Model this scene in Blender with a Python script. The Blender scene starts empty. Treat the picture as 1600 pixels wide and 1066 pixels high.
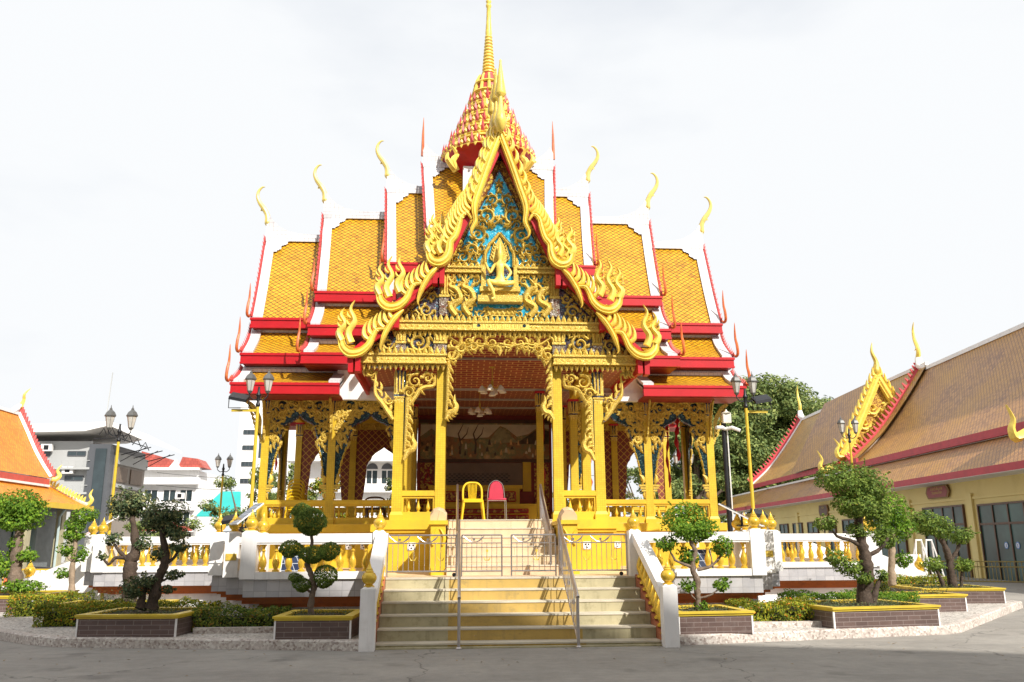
import bpy, bmesh, math, random
from mathutils import Vector, Matrix
PI = math.pi
SC = bpy.context.scene
C = SC.collection
rng = random.Random(7)

# ------------------------------------------------------------------ camera numbers (metres, camera over the origin)
CAM_H, CAM_F = 1.54, 1305.0
PITCH, YAW, ROLL = math.atan(315 / 1305.), math.radians(3.95), math.radians(.3)
_f = Vector((math.sin(YAW) * math.cos(PITCH), math.cos(YAW) * math.cos(PITCH), math.sin(PITCH)))
_r = Vector((math.cos(YAW), -math.sin(YAW), 0))
_u = Vector((-math.sin(YAW) * math.sin(PITCH), -math.cos(YAW) * math.sin(PITCH), math.cos(PITCH)))
_R = _r * math.cos(ROLL) - _u * math.sin(ROLL)
_U = _u * math.cos(ROLL) + _r * math.sin(ROLL)

def at(px, py, Y):
    """point of the plane at distance Y that was measured at pixel (px, py) of the photograph -> (x, z)"""
    d = _R * ((px - 800) / CAM_F) + _U * ((533 - py) / CAM_F) + _f
    k = Y / d.y
    return d.x * k, CAM_H + d.z * k

X0 = 0.9            # axis of the temple
Y0 = 22.8           # ridge of the wings
def lx(px, py, Y):
    x, z = at(px, py, Y)
    return abs(x - X0), z

# ------------------------------------------------------------------ materials
MATS = {}
def nodes_of(name):
    m = bpy.data.materials.new(name); m.use_nodes = True
    nt = m.node_tree; b = nt.nodes['Principled BSDF']
    MATS[name] = m
    return m, nt, b
def N(nt, t, **k):
    n = nt.nodes.new(t)
    for a, v in k.items():
        if a.startswith('i_'):
            n.inputs[int(a[2:])].default_value = v
        else:
            setattr(n, a, v)
    return n
def math_n(nt, op, a, b=None, c=None):
    n = N(nt, 'ShaderNodeMath', operation=op)
    for i, v in enumerate((a, b, c)):
        if v is None: continue
        if isinstance(v, (int, float)): n.inputs[i].default_value = v
        else: nt.links.new(v, n.inputs[i])
    return n.outputs[0]
def rgb(c): return (c[0], c[1], c[2], 1)
def mixc(nt, fac, a, b, mode='MIX'):
    n = N(nt, 'ShaderNodeMix', data_type='RGBA', blend_type=mode)
    if isinstance(fac, (int, float)): n.inputs[0].default_value = fac
    else: nt.links.new(fac, n.inputs[0])
    for i, v in ((6, a), (7, b)):
        if isinstance(v, tuple): n.inputs[i].default_value = rgb(v)
        else: nt.links.new(v, n.inputs[i])
    return n.outputs[2]
def ramp(nt, fac, stops):
    n = N(nt, 'ShaderNodeValToRGB')
    el = n.color_ramp.elements
    while len(el) < len(stops): el.new(.5)
    for e, (p, c) in zip(el, stops):
        e.position = p; e.color = rgb(c) if len(c) == 3 else c
    nt.links.new(fac, n.inputs[0])
    return n.outputs[0]
def noise(nt, vec, scale, detail=4, rough=.55):
    n = N(nt, 'ShaderNodeTexNoise'); n.inputs['Scale'].default_value = scale
    n.inputs['Detail'].default_value = detail; n.inputs['Roughness'].default_value = rough
    nt.links.new(vec, n.inputs['Vector']); return n.outputs['Fac']
def pos(nt): return N(nt, 'ShaderNodeNewGeometry').outputs['Position']
def bump(nt, b, h, strength=.3, dist=.01):
    n = N(nt, 'ShaderNodeBump'); n.inputs['Strength'].default_value = strength
    n.inputs['Distance'].default_value = dist
    nt.links.new(h, n.inputs['Height']); nt.links.new(n.outputs[0], b.inputs['Normal'])
def plain(name, col, rough=.6, metal=0, var=.18, scale=3, bs=.25, bd=.004, bscale=40, dirt=None, dirt_amt=.5, spec=.5, streak=None):
    m, nt, b = nodes_of(name)
    p = pos(nt)
    f = noise(nt, p, scale, 6)
    dark = tuple(c * (1 - var) for c in col); lite = tuple(min(1, c * (1 + var * .6)) for c in col)
    c = ramp(nt, f, [(.3, dark), (.7, lite)])
    if dirt:
        g = noise(nt, p, scale * 2.7, 8, .7)
        g = ramp(nt, g, [(.52, (0, 0, 0)), (.72, (dirt_amt,) * 3)])
        c = mixc(nt, g, c, dirt)
    if streak:
        mp = N(nt, 'ShaderNodeMapping'); mp.inputs['Scale'].default_value = (7, 7, .55); nt.links.new(p, mp.inputs[0])
        g2 = ramp(nt, noise(nt, mp.outputs[0], 1.0, 6, .6), [(.54, (0, 0, 0)), (.74, (streak[1],) * 3)])
        c = mixc(nt, g2, c, streak[0])
    nt.links.new(c, b.inputs['Base Color'])
    b.inputs['Roughness'].default_value = rough; b.inputs['Metallic'].default_value = metal
    b.inputs['Specular IOR Level'].default_value = spec
    bump(nt, b, noise(nt, p, bscale, 5), bs, bd)
    return m

def wall_uv(nt, sx=1.0, sz=1.0):
    """x+y along, z up: for upright faces parallel to an axis"""
    s = N(nt, 'ShaderNodeSeparateXYZ'); nt.links.new(pos(nt), s.inputs[0])
    a = math_n(nt, 'ADD', s.outputs[0], s.outputs[1])
    c = N(nt, 'ShaderNodeCombineXYZ')
    nt.links.new(math_n(nt, 'MULTIPLY', a, sx), c.inputs[0]); nt.links.new(math_n(nt, 'MULTIPLY', s.outputs[2], sz), c.inputs[1])
    return c.outputs[0]
def bricks(name, c1, c2, mortar, w, h, mort=.006, rough=.5, vec=None, off=.5, bs=.4, stain=None, floor=False):
    m, nt, b = nodes_of(name)
    v = pos(nt) if floor else wall_uv(nt)
    t = N(nt, 'ShaderNodeTexBrick'); nt.links.new(v, t.inputs['Vector'])
    t.offset = off
    t.inputs['Scale'].default_value = 1; t.inputs['Mortar Size'].default_value = mort
    t.inputs['Brick Width'].default_value = w; t.inputs['Row Height'].default_value = h
    t.inputs['Color1'].default_value = rgb(c1); t.inputs['Color2'].default_value = rgb(c2); t.inputs['Mortar'].default_value = rgb(mortar)
    c = t.outputs['Color']
    p = pos(nt)
    g = ramp(nt, noise(nt, p, 1.3, 8, .7), [(.35, (.78, .78, .78)), (.65, (1.06, 1.06, 1.06))])
    c = mixc(nt, 1.0, c, g, 'MULTIPLY')
    if stain:
        s = ramp(nt, noise(nt, p, 2.1, 8, .75), [(.55, (0, 0, 0)), (.75, (.7, .7, .7))])
        c = mixc(nt, s, c, stain)
    nt.links.new(c, b.inputs['Base Color']); b.inputs['Roughness'].default_value = rough
    h_ = math_n(nt, 'SUBTRACT', 1.0, t.outputs['Fac'])
    bump(nt, b, h_, bs, .004)
    return m
def diamond(name, cols, line, w, h, t=.1, rough=.45, uv=True, step=True, bs=.8, bd=.02, weather=None):
    m, nt, b = nodes_of(name)
    if uv:
        s = N(nt, 'ShaderNodeSeparateXYZ'); nt.links.new(N(nt, 'ShaderNodeUVMap').outputs[0], s.inputs[0])
    else:
        s = N(nt, 'ShaderNodeSeparateXYZ'); nt.links.new(wall_uv(nt), s.inputs[0])
    u = math_n(nt, 'DIVIDE', s.outputs[0], w); v = math_n(nt, 'DIVIDE', s.outputs[1], h)
    a = math_n(nt, 'ADD', u, v); c_ = math_n(nt, 'SUBTRACT', u, v)
    fa = math_n(nt, 'FRACT', a); fb = math_n(nt, 'FRACT', c_)
    cell = N(nt, 'ShaderNodeCombineXYZ')
    nt.links.new(math_n(nt, 'FLOOR', a), cell.inputs[0]); nt.links.new(math_n(nt, 'FLOOR', c_), cell.inputs[1])
    wn = N(nt, 'ShaderNodeTexWhiteNoise'); nt.links.new(cell.outputs[0], wn.inputs[0])
    col = ramp(nt, wn.outputs['Value'], cols)
    p = pos(nt)
    big = ramp(nt, noise(nt, p, .9, 6, .65), [(.3, (.88, .85, .82)), (.65, (1.05, 1.05, 1.05))])
    col = mixc(nt, 1.0, col, big, 'MULTIPLY')
    if weather:
        ww = ramp(nt, noise(nt, p, .35, 7, .7), [(.4, (0, 0, 0)), (.62, (.75, .75, .75))])
        col = mixc(nt, ww, col, weather)
    la = math_n(nt, 'LESS_THAN', fa, t); lb = math_n(nt, 'GREATER_THAN', fb, 1 - t)
    ln = math_n(nt, 'MAXIMUM', la, lb)
    col = mixc(nt, ln, col, line)
    nt.links.new(col, b.inputs['Base Color']); b.inputs['Roughness'].default_value = rough
    hgt = math_n(nt, 'SUBTRACT', math_n(nt, 'ADD', math_n(nt, 'SUBTRACT', 1.0, fa), fb), math_n(nt, 'MULTIPLY', ln, 1.2))
    bump(nt, b, hgt, bs, bd)
    return m

GOLD = plain('gold_paint', (.86, .64, .12), .38, .05, .2, 5, .6, .007, 75, dirt=(.50, .27, .03), dirt_amt=.45)
def carved(name, col, groove, scale=34):
    m, nt, b = nodes_of(name); p = pos(nt)
    v = N(nt, 'ShaderNodeTexVoronoi', feature='DISTANCE_TO_EDGE'); v.inputs['Scale'].default_value = scale; nt.links.new(p, v.inputs['Vector'])
    f = noise(nt, p, 6, 6)
    c = ramp(nt, f, [(.3, tuple(q * .82 for q in col)), (.7, col)])
    g = ramp(nt, v.outputs[0], [(.03, (1, 1, 1)), (.12, (0, 0, 0))])
    c = mixc(nt, math_n(nt, 'MULTIPLY', g, .75), c, groove)
    nt.links.new(c, b.inputs['Base Color']); b.inputs['Roughness'].default_value = .34; b.inputs['Metallic'].default_value = .12
    h = math_n(nt, 'ADD', math_n(nt, 'MINIMUM', v.outputs[0], .25), math_n(nt, 'MULTIPLY', noise(nt, p, 120, 3), .1))
    bump(nt, b, h, .9, .03); return m
GOLDC = carved('carved_gold_leaf', (.90, .67, .13), (.46, .26, .045))
GOLDCS = carved('carved_dull_gold', (.82, .60, .10), (.26, .13, .03))
GOLDF = plain('burnished_gold_paint', (.74, .48, .05), .24, .35, .18, 9, .2, .003, 60, dirt=(.45, .24, .03), dirt_amt=.5)
GOLDR = plain('aged_gold', (.60, .42, .06), .42, .1, .3, 7, .5, .01, 50, dirt=(.28, .13, .03), dirt_amt=.7)
YEL = bricks('yellow_mosaic', (.69, .475, .026), (.62, .42, .02), (.46, .30, .018), .045, .045, .0025, .45, off=0, bs=.15)
YELP = plain('yellow_paint', (.66, .435, .020), .5, 0, .16, 1.2, .15, .003, 30, dirt=(.56, .34, .03), dirt_amt=.6, streak=((.50, .30, .03), .5))
PALEY = plain('pale_yellow_paint', (.72, .60, .25), .65, 0, .08, .4, .1, .003, 20, dirt=(.5, .38, .12), dirt_amt=.3)
RED = plain('red_paint', (.46, .005, .012), .38, 0, .14, 2, .12, .003, 20, dirt=(.38, .01, .012), dirt_amt=.5)
REDS = plain('weathered_red', (.5, .055, .05), .5, 0, .25, 6, .3, .005, 40)
ORED = plain('orange_red_finial', (.62, .13, .035), .45, 0, .25, 6, .3, .005, 40, dirt=(.7, .4, .05), dirt_amt=.6)
DRED = plain('deep_red', (.26, .03, .02), .5, 0, .2, 3, .1, .003, 20)
WHITE = bricks('white_mosaic', (.70, .68, .68), (.64, .62, .63), (.42, .41, .44), .12, .12, .006, .5, off=0, bs=.2, stain=(.55, .54, .53))
WHITEP = plain('white_paint', (.82, .80, .78), .55, 0, .06, .9, .2, .004, 25, dirt=(.56, .52, .49), dirt_amt=.5, streak=((.50, .47, .44), .45))
WHITEW = plain('white_wall', (.80, .79, .78), .7, 0, .06, .3, .1, .01, 6, dirt=(.55, .53, .5), dirt_amt=.35, streak=((.45, .43, .4), .4))
GTILE = bricks('grey_white_tiles', (.50, .485, .49), (.40, .39, .405), (.30, .29, .30), .2, .2, .004, .4, off=0, bs=.2, stain=(.40, .37, .36))
TERRA = plain('terracotta_paint', (.46, .115, .012), .5, 0, .2, 2.5, .2, .004, 30, dirt=(.25, .06, .015), dirt_amt=.7)
BROWNR = plain('red_brown_paint', (.40, .13, .06), .55, 0, .15, 3, .2, .004, 30)
ROOF = diamond('glazed_roof_tiles', [(0, (.52, .25, .006)), (.3, (.62, .32, .009)), (.8, (.68, .36, .012)), (.96, (.58, .29, .008)), (1, (.42, .19, .01))], (.075, .03, .008), .17, .14, .15)
ROOFO = diamond('orange_roof_tiles', [(0, (.66, .20, .01)), (1, (.80, .30, .015))], (.40, .12, .01), .2, .2, .1, bs=.5)
ROOFB = diamond('weathered_brown_roof_tiles', [(0, (.28, .13, .05)), (.5, (.42, .21, .08)), (1, (.52, .27, .09))], (.15, .07, .03), .24, .22, .16, bs=.9, weather=(.52, .26, .03))
ROOFB2 = diamond('ochre_brown_roof_tiles', [(0, (.32, .17, .04)), (.5, (.46, .26, .06)), (1, (.54, .31, .07))], (.17, .085, .03), .24, .22, .16, bs=.9, weather=(.56, .31, .03))
LATT = diamond('red_gold_lattice', [(0, (.16, .03, .015)), (1, (.20, .04, .02))], (.52, .30, .04), .2, .2, .12, uv=False, bs=.3, bd=.01)
GRASSB = plain('cream_concrete_steps', (.42, .37, .225), .75, 0, .2, 2.2, .3, .004, 60, dirt=(.20, .17, .085), dirt_amt=.8, streak=((.20, .18, .10), .7))
GRASSY = plain('yellow_ochre_step_paint', (.47, .31, .08), .7, 0, .14, 2.2, .3, .004, 60, dirt=(.26, .19, .07), dirt_amt=.85, streak=((.26, .19, .08), .6))
TREAD = plain('pale_step_tread', (.54, .485, .38), .7, 0, .2, 3, .3, .004, 60, dirt=(.45, .40, .30), dirt_amt=.5)
STONE = bricks('peach_stone_slabs', (.74, .56, .34), (.70, .50, .32), (.45, .30, .18), .9, .3, .004, .5, off=.3, bs=.15, stain=(.68, .38, .24))
ASPH = None
DARKMET = plain('black_iron', (.025, .025, .028), .45, .5, .2, 8, .2, .003, 40)
STEEL = plain('stainless_steel', (.50, .46, .44), .28, .9, .1, 8, .05, .001, 40)
WOODM = plain('dark_wood', (.10, .045, .02), .5, 0, .3, 6, .2, .003, 30)
BARK = plain('bark', (.17, .12, .085), .85, 0, .35, 10, .9, .02, 25, dirt=(.32, .27, .22), dirt_amt=.6)
BARKD = plain('dark_bark', (.065, .042, .028), .85, 0, .4, 10, .9, .02, 25, dirt=(.16, .12, .08), dirt_amt=.5)
BARKL = plain('pale_bark', (.34, .25, .17), .85, 0, .3, 10, .8, .015, 25, dirt=(.18, .13, .09), dirt_amt=.6)
SOIL = plain('dark_soil', (.075, .05, .03), .95, 0, .5, 12, .9, .03, 30)
PLBRICK = bricks('brown_planter_tiles', (.135, .088, .076), (.105, .068, .06), (.26, .21, .19), .24, .066, .0035, .35, bs=.35, stain=(.20, .16, .145))
LTRIM = plain('yellow_rim_paint', (.58, .42, .03), .5, 0, .15, 3, .2, .003, 40, dirt=(.36, .25, .05), dirt_amt=.5)
TEAL = plain('teal_sheet', (.02, .40, .37), .6, 0, .15, .5, .05, .01, 3)
PINK = plain('pinkish_red_fabric', (.46, .018, .05), .6, 0, .1, 9, .2, .002, 60)
PLASTY = plain('yellow_plastic', (.74, .50, .015), .35, 0, .04, 9, .03, .001, 60)
CHROME = plain('chrome', (.7, .7, .7), .18, 1, .03, 9, .02, .001, 60)
GREYB = plain('grey_cladding', (.40, .405, .40), .6, 0, .08, .25, .1, .01, 4)
GREYD = plain('dark_grey_cladding', (.085, .09, .10), .5, 0, .15, .3, .1, .01, 4)
BROWNW = plain('taupe_louvre', (.26, .22, .185), .6, 0, .12, .5, .2, .01, 10)
REDROOF = bricks('red_flat_tiles', (.48, .10, .07), (.40, .08, .06), (.3, .05, .04), .4, .35, .02, .6)

def glassy(name, col, rough=.08, var=.3, scale=1.0):
    m, nt, b = nodes_of(name)
    c = ramp(nt, noise(nt, pos(nt), scale, 4), [(.3, tuple(x * (1 - var) for x in col)), (.7, tuple(x * (1 + var) for x in col))])
    nt.links.new(c, b.inputs['Base Color']); b.inputs['Roughness'].default_value = rough
    b.inputs['Specular IOR Level'].default_value = .8
    return m
GLASS = glassy('dark_window_glass', (.03, .045, .05))
GLASST = glassy('teal_window_glass', (.03, .075, .07), .3, .6, .6)
GLASST.node_tree.nodes['Principled BSDF'].inputs['Specular IOR Level'].default_value = .3
LAMPG = glassy('lamp_glass', (.50, .48, .44), .15, .2, 6)
SOLAR = bricks('solar_cells', (.012, .02, .055), (.018, .03, .07), (.35, .38, .42), .12, .12, .006, .12, off=0, bs=.02)
SHADE = plain('white_glass_shade', (.78, .72, .60), .25, 0, .05, 5, .02, .001, 20)

def mosaic(name, cols, scale, rough=.12, joint=(.01, .012, .02), jt=.06, metal=.3):
    m, nt, b = nodes_of(name)
    v = N(nt, 'ShaderNodeTexVoronoi'); v.inputs['Scale'].default_value = scale
    nt.links.new(pos(nt), v.inputs['Vector'])
    s = N(nt, 'ShaderNodeSeparateColor'); nt.links.new(v.outputs['Color'], s.inputs[0])
    c = ramp(nt, s.outputs[0], cols)
    e = N(nt, 'ShaderNodeTexVoronoi', feature='DISTANCE_TO_EDGE'); e.inputs['Scale'].default_value = scale
    nt.links.new(pos(nt), e.inputs['Vector'])
    c = mixc(nt, math_n(nt, 'LESS_THAN', e.outputs[0], jt), c, joint)
    nt.links.new(c, b.inputs['Base Color']); b.inputs['Roughness'].default_value = rough; b.inputs['Metallic'].default_value = metal
    bump(nt, b, s.outputs[1], .5, .006)
    return m
BLUEM = mosaic('blue_glass_mosaic', [(0, (.012, .20, .32)), (.2, (.02, .42, .66)), (.8, (.06, .55, .80)), (1, (.30, .72, .86))], 28, joint=(.02, .12, .2), jt=.035)
TEALM = mosaic('dark_teal_mosaic', [(0, (.006, .022, .026)), (.75, (.014, .050, .056)), (1, (.10, .19, .19))], 34)
PURM = mosaic('dark_violet_mosaic', [(0, (.07, .05, .08)), (.6, (.16, .11, .14)), (.8, (.10, .25, .34)), (1, (.5, .44, .42))], 30)
MIRM = mosaic('mirror_mosaic', [(0, (.25, .10, .06)), (.4, (.5, .45, .35)), (.7, (.35, .30, .2)), (1, (.75, .72, .68))], 26, .1, (.1, .03, .02), .08)
CEIL = bricks('red_gold_ceiling', (.30, .035, .020), (.24, .026, .018), (.62, .36, .14), .26, .13, .014, .5, floor=True, bs=.1)
REDGOLD = mosaic('red_gold_pattern', [(0, (.22, .02, .012)), (.52, (.26, .03, .015)), (.6, (.5, .32, .05)), (1, (.55, .36, .06))], 18, .5, (.2, .02, .01), .04, 0)
GOLDGREY = mosaic('gold_leaf_pattern', [(0, (.2, .07, .02)), (.45, (.3, .13, .02)), (.55, (.62, .42, .05)), (1, (.7, .48, .06))], 22, .4, (.3, .12, .02), .04, .1)

def leafmat(name, cols, trans=.25):
    m, nt, b = nodes_of(name)
    g = N(nt, 'ShaderNodeNewGeometry')
    c = ramp(nt, g.outputs['Random Per Island'], cols)
    big = ramp(nt, noise(nt, g.outputs['Position'], 3.2, 3), [(.32, (.62, .66, .6)), (.66, (1.25, 1.2, 1.1))])
    c = mixc(nt, 1.0, c, big, 'MULTIPLY')
    nt.links.new(c, b.inputs['Base Color']); b.inputs['Roughness'].default_value = .55; b.inputs['Specular IOR Level'].default_value = .22
    tr = N(nt, 'ShaderNodeBsdfTranslucent'); nt.links.new(c, tr.inputs[0])
    mx = N(nt, 'ShaderNodeMixShader'); mx.inputs[0].default_value = trans
    nt.links.new(b.outputs[0], mx.inputs[1]); nt.links.new(tr.outputs[0], mx.inputs[2])
    nt.links.new(mx.outputs[0], nt.nodes['Material Output'].inputs[0])
    return m
LEAF = leafmat('green_leaves', [(0, (0.072, 0.132, 0.024)), (.5, (0.156, 0.240, 0.042)), (1, (0.288, 0.372, 0.078))], .3)
LEAFB = leafmat('bright_green_leaves', [(0, (0.069, 0.161, 0.017)), (.5, (0.149, 0.287, 0.029)), (1, (0.276, 0.414, 0.046))], .35)
LEAFD = leafmat('dark_green_leaves', [(0, (0.041, 0.074, 0.034)), (.6, (0.101, 0.142, 0.068)), (1, (0.257, 0.243, 0.108))], .12)
LEAFY = leafmat('yellow_green_leaves', [(0, (0.081, 0.138, 0.016)), (.5, (0.218, 0.265, 0.025)), (.92, (0.414, 0.391, 0.034)), (1, (0.713, 0.161, 0.023))])
LEAFH = leafmat('hedge_leaves', [(0, (0.052, 0.104, 0.021)), (.5, (0.143, 0.208, 0.033)), (.9, (0.286, 0.299, 0.052)), (1, (0.390, 0.208, 0.039))])
LEAFT = leafmat('far_tree_leaves', [(0, (0.091, 0.143, 0.052)), (.5, (0.182, 0.247, 0.078)), (1, (0.338, 0.377, 0.130))])

# ------------------------------------------------------------------ mesh builder
class MB:
    def __init__(s, T=None):
        s.v, s.f, s.m, s.uv = [], [], [], {}
        s.T = T; s.mat = 0
    def add(s, vs, fs, mat=None, uvs=None):
        o = len(s.v)
        if s.T: vs = [s.T(*p) for p in vs]
        s.v.extend(vs)
        for i, f in enumerate(fs):
            if uvs: s.uv[len(s.f)] = [uvs[j] for j in f]
            s.f.append([o + j for j in f]); s.m.append(s.mat if mat is None else mat)
    def box(s, x0, x1, y0, y1, z0, z1, mat=None):
        s.add([(x0, y0, z0), (x1, y0, z0), (x1, y1, z0), (x0, y1, z0), (x0, y0, z1), (x1, y0, z1), (x1, y1, z1), (x0, y1, z1)],
              [(0, 1, 5, 4), (1, 2, 6, 5), (2, 3, 7, 6), (3, 0, 4, 7), (4, 5, 6, 7), (3, 2, 1, 0)], mat)
    def frustum(s, cx, cy, z0, z1, a0, a1, b0=None, b1=None, mat=None):
        b0 = a0 if b0 is None else b0; b1 = a1 if b1 is None else b1
        s.add([(cx - a0, cy - b0, z0), (cx + a0, cy - b0, z0), (cx + a0, cy + b0, z0), (cx - a0, cy + b0, z0),
               (cx - a1, cy - b1, z1), (cx + a1, cy - b1, z1), (cx + a1, cy + b1, z1), (cx - a1, cy + b1, z1)],
              [(0, 1, 5, 4), (1, 2, 6, 5), (2, 3, 7, 6), (3, 0, 4, 7), (4, 5, 6, 7), (3, 2, 1, 0)], mat)
    def prism(s, poly, w0, w1, mat=None):
        """polygon (u, v) extruded between w0 and w1: vertices (u, v, w)"""
        n = len(poly)
        vs = [(p[0], p[1], w0) for p in poly] + [(p[0], p[1], w1) for p in poly]
        fs = [tuple(range(n)), tuple(range(2 * n - 1, n - 1, -1))] + [(i, (i + 1) % n, n + (i + 1) % n, n + i) for i in range(n)]
        s.add(vs, fs, mat)
    def lathe(s, prof, cx, cy, seg=12, z=0, mat=None, sx=1, sy=1):
        n = len(prof); vs = []
        for r, h in prof:
            for k in range(seg):
                a = 2 * PI * k / seg
                vs.append((cx + r * math.cos(a) * sx, cy + r * math.sin(a) * sy, z + h))
        fs = [(i * seg + k, i * seg + (k + 1) % seg, (i + 1) * seg + (k + 1) % seg, (i + 1) * seg + k) for i in range(n - 1) for k in range(seg)]
        fs.append(tuple(range(seg - 1, -1, -1))); fs.append(tuple(range((n - 1) * seg, n * seg)))
        s.add(vs, fs, mat)
    def tube(s, pts, rad, seg=6, mat=None, flat=1.0):
        pts = [Vector(p) for p in pts]; n = len(pts)
        if isinstance(rad, (int, float)): rad = [rad] * n
        up = Vector((0, 0, 1)); vs = []; prev = None
        for i, p in enumerate(pts):
            t = (pts[min(i + 1, n - 1)] - pts[max(i - 1, 0)])
            if t.length < 1e-9: t = Vector((0, 0, 1))
            t.normalize()
            if prev is None: a = t.cross(up if abs(t.z) < .95 else Vector((1, 0, 0))).normalized()
            else:
                a = prev - t * prev.dot(t)
                a = a.normalized() if a.length > 1e-6 else t.orthogonal().normalized()
            b = t.cross(a); prev = a
            for k in range(seg):
                q = 2 * PI * (k + .5) / seg
                vs.append(tuple(p + a * (math.cos(q) * rad[i]) + b * (math.sin(q) * rad[i] * flat)))
        fs = [(i * seg + k, i * seg + (k + 1) % seg, (i + 1) * seg + (k + 1) % seg, (i + 1) * seg + k) for i in range(n - 1) for k in range(seg)]
        fs.append(tuple(range(seg - 1, -1, -1))); fs.append(tuple(range((n - 1) * seg, n * seg)))
        T, s.T = s.T, (s.T if s.T else None)
        s.add(vs, fs, mat)
    def ribbon(s, pts, wid, w0, dep, flatc=False, mat=None):
        """raised band in the (u, v) plane, ridge-shaped (or flat-topped); wid may be a list, depth scales with it"""
        n = len(pts)
        if isinstance(wid, (int, float)): wid = [wid] * n
        mw = max(wid); vs = []
        prof = [(1, 0), (1, .5), (.84, .95), (.52, .66), (.2, 1), (-.2, 1), (-.52, .66), (-.84, .95), (-1, .5), (-1, 0)] if flatc else [(1, 0), (.72, .62), (.34, 1), (-.28, .82), (-.7, .5), (-1, 0)]
        k = len(prof)
        for i in range(n):
            a, b = pts[max(i - 1, 0)], pts[min(i + 1, n - 1)]
            tx, ty = b[0] - a[0], b[1] - a[1]; l = math.hypot(tx, ty) or 1
            nx, ny = -ty / l, tx / l; w = wid[i] / 2; u, v = pts[i]; d = dep * (.35 + .65 * wid[i] / mw)
            vs += [(u + nx * w * a_, v + ny * w * a_, w0 + d * b_) for a_, b_ in prof]
        fs = [(i * k + j, i * k + (j + 1) % k, (i + 1) * k + (j + 1) % k, (i + 1) * k + j) for i in range(n - 1) for j in range(k)]
        fs.append(tuple(range(k))); fs.append(tuple(range(n * k - 1, n * k - k - 1, -1)))
        s.add(vs, fs, mat)
    def tooth(s, u, v, w, h, w0, dep, mat=None):
        s.add([(u - w / 2, v, w0), (u + w / 2, v, w0), (u + w * .42, v + h * .45, w0), (u, v + h, w0), (u - w * .42, v + h * .45, w0), (u, v + h * .38, w0 + dep)],
              [(0, 1, 5), (1, 2, 5), (2, 3, 5), (3, 4, 5), (4, 0, 5), (4, 3, 2, 1, 0)], mat)
    def teeth(s, u0, u1, v, h, n, w0, dep, mat=None):
        w = (u1 - u0) / n
        for i in range(n): s.tooth(u0 + w * (i + .5), v, w * .92, h, w0, dep, mat)
    def build(s, name, mats, parent=None, smooth=35, loc=None):
        if not isinstance(mats, (list, tuple)): mats = [mats]
        w = WORLD.get(parent.name, Vector()) if parent else (Vector(loc) if loc else Vector())
        me = bpy.data.meshes.new(name)
        me.from_pydata([(p[0] - w[0], p[1] - w[1], p[2] - w[2]) for p in s.v], [], s.f)
        for m in mats: me.materials.append(m)
        me.polygons.foreach_set('material_index', s.m)
        if s.uv:
            ul = me.uv_layers.new(name='UVMap')
            for i, p in enumerate(me.polygons):
                if i in s.uv:
                    for j, li in enumerate(p.loop_indices): ul.data[li].uv = s.uv[i][j]
        if len(s.f) < 60000 and not getattr(s, 'raw', False):
            bm = bmesh.new(); bm.from_mesh(me)
            bmesh.ops.recalc_face_normals(bm, faces=bm.faces)
            bm.to_mesh(me); bm.free()
        if smooth:
            me.polygons.foreach_set('use_smooth', [True] * len(me.polygons))
            me.set_sharp_from_angle(angle=math.radians(smooth))
        me.update()
        o = bpy.data.objects.new(name, me); C.objects.link(o)
        if parent: o.parent = parent
        else: o.location = w
        WORLD[o.name] = w
        return o
WORLD = {}
def tag(o, label, cat, group=None, kind=None):
    if label: o['label'] = label
    if cat: o['category'] = cat
    if group: o['group'] = group
    if kind: o['kind'] = kind
    return o
def thing(name, loc, label, cat, group=None, rz=0):
    o = bpy.data.objects.new(name, None); C.objects.link(o); o.location = loc; o.rotation_euler = (0, 0, rz)
    o.empty_display_size = .2
    WORLD[o.name] = Vector(loc)
    return tag(o, label, cat, group)
def structure(name, mb, mats, **k):
    o = mb.build(name, mats, **k); o['kind'] = 'structure'; return o
def place(src, name, loc, parent, rz=0, sc=1, sub=()):
    """another copy of a mesh part (sharing its mesh) at a world place"""
    o = bpy.data.objects.new(name, src.data); C.objects.link(o)
    w = WORLD[parent.name]
    o.parent = parent; o.location = Vector(loc) - w; o.rotation_euler = (0, 0, rz); o.scale = (sc,) * 3
    WORLD[o.name] = Vector(loc)
    return o
def copy_tree(root, loc, rz=0, label=None, group=None):
    r = root.copy(); C.objects.link(r); r.location = loc; r.rotation_euler = (0, 0, rz); WORLD[r.name] = Vector(loc)
    if label: r['label'] = label
    if group: r['group'] = group
    def rec(a, b):
        for ch in list(a.children):
            c = ch.copy(); C.objects.link(c); c.parent = b; rec(ch, c)
    for ch in list(root.children):
        c = ch.copy(); C.objects.link(c); c.parent = r
        for g in list(ch.children):
            d = g.copy(); C.objects.link(d); d.parent = c
    return r
def bez(p0, p1, p2, p3, n=10):
    out = []
    for i in range(n + 1):
        t = i / n; a = (1 - t) ** 3; b = 3 * t * (1 - t) ** 2; c = 3 * t * t * (1 - t); d = t ** 3
        out.append(tuple(a * p0[k] + b * p1[k] + c * p2[k] + d * p3[k] for k in range(len(p0))))
    return out
def smooth_path(pts, n=5):
    """Catmull-Rom through pts"""
    out = []; P = [pts[0]] + list(pts) + [pts[-1]]
    for i in range(1, len(P) - 2):
        a, b, c, d = P[i - 1], P[i], P[i + 1], P[i + 2]
        for j in range(n):
            t = j / n
            out.append(tuple(.5 * ((2 * b[k]) + (-a[k] + c[k]) * t + (2 * a[k] - 5 * b[k] + 4 * c[k] - d[k]) * t * t + (-a[k] + 3 * b[k] - 3 * c[k] + d[k]) * t ** 3) for k in range(len(b))))
    out.append(tuple(pts[-1])); return out
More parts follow.
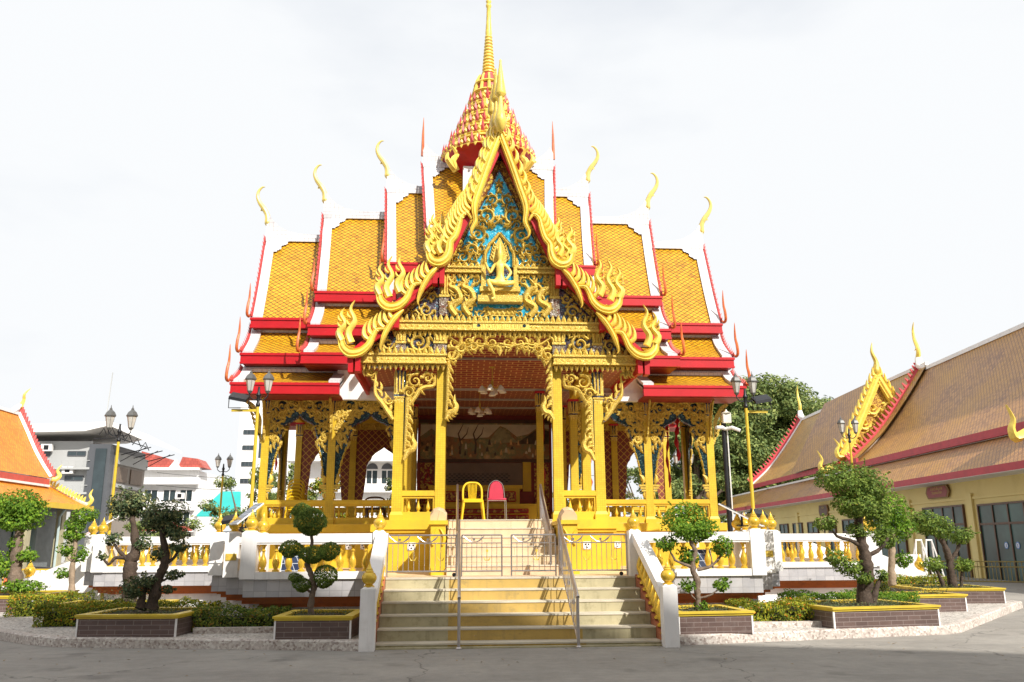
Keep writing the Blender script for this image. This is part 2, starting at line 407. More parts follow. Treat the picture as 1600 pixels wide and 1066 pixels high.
def lerp_list(vals, n):
    m = len(vals) - 1; out = []
    for i in range(n):
        t = i / (n - 1) * m; k = min(int(t), m - 1); out.append(vals[k] + (vals[k + 1] - vals[k]) * (t - k))
    return out
def sribbon(mb, pts, wid, w0, dep, flatc=False, n=5, mat=None):
    p = smooth_path(pts, n); mb.ribbon(p, lerp_list(wid, len(p)) if isinstance(wid, (list, tuple)) else wid, w0, dep, flatc, mat)
def flame(mb, u, v, ang, L, w, w0, dep, curl=.5, mat=None):
    """kanok leaf: tapered S-curve that leaves (u, v) at angle ang and curls"""
    c, s_ = math.cos(ang), math.sin(ang)
    loc = [(0, 0), (.35 * L, -curl * .22 * L), (.7 * L, -curl * .05 * L), (L, curl * .35 * L)]
    pts = [(u + a * c - b * s_, v + a * s_ + b * c) for a, b in loc]
    sribbon(mb, pts, [w * .55, w, w * .7, w * .08], w0, dep, n=3, mat=mat)
def scroll(mb, u, v, r, start, dirn, w, w0, dep, turns=1.35, leaves=5, mat=None):
    """spiral tendril with flames on its outer side"""
    n = 18; pts = []
    for i in range(n + 1):
        t = i / n; a = start + dirn * t * turns * 2 * PI; rr = r * (1 - t) ** .8 + r * .10
        pts.append((u + rr * math.cos(a), v + rr * math.sin(a)))
    mb.ribbon(pts, [w * 1.15 * (1 - .5 * i / n) for i in range(n + 1)], w0, dep, mat=mat)
    mb.tooth(u - .0, v - r * .16, r * .34, r * .34, w0, dep, mat)
    for k in range(leaves):
        t = k / max(1, leaves) * .62; a = start + dirn * t * turns * 2 * PI; rr = r * (1 - t) ** .8 + r * .10
        flame(mb, u + rr * math.cos(a), v + rr * math.sin(a), a + dirn * .9, r * .72, w * 1.15, w0, dep * .85, .6 * dirn, mat)
def fill_scrolls(mb, units, w0, dep, mirror=True, mat=None):
    for (u, v, r, st, d) in units:
        scroll(mb, u, v, r, st, d, r * .42, w0, dep, mat=mat, leaves=6)
        if mirror: scroll(mb, -u, v, r, PI - st, -d, r * .42, w0, dep, mat=mat, leaves=6)
def front(Y): return lambda u, v, w: (X0 + u, Y - w, v)
def back(Y): return lambda u, v, w: (X0 - u, Y + w, v)
def side(s, c, yc): return lambda u, v, w: (X0 + s * (c + w), yc + u, v)      # plane x = X0 + s*c, u along Y
# ================================================================== TEMPLE PAVILION
FL, TER = 1.98, .99          # floor of the pavilion, top of the terrace
temple = thing('temple_pavilion', (X0, 20.5, TER), 'ornate yellow and gold Thai temple pavilion with tiered orange roofs and a tall spire', 'temple')

# --- podium
m = MB()
def podium(m, u, y0, y1, front_only=False):
    lay = [(TER - .02, 1.12, .10), (1.12, 1.20, .06), (1.20, 1.74, 0), (1.74, 1.80, .05), (1.80, FL, .09)]
    for a, b, e in lay: m.box(X0 - u - e, X0 + u + e, y0 - e, y1 + e, a, b)
podium(m, 2.26, 16.82, 20.2); podium(m, 5.62, 20.30, 25.1)
m.build('podium', YELP, temple)
m = MB(); m.box(X0 - 2.1, X0 + 2.1, 16.95, 20.2, FL + .004, FL + .008); m.box(X0 - 5.4, X0 + 5.4, 20.45, 25.0, FL + .004, FL + .008)
m.build('floor_tiles', STONE, temple)
def vent(u, Y, z):
    m = MB(front(Y))
    m.prism([(u - .075, z - .075), (u + .075, z - .075), (u + .075, z + .075), (u - .075, z + .075)], 0, .02)
    for k in range(3):
        a = PI / 2 + k * 2 * PI / 3 + PI
        m.prism([(u + .018 * math.cos(a), z + .018 * math.sin(a)), (u + .045 * math.cos(a - .5), z + .045 * math.sin(a - .5)), (u + .055 * math.cos(a), z + .055 * math.sin(a)), (u + .045 * math.cos(a + .5), z + .045 * math.sin(a + .5))], .02, .023, 1)
    for sx in (-1, 1):
        for sz in (-1, 1): m.prism([(u + sx * .068, z + sz * .068), (u + sx * .045, z + sz * .068), (u + sx * .068, z + sz * .045)], .02, .023, 1)
    m.build('vent_block', [WHITEP, DARKMET], temple)
for u in (-1.72, 1.72, -2.16 - .3, 2.16 + .15): 
    if abs(u) < 2.2: vent(u, 16.82, 1.48)
for u in (-3.0, -3.35, -4.9, 3.0, 4.9): vent(u, 20.30, 1.48)

# --- upper stair
m = MB()
for k in range(6):
    z = TER + .165 * (k + 1)
    m.box(X0 - 1.02, X0 + 1.02, 15.12 + .30 * k, 16.9, TER + .165 * k - (.01 if k == 0 else 0), z - .02, 0)
    m.box(X0 - 1.02, X0 + 1.02, 15.105 + .30 * k, 16.9, z - .02, z, 1)
m.build('upper_stair', [STONE, TREAD], temple)
for s in (-1, 1):
    m = MB(); a, b = sorted((X0 + s * 1.03, X0 + s * 1.33))
    m.box(a, b, 15.2, 16.7, TER, 1.12); m.box(a + .02, b - .02, 15.22, 16.7, 1.12, 1.86); m.box(a - .02, b + .02, 15.18, 16.72, 1.86, 1.93)
    m.tube([(X0 + s * 1.18, 15.32, 1.96), (X0 + s * 1.18, 15.6, 2.02), (X0 + s * 1.18, 16.1, 1.97), (X0 + s * 1.18, 16.6, 1.96)], [.15, .16, .12, .08], 10, 1)
    m.T = front(15.2)
    flame(m, s * 1.10, 1.5, PI / 2, .3, .07, .0, .03, .5, 0); flame(m, s * 1.26, 1.5, PI / 2, .3, .07, .0, .03, -.5, 0)
    m.build('stair_cheek', [YELP, STONE], temple)

# --- columns
def column(u, Y, z1, cap=.42, w=.095, z0=FL):
    m = MB(); m.frustum(X0 + u, Y, z0, z1 - cap, w, w * .93)
    sh = m.build('column', YEL, temple)
    m = MB(); m.frustum(X0 + u, Y, z0, z0 + .10, w + .03, w + .03); m.frustum(X0 + u, Y, z0 + .10, z0 + .16, w + .03, w + .004)
    m.build('column_base', YELP, sh)
    m = MB(); c = z1 - cap
    m.frustum(X0 + u, Y, c - .0, c + .03, w + .012, w + .012, mat=0)
    m.frustum(X0 + u, Y, c + .03, c + .07, w + .004, w + .004, mat=2); m.frustum(X0 + u, Y, c + .07, c + .10, w + .012, w + .012, mat=0)
    m.frustum(X0 + u, Y, c + .10, z1 - .05, w * .82, w * .98, mat=2)
    m.frustum(X0 + u, Y, z1 - .05, z1, w * 1.35, w * 1.45, mat=1)
    for d in range(4):
        T = [lambda a, b, q: (X0 + u + a, Y - w * .85 - q, b), lambda a, b, q: (X0 + u + w * .85 + q, Y + a, b),
             lambda a, b, q: (X0 + u - a, Y + w * .85 + q, b), lambda a, b, q: (X0 + u - w * .85 - q, Y - a, b)][d]
        m.T = T
        for k in (-1, 0, 1):
            x = k * w * .62
            m.ribbon([(x, c + .10), (x, c + .2), (x * 1.1, z1 - .12), (x * 1.35, z1 - .04)], [w * .5, w * .42, w * .5, w * .2], .0, .035, mat=0)
        for k in (-1, 0, 1): m.tooth(k * w * .62, c - .0, w * .6, -.12, w * .1, .012, 0)
        m.T = None
    m.build('capital', [GOLDC, RED, PURM], sh)
    return sh
for s in (-1, 1):
    column(s * 1.185, 16.9, 5.74, .42, .10); column(s * 2.03, 16.9, 5.02, .62, .10)
    for Y in (18.6, 20.5): column(s * 2.03, Y, 5.0)
    for u in (3.87, 5.45): column(s * u, 20.55, 5.0, .42); column(s * u, 24.9, 5.0, .42)
    column(s * 5.45, 22.7, 5.0, .42); column(s * 2.1, 24.75, 5.2, .42); column(s * 2.03, 22.7, 5.2, .42)
    column(s * 1.19, 20.5, 5.2, .42, .085)

# --- balustrades between the columns
def baluster_mesh(h, r):
    return [(r * .75, 0), (r * .75, h * .05), (r * .45, h * .08), (r * .95, h * .22), (r, h * .32), (r * .62, h * .52), (r * .38, h * .68), (r * .36, h * .76), (r * .6, h * .80), (r * .36, h * .84), (r * .5, h * .93), (r * .7, h * .95), (r * .7, h)]
m = MB(); m.lathe(baluster_mesh(.27, .042), 0, 0, 10); m.raw = 1
_b0 = m.build('baluster', YELP); BAL = _b0.data; bpy.data.objects.remove(_b0)
BAL.name = 'baluster'
class Src: pass
bsrc = Src(); bsrc.data = BAL
def panel(x0, x1, y0, y1, n, top=2.55):
    """open parapet from (x0, y0) to (x1, y1), axis aligned"""
    m = MB(); alongx = abs(x1 - x0) > abs(y1 - y0); t = .07
    def bx(a, b, z0, z1, e=0):
        if alongx: m.box(a, b, y0 - t - e, y0 + t + e, z0, z1)
        else: m.box(x0 - t - e, x0 + t + e, a, b, z0, z1)
    a, b = (min(x0, x1), max(x0, x1)) if alongx else (min(y0, y1), max(y0, y1))
    bx(a, b, FL, 2.135); bx(a, b, 2.40, 2.445); bx(a, b, 2.445, top - .03, .025); bx(a, b, top - .03, top, .012)
    f = .035
    bx(a, a + f, 2.135, 2.40); bx(b - f, b, 2.135, 2.40)
    p = m.build('balustrade', YELP, temple)
    for k in range(n):
        c = a + f + (b - a - 2 * f) * (k + .5) / n
        place(bsrc, 'baluster', (c, y0, 2.135) if alongx else (x0, c, 2.135), temple).parent = p
    for ch in p.children: ch.location = WORLD[ch.name] - WORLD[temple.name]
for s in (-1, 1):
    panel(X0 + s * 1.285, X0 + s * 1.93, 16.9, 16.9, 3)
    panel(X0 + s * 2.13, X0 + s * 3.775, 20.55, 20.55, 8); panel(X0 + s * 3.965, X0 + s * 5.355, 20.55, 20.55, 7)
    panel(X0 + s * 2.2, X0 + s * 3.775, 24.9, 24.9, 6); panel(X0 + s * 3.965, X0 + s * 5.355, 24.9, 24.9, 6)
    panel(X0 + s * 2.03, X0 + s * 2.03, 17.0, 18.5, 5); panel(X0 + s * 2.03, X0 + s * 2.03, 18.7, 20.4, 5)
    panel(X0 + s * 5.45, X0 + s * 5.45, 20.65, 22.6, 5)

# --- beams, ceiling, white gable walls beside the porch
for s in (-1, 1):
    m = MB()
    for y in (20.55, 24.9):
        a, b = sorted((X0 + s * 2.0, X0 + s * 5.56)); m.box(a, b, y - .10, y + .10, 5.0, 5.26)
    a, b = sorted((X0 + s * 5.35, X0 + s * 5.55)); m.box(a, b, 20.65, 24.8, 5.0, 5.255)
    a, b = sorted((X0 + s * 1.94, X0 + s * 2.12)); m.box(a, b, 16.8, 20.46, 5.0, 5.25)
    m.build('ring_beam', YELP, temple)
BATT = plain('greyed_white', (.45, .40, .36), .6)
m = MB(); m.box(X0 - 5.7, X0 + 5.7, 20.4, 25.2, 5.262, 5.30)
for s in (-1, 1):
    a, b = sorted((X0 + s * 1.93, X0 + s * 2.95)); m.box(a, b, 16.98, 20.4, 5.26, 5.30)
m.add([(X0 - 1.94, 16.99, 5.78), (X0 + 1.94, 16.99, 5.78), (X0 + 1.94, 20.42, 5.265), (X0 - 1.94, 20.42, 5.265)], [(0, 1, 2, 3)])
for s in (-1, 1): m.add([(X0 + s * 1.935, 16.99, 5.25), (X0 + s * 1.935, 20.41, 5.25), (X0 + s * 1.935, 16.99, 5.79)], [(0, 1, 2)])
m.build('ceiling', CEIL, temple)
for y, zz in ((18.3, 5.56), (20.4, 5.24), (21.9, 5.24), (23.3, 5.24)): m = MB(); m.box(X0 - 1.92, X0 + 1.92, y, y + .05, zz - .03, zz + .018); m.build('ceiling_batten', BATT, temple)
for s in (-1, 1):
    m = MB(); a, b = sorted((X0 + s * 2.2, X0 + s * 3.78))
    m.T = front(20.28)
    m.prism([(s * 2.2, 5.13), (s * 3.78, 5.13), (s * 3.78, 5.75), (s * 3.55, 6.1), (s * 2.2, 6.1)], -.15, 0)
    m.prism([(s * 2.2, 4.93), (s * 3.62, 4.93), (s * 3.85, 5.13), (s * 2.2, 5.13)], -.1, .08)
    g = m.build('white_gable_wall', WHITEP, temple)
    if s > 0:
        cu = bpy.data.curves.new('inscription', 'FONT'); cu.body = 'ขร่องเหลือ'; cu.size = .17; cu.align_x = 'LEFT'; cu.extrude = .006; cu.offset = .003
        o = bpy.data.objects.new('inscription', cu); C.objects.link(o); bpy.context.view_layer.update()
        me = bpy.data.meshes.new_from_object(o.evaluated_get(bpy.context.evaluated_depsgraph_get())); bpy.data.objects.remove(o)
        o = bpy.data.objects.new('inscription', me); C.objects.link(o); me.materials.clear(); me.materials.append(plain('ochre_lettering', (.30, .19, .06), .5))
        o.parent = g; o.rotation_euler = (PI / 2, 0, 0); o.location = Vector((X0 + 2.48, 20.19, 4.985)) - WORLD[temple.name]
        WORLD[o.name] = WORLD[temple.name]

# --- wing roofs
ZS = [0, .73, 1.55, 2.38]
def slope(m, prof, xa, xb, lean=0, thick=.06, mirror=False, mat=0, zref=None):
    """tiled curved slope along X; prof: (y, z) from ridge to eave; xb may lean outward with height"""
    P = smooth_path(prof, 3); n = len(P); z0 = P[-1][1]
    L = [0]
    for i in range(1, n): L.append(L[-1] + math.hypot(P[i][0] - P[i - 1][0], P[i][1] - P[i - 1][1]))
    vs, uv = [], []
    for dz in (0, -thick):
        for i, (y, z) in enumerate(P):
            yy = 2 * Y0 - y if mirror else y
            e = lean * (z - z0)
            for x in (xa, xb + e):
                vs.append((x, yy, z + dz)); uv.append((x, L[-1] - L[i]))
    fs = []; o = 2 * n
    for i in range(n - 1):
        a = 2 * i
        fs.append((a, a + 1, a + 3, a + 2)); fs.append((o + a, o + a + 2, o + a + 3, o + a + 1))
        fs.append((a, a + 2, o + a + 2, o + a)); fs.append((a + 1, o + a + 1, o + a + 3, a + 3))
    fs.append((0, o, o + 1, 1)); fs.append((2 * n - 2, 2 * n - 1, o + 2 * n - 1, o + 2 * n - 2))
    m.add(vs, fs, mat, uv)
MAIN = [(Y0, 9.96), (22.28, 9.10), (21.68, 8.13), (21.02, 7.15)]
T2 = [(21.35, 6.98), (20.95, 6.52), (20.28, 6.06)]
T3 = [(20.62, 5.74), (20.2, 5.45), (19.58, 5.20)]
def strip(m, prof, x, wdt, s, off, th, lean, mirror, z0, mat=0):
    """band lying on the slope at its outer end"""
    P = smooth_path(prof, 3); vs = []
    for (y, z) in P:
        yy = 2 * Y0 - y if mirror else y; e = lean * (z - z0) * s
        for (dx, dz) in ((-wdt, off - .02), (-wdt, off + th), (0, off + th), (0, off - .1)):
            vs.append((x + e + s * dx, yy - (0 if mirror else 0), z + dz))
    n = len(P); fs = [(4 * i + j, 4 * i + (j + 1) % 4, 4 * i + 4 + (j + 1) % 4, 4 * i + 4 + j) for i in range(n - 1) for j in range(4)]
    fs.append((0, 1, 2, 3)); fs.append((4 * n - 1, 4 * n - 2, 4 * n - 3, 4 * n - 4))
    m.add(vs, fs, mat)
def finial_orange(T, L, h):
    pass
PGOLD = plain('pale_gold_paint', (.70, .56, .16), .4, .05)
def wing_section(s, k, xi, xo, tiers):
    dz = ZS[k]; lean = .075
    prof = [[(y, z + dz) for y, z in P] for P in (MAIN, T2, T3)[:tiers]]
    if s == 0: xa, xb = X0 - xo, X0 + xo
    else: xa, xb = X0 + s * xi, X0 + s * xo
    tile = MB()
    XA = [X0 + s * (xi + (0, .3, .85)[ti] * (k == 1)) if s else xa for ti in range(3)]
    for ti, P in enumerate(prof):
        xa = XA[ti]
        for mir in (False, True):
            if s == 0:
                slope(tile, P, X0, X0 + xo, lean, mirror=mir); slope(tile, P, X0, X0 - xo, -lean, mirror=mir)
            else: slope(tile, P, xa, xb, lean * s, mirror=mir)
    sec = tile.build('roof_section', ROOF, temple, smooth=50)
    for ti, P in enumerate(prof):
        lo, hi = min(XA[ti], xb), max(XA[ti], xb)
        y, z = P[-1]
        for mir in (False, True):
            fa = MB()
            q = (lambda v: 2 * Y0 - v) if mir else (lambda v: v)
            def bx(ya, yb, za, zb, e=0, mt=0):
                a, b = sorted((q(ya), q(yb))); fa.box(lo - (e if s <= 0 else 0), hi + (e if s >= 0 else 0), a, b, za, zb, mt)
            bx(y - .03, y + .09, z - .235, z - .03, .05); bx(y - .055, y + .05, z - .05, z + .012, .07); bx(y - .045, y + .05, z - .255, z - .215, .06)
            bx(y + .09, y + .95, z - .262, z - .24, 0, 1)
            fa.build('fascia', [RED, DRED], sec)
    xa = XA[-1]; lo, hi = min(XA[-1], xb), max(XA[-1], xb)
    ws = MB()
    for P in prof:
        for mir in (False, True):
            for s2 in ((-1, 1) if s == 0 else (s,)):
                xx = X0 + s2 * xo
                strip(ws, P, xx, .24, s2, .01, .07, lean, mir, P[-1][1])
    if s and k == 0:
        for mir in (False, True): strip(ws, prof[2], xa, .26, -s, .01, .07, 0, mir, prof[2][-1][1])
    # white course at the head of the lower tiers, scalloped brackets at the top corners
    for ti, P in enumerate(prof[1:]):
        y, z = P[0]; lo, hi = min(XA[ti + 1], xb), max(XA[ti + 1], xb)
        for mir in (False, True):
            ya, yb = sorted((2 * Y0 - y - .12, 2 * Y0 - y + .09)) if mir else (y - .12, y + .09)
            ws.box(lo + .05, hi - .05, ya, yb, z - .16, z + .03)
            yb2 = 2 * Y0 - y - .06 if mir else y - .06
            ws.box(lo + .06, hi - .06, yb2 - .1, yb2 + .1, z - .10, z - .02)
    # ridge and horn
    R = prof[0][0][1]
    for s2 in ((-1, 1) if s == 0 else (s,)):
        e = xo + lean * (R - prof[0][-1][1])
        inner = 0 if s == 0 else xi
        pts = [(inner, R + .16), (e - 1.3, R + .13), (e - .9, R + .15), (e - .6, R + .22), (e - .36, R + .34), (e - .18, R + .50), (e - .06, R + .68), (e + .02, R + .45), (e + .02, R - .1), (inner, R - .1)]
        ws.T = lambda u, v, w, s2=s2: (X0 + s2 * u, Y0 + w, v)
        ws.prism(pts, -.07, .07)
        ws.prism([(inner, R + .02), (e, R + .02), (e, R - .10), (inner, R - .10)], -.12, .12)
        ws.T = None
        # scalloped white corner under the ridge on both faces
        for mir in (False, True):
            def onface(t, dy):          # t metres down the slope
                P0, P1 = prof[0][0], prof[0][1]; l = math.hypot(P1[0] - P0[0], P1[1] - P0[1]); f = t / l
                yy = P0[0] + (P1[0] - P0[0]) * f; zz = P0[1] + (P1[1] - P0[1]) * f
                return (2 * Y0 - yy if mir else yy), zz
            prev = None
            for q_ in range(18):
                a = q_ * .035; b = .20 + .42 * (1 - (q_ / 18.0)) ** 1.6 + .035 * math.sin(q_ * 1.05)
                y1, z1 = onface(a, 0); y2, z2 = onface(a + .036, 0)
                ex = e - .2; x0_, x1_ = X0 + s2 * (ex - b), X0 + s2 * ex
                o_ = -.03 if not mir else .03
                ws.add([(x0_, y1 + o_, z1 + .04), (x1_, y1 + o_, z1 + .04), (x1_, y2 + o_, z2 + .04), (x0_, y2 + o_, z2 + .04)], [(0, 1, 2, 3)])
    ws.build('roof_edge', WHITE, sec, smooth=30)
    for s2 in ((-1, 1) if s == 0 else (s,)):
        for mir in (False, True):
            for P in prof:
                rs = MB(); Q = smooth_path(P, 6); pts = []
                for (y, z) in Q:
                    pts.append((X0 + s2 * (xo + .045 + lean * (z - P[-1][1])), 2 * Y0 - y if mir else y, z + .05))
                rs.tube(pts, .032, 5)
                for i in range(1, len(pts)):
                    a = Vector(pts[i - 1]); b = Vector(pts[i]); d = (b - a)
                    st = max(1, int(d.length / .12))
                    for j in range(st):
                        c = a + d * ((j + .5) / st)
                        rs.add([(c.x - .02, c.y - .04, c.z), (c.x + .02, c.y - .04, c.z), (c.x + .02, c.y + .04, c.z), (c.x - .02, c.y + .04, c.z), (c.x + s2 * .05, c.y + (-.02 if not mir else .02), c.z + .12)],
                               [(0, 1, 4), (1, 2, 4), (2, 3, 4), (3, 0, 4)])
                rs.build('bargeboard', REDS, sec)
    # gable board facing outward
    if s:
        gb = MB(lambda u, v, w: (X0 + s * (xo - .22 + w), Y0 + u, v))
        y, z = prof[0][-1]
        hw = Y0 - y - .05
        gb.prism([(-hw, z - .02), (hw, z - .02), (hw * .62, z + 1.0), (0, prof[0][0][1] - .08), (-hw * .62, z + 1.0)], -.03, .0, 0)
        for a in (-.5, 0, .5): scroll(gb, a * hw, z + .35 + (.5 if a == 0 else 0), .3, 1, 1 if a < 0 else -1, .09, 0, .05, mat=1)
        gb.build('side_gable', [TEALM, GOLD], sec)
    # tall slender eave finials (hang hong) seen edge-on
    for P in prof:
        y, z = P[-1]
        for mir in (False, True):
            for s2 in ((-1, 1) if s == 0 else (s,)):
                hg = MB()
                q = (lambda v: 2 * Y0 - v) if mir else (lambda v: v)
                x = X0 + s2 * (xo + .10)
                pts = [(x, q(y + .25), z + .22), (x + s2 * .02, q(y + .02), z + .05), (x + s2 * .03, q(y - .13), z + .1), (x + s2 * .02, q(y - .13), z + .32), (x + s2 * .01, q(y - .08), z + .48), (x, q(y - .10), z + .68), (x, q(y - .12), z + .90)]
                hg.tube(smooth_path(pts, 3), lerp_list([.025, .034, .036, .035, .030, .022, .005], 19), 6)
                if k < 3: hg.build('eave_finial', ORED, sec)
    # ridge finial (cho fa)
    for s2 in ((-1, 1) if s == 0 else (s,)):
        cf = MB()
        e = X0 + s2 * (xo + lean * (R - prof[0][-1][1]))
        if k == 3:
            cf.tube([(e + s2 * .03, Y0, R + .3), (e + s2 * .03, Y0, R + 1.0), (e + s2 * .02, Y0, R + 1.55)], [.05, .035, .006], 6)
        else:
            pts = [(e + s2 * a_, Y0, R + b_) for a_, b_ in ((-.02, .38), (.0, .48), (.01, .62), (.05, .76), (.14, .92), (.27, 1.10), (.34, 1.28), (.32, 1.45), (.23, 1.57), (.15, 1.585))]
            cf.tube(smooth_path(pts, 4), lerp_list([.04, .10, .085, .07, .075, .062, .05, .038, .026, .010], 37), 7)
            cf.add([(e + s2 * .08, Y0 - .02, R + .86), (e + s2 * .24, Y0, R + .84), (e + s2 * .18, Y0 - .02, R + 1.0), (e + s2 * .08, Y0 + .02, R + .86), (e + s2 * .18, Y0 + .02, R + 1.0)], [(0, 1, 2), (3, 4, 1), (0, 3, 1), (2, 1, 4)])
        cf.build('ridge_finial', ORED if k == 3 else PGOLD, sec)
for s in (-1, 1):
    wing_section(s, 0, 3.62, 6.08, 3)
    wing_section(s, 1, 2.55, 4.50, 3)
    wing_section(s, 2, 1.3, 2.73, 2)
wing_section(0, 3, 0, 1.70, 1)

# --- porch roofs (ridge runs front to back)
PR = [[(0, 10.02), (.37, 9.14), (.78, 8.22), (1.22, 7.30)], [(1.16, 7.14), (1.70, 6.56), (2.30, 6.14)], [(2.12, 5.98), (2.52, 5.60), (3.00, 5.28)]]
def rot_slope(m, prof, ya, yb, s, thick=.06):
    P = smooth_path(prof, 3); n = len(P); L = [0]
    for i in range(1, n): L.append(L[-1] + math.hypot(P[i][0] - P[i - 1][0], P[i][1] - P[i - 1][1]))
    for dz, mt in ((0, 0), (-thick, 1)):
        vs, uv, fs = [], [], []
        for i, (u, z) in enumerate(P):
            for y in (ya, yb): vs.append((X0 + s * u, y, z + dz)); uv.append((y, L[-1] - L[i]))
        for i in range(n - 1): fs.append((2 * i, 2 * i + 1, 2 * i + 3, 2 * i + 2))
        m.add(vs, fs, mt, uv)
    vs = []
    for (u, z) in P: vs += [(X0 + s * u, ya, z), (X0 + s * u, ya, z - thick)]
    m.add(vs, [(2 * i, 2 * i + 1, 2 * i + 3, 2 * i + 2) for i in range(n - 1)], 1)
psec = []
for j, (yf, dz, yb, tn) in enumerate([(16.38, 0, 20.7, 3), (18.35, 1.02, 21.6, 2), (20.4, 1.80, 22.3, 1)]):
    m = MB(); m.raw = 1
    for P in PR[:tn]:
        for s in (-1, 1): rot_slope(m, [(u, z + dz) for u, z in P], yf, yb, s)
    sec = m.build('roof_section', [ROOF, RED], temple, smooth=50); psec.append(sec)
    for P in PR[:tn]:
        u, z = P[-1]
        for s in (-1, 1):
            f = MB()
            a, b = sorted((X0 + s * (u - .02), X0 + s * (u + .05))); f.box(a, b, yf + .02, yb - (.3 if tn == 3 else .8), z + dz - .24, z + dz - .0)
            f.build('fascia', RED, sec)
    r = MB(); r.box(X0 - .09, X0 + .09, yf + .1, yb, 10.0 + dz - .1, 10.1 + dz); r.build('roof_edge', WHITE, sec)
# far-side porch of the same cross plan
m = MB(); m.raw = 1
for P in PR[:2]:
    for s in (-1, 1): rot_slope(m, [(u, z + 1.0) for u, z in P], 27.6, 24.0, s)
m.build('roof_section', [ROOF, RED], temple, smooth=50)

# --- gilded barges of the porch gables
sribbon_base = sribbon
def barge(T, dz, mb, low=True, scale=1.0):
    mb.T = T
    def sribbon(mb, pts, wid, w0, dep, flatc=False, n=5, mat=None): sribbon_base(mb, pts, [q_ * .84 for q_ in wid], w0, dep * .8, flatc, n, mat)
    for s in (-1, 1):
        q = lambda pts: [(s * u, z + dz) for u, z in pts]
        # long upper member, ends in a small hook
        sribbon(mb, q([(0.0, 10.06), (.20, 9.50), (.40, 8.88), (.53, 8.46), (.54, 8.26), (.52, 8.06), (.60, 7.86), (.58, 7.74), (.50, 7.70)]), [.17, .19, .19, .18, .15, .12, .09, .04, .015], 0, .16, True, 5)
        # second member, arch then large upturned hook
        sribbon(mb, q([(.60, 8.10), (.70, 8.24), (.82, 8.14), (.87, 7.94), (.94, 7.72), (1.04, 7.58), (1.06, 7.38), (1.13, 7.22), (1.27, 7.14), (1.42, 7.20), (1.48, 7.38)]), [.06, .10, .13, .15, .16, .18, .20, .24, .26, .22, .16], .0, .17, True, 5)
        # flames of the hook
        for (bu, bz, tu, tz, w_, c) in ((1.45, 7.34, 1.45, 8.0, .19, 1), (1.35, 7.30, 1.33, 7.84, .12, 1), (1.22, 7.32, 1.24, 8.06, .16, -1)):
            sribbon(mb, q([(bu, bz), (bu + .07, bz + (tz - bz) * .25), (bu - .05, bz + (tz - bz) * .52), (bu + .04, bz + (tz - bz) * .8), (tu, tz)]), [w_, w_ * .95, w_ * .7, w_ * .4, .015], .02, .13, n=4)
            for t in (.2, .4, .6): flame(mb, s * (bu + .02), bz + dz + (tz - bz) * t, PI / 2 - s * .7, .16, .06, .03, .08, .5 * s)
        # toothed fins along the back of the members
        a = [(.08, 10.05), (.36, 9.22), (.62, 8.50), (.80, 8.24), (.98, 7.92), (1.14, 7.60)]
        P = smooth_path(a, 6); n = 17
        for i in range(n):
            t = (i + .5) / n * (len(P) - 1); k = int(t); f = t - k
            u = P[k][0] + (P[min(k + 1, len(P) - 1)][0] - P[k][0]) * f; z = P[k][1] + (P[min(k + 1, len(P) - 1)][1] - P[k][1]) * f
            L = .30
            sribbon(mb, q([(u - .05, z - .10), (u + .06, z + .0), (u + .08, z + L * .55), (u + .02, z + L)]), [.11, .13, .09, .015], .0, .11, n=3)
        if not low: continue
        # two lower tiers with their hooks
        for (ou, oz, nf) in ((1.42, 6.98, 3), (2.14, 6.02, 2)):
            sribbon(mb, q([(ou - .18, oz + .10), (ou - .02, oz - .06), (ou + .12, oz - .28), (ou + .20, oz - .46), (ou + .26, oz - .68), (ou + .23, oz - .76)][:6]), [.04, .14, .13, .12, .05, .02], 0, .14, True, 4)
            sribbon(mb, q([(ou + .18, oz - .30), (ou + .34, oz - .32), (ou + .42, oz - .46), (ou + .50, oz - .64), (ou + .66, oz - .78), (ou + .86, oz - .80), (ou + 1.0, oz - .68), (ou + 1.04, oz - .52)]), [.07, .12, .14, .17, .21, .24, .20, .14], 0, .16, True, 5)
            tips = ((1.02, -.56, 1.0, .12), (.84, -.60, .80, .28), (.62, -.50, .62, .30))[:nf]
            for (bu, bz, tu, tz) in tips:
                h = tz - bz
                sribbon(mb, q([(ou + bu, oz + bz), (ou + bu + .07, oz + bz + h * .25), (ou + bu - .05, oz + bz + h * .52), (ou + bu + .04, oz + bz + h * .8), (ou + tu, oz + tz)]), [.19, .17, .13, .08, .012], .02, .13, n=4)
                for t in (.2, .4, .58): flame(mb, s * (ou + bu + .02), oz + dz + bz + h * t, PI / 2 - s * .7, .15, .06, .03, .08, .5 * s)
            for i in range(6):
                t = i / 5; u = ou + .04 + t * .5; z = oz - .02 - t * .42
                sribbon(mb, q([(u - .04, z - .08), (u + .05, z), (u + .06, z + .16), (u + .0, z + .30)]), [.11, .13, .08, .015], 0, .1, n=3)
def chofa_front(mb, Y, z):
    mb.T = None
    mb.lathe([(.02, -.20), (.08, -.12), (.125, .0), (.135, .07), (.11, .2), (.078, .34), (.055, .48), (.045, .64)], X0, Y - .05, 10, z, sy=1.5)
    mb.lathe([(.05, .62), (.115, .70), (.125, .73), (.07, 1.1), (.03, 1.42), (.022, 1.5), (.028, 1.53), (.01, 1.56)], X0, Y - .05, 8, z)
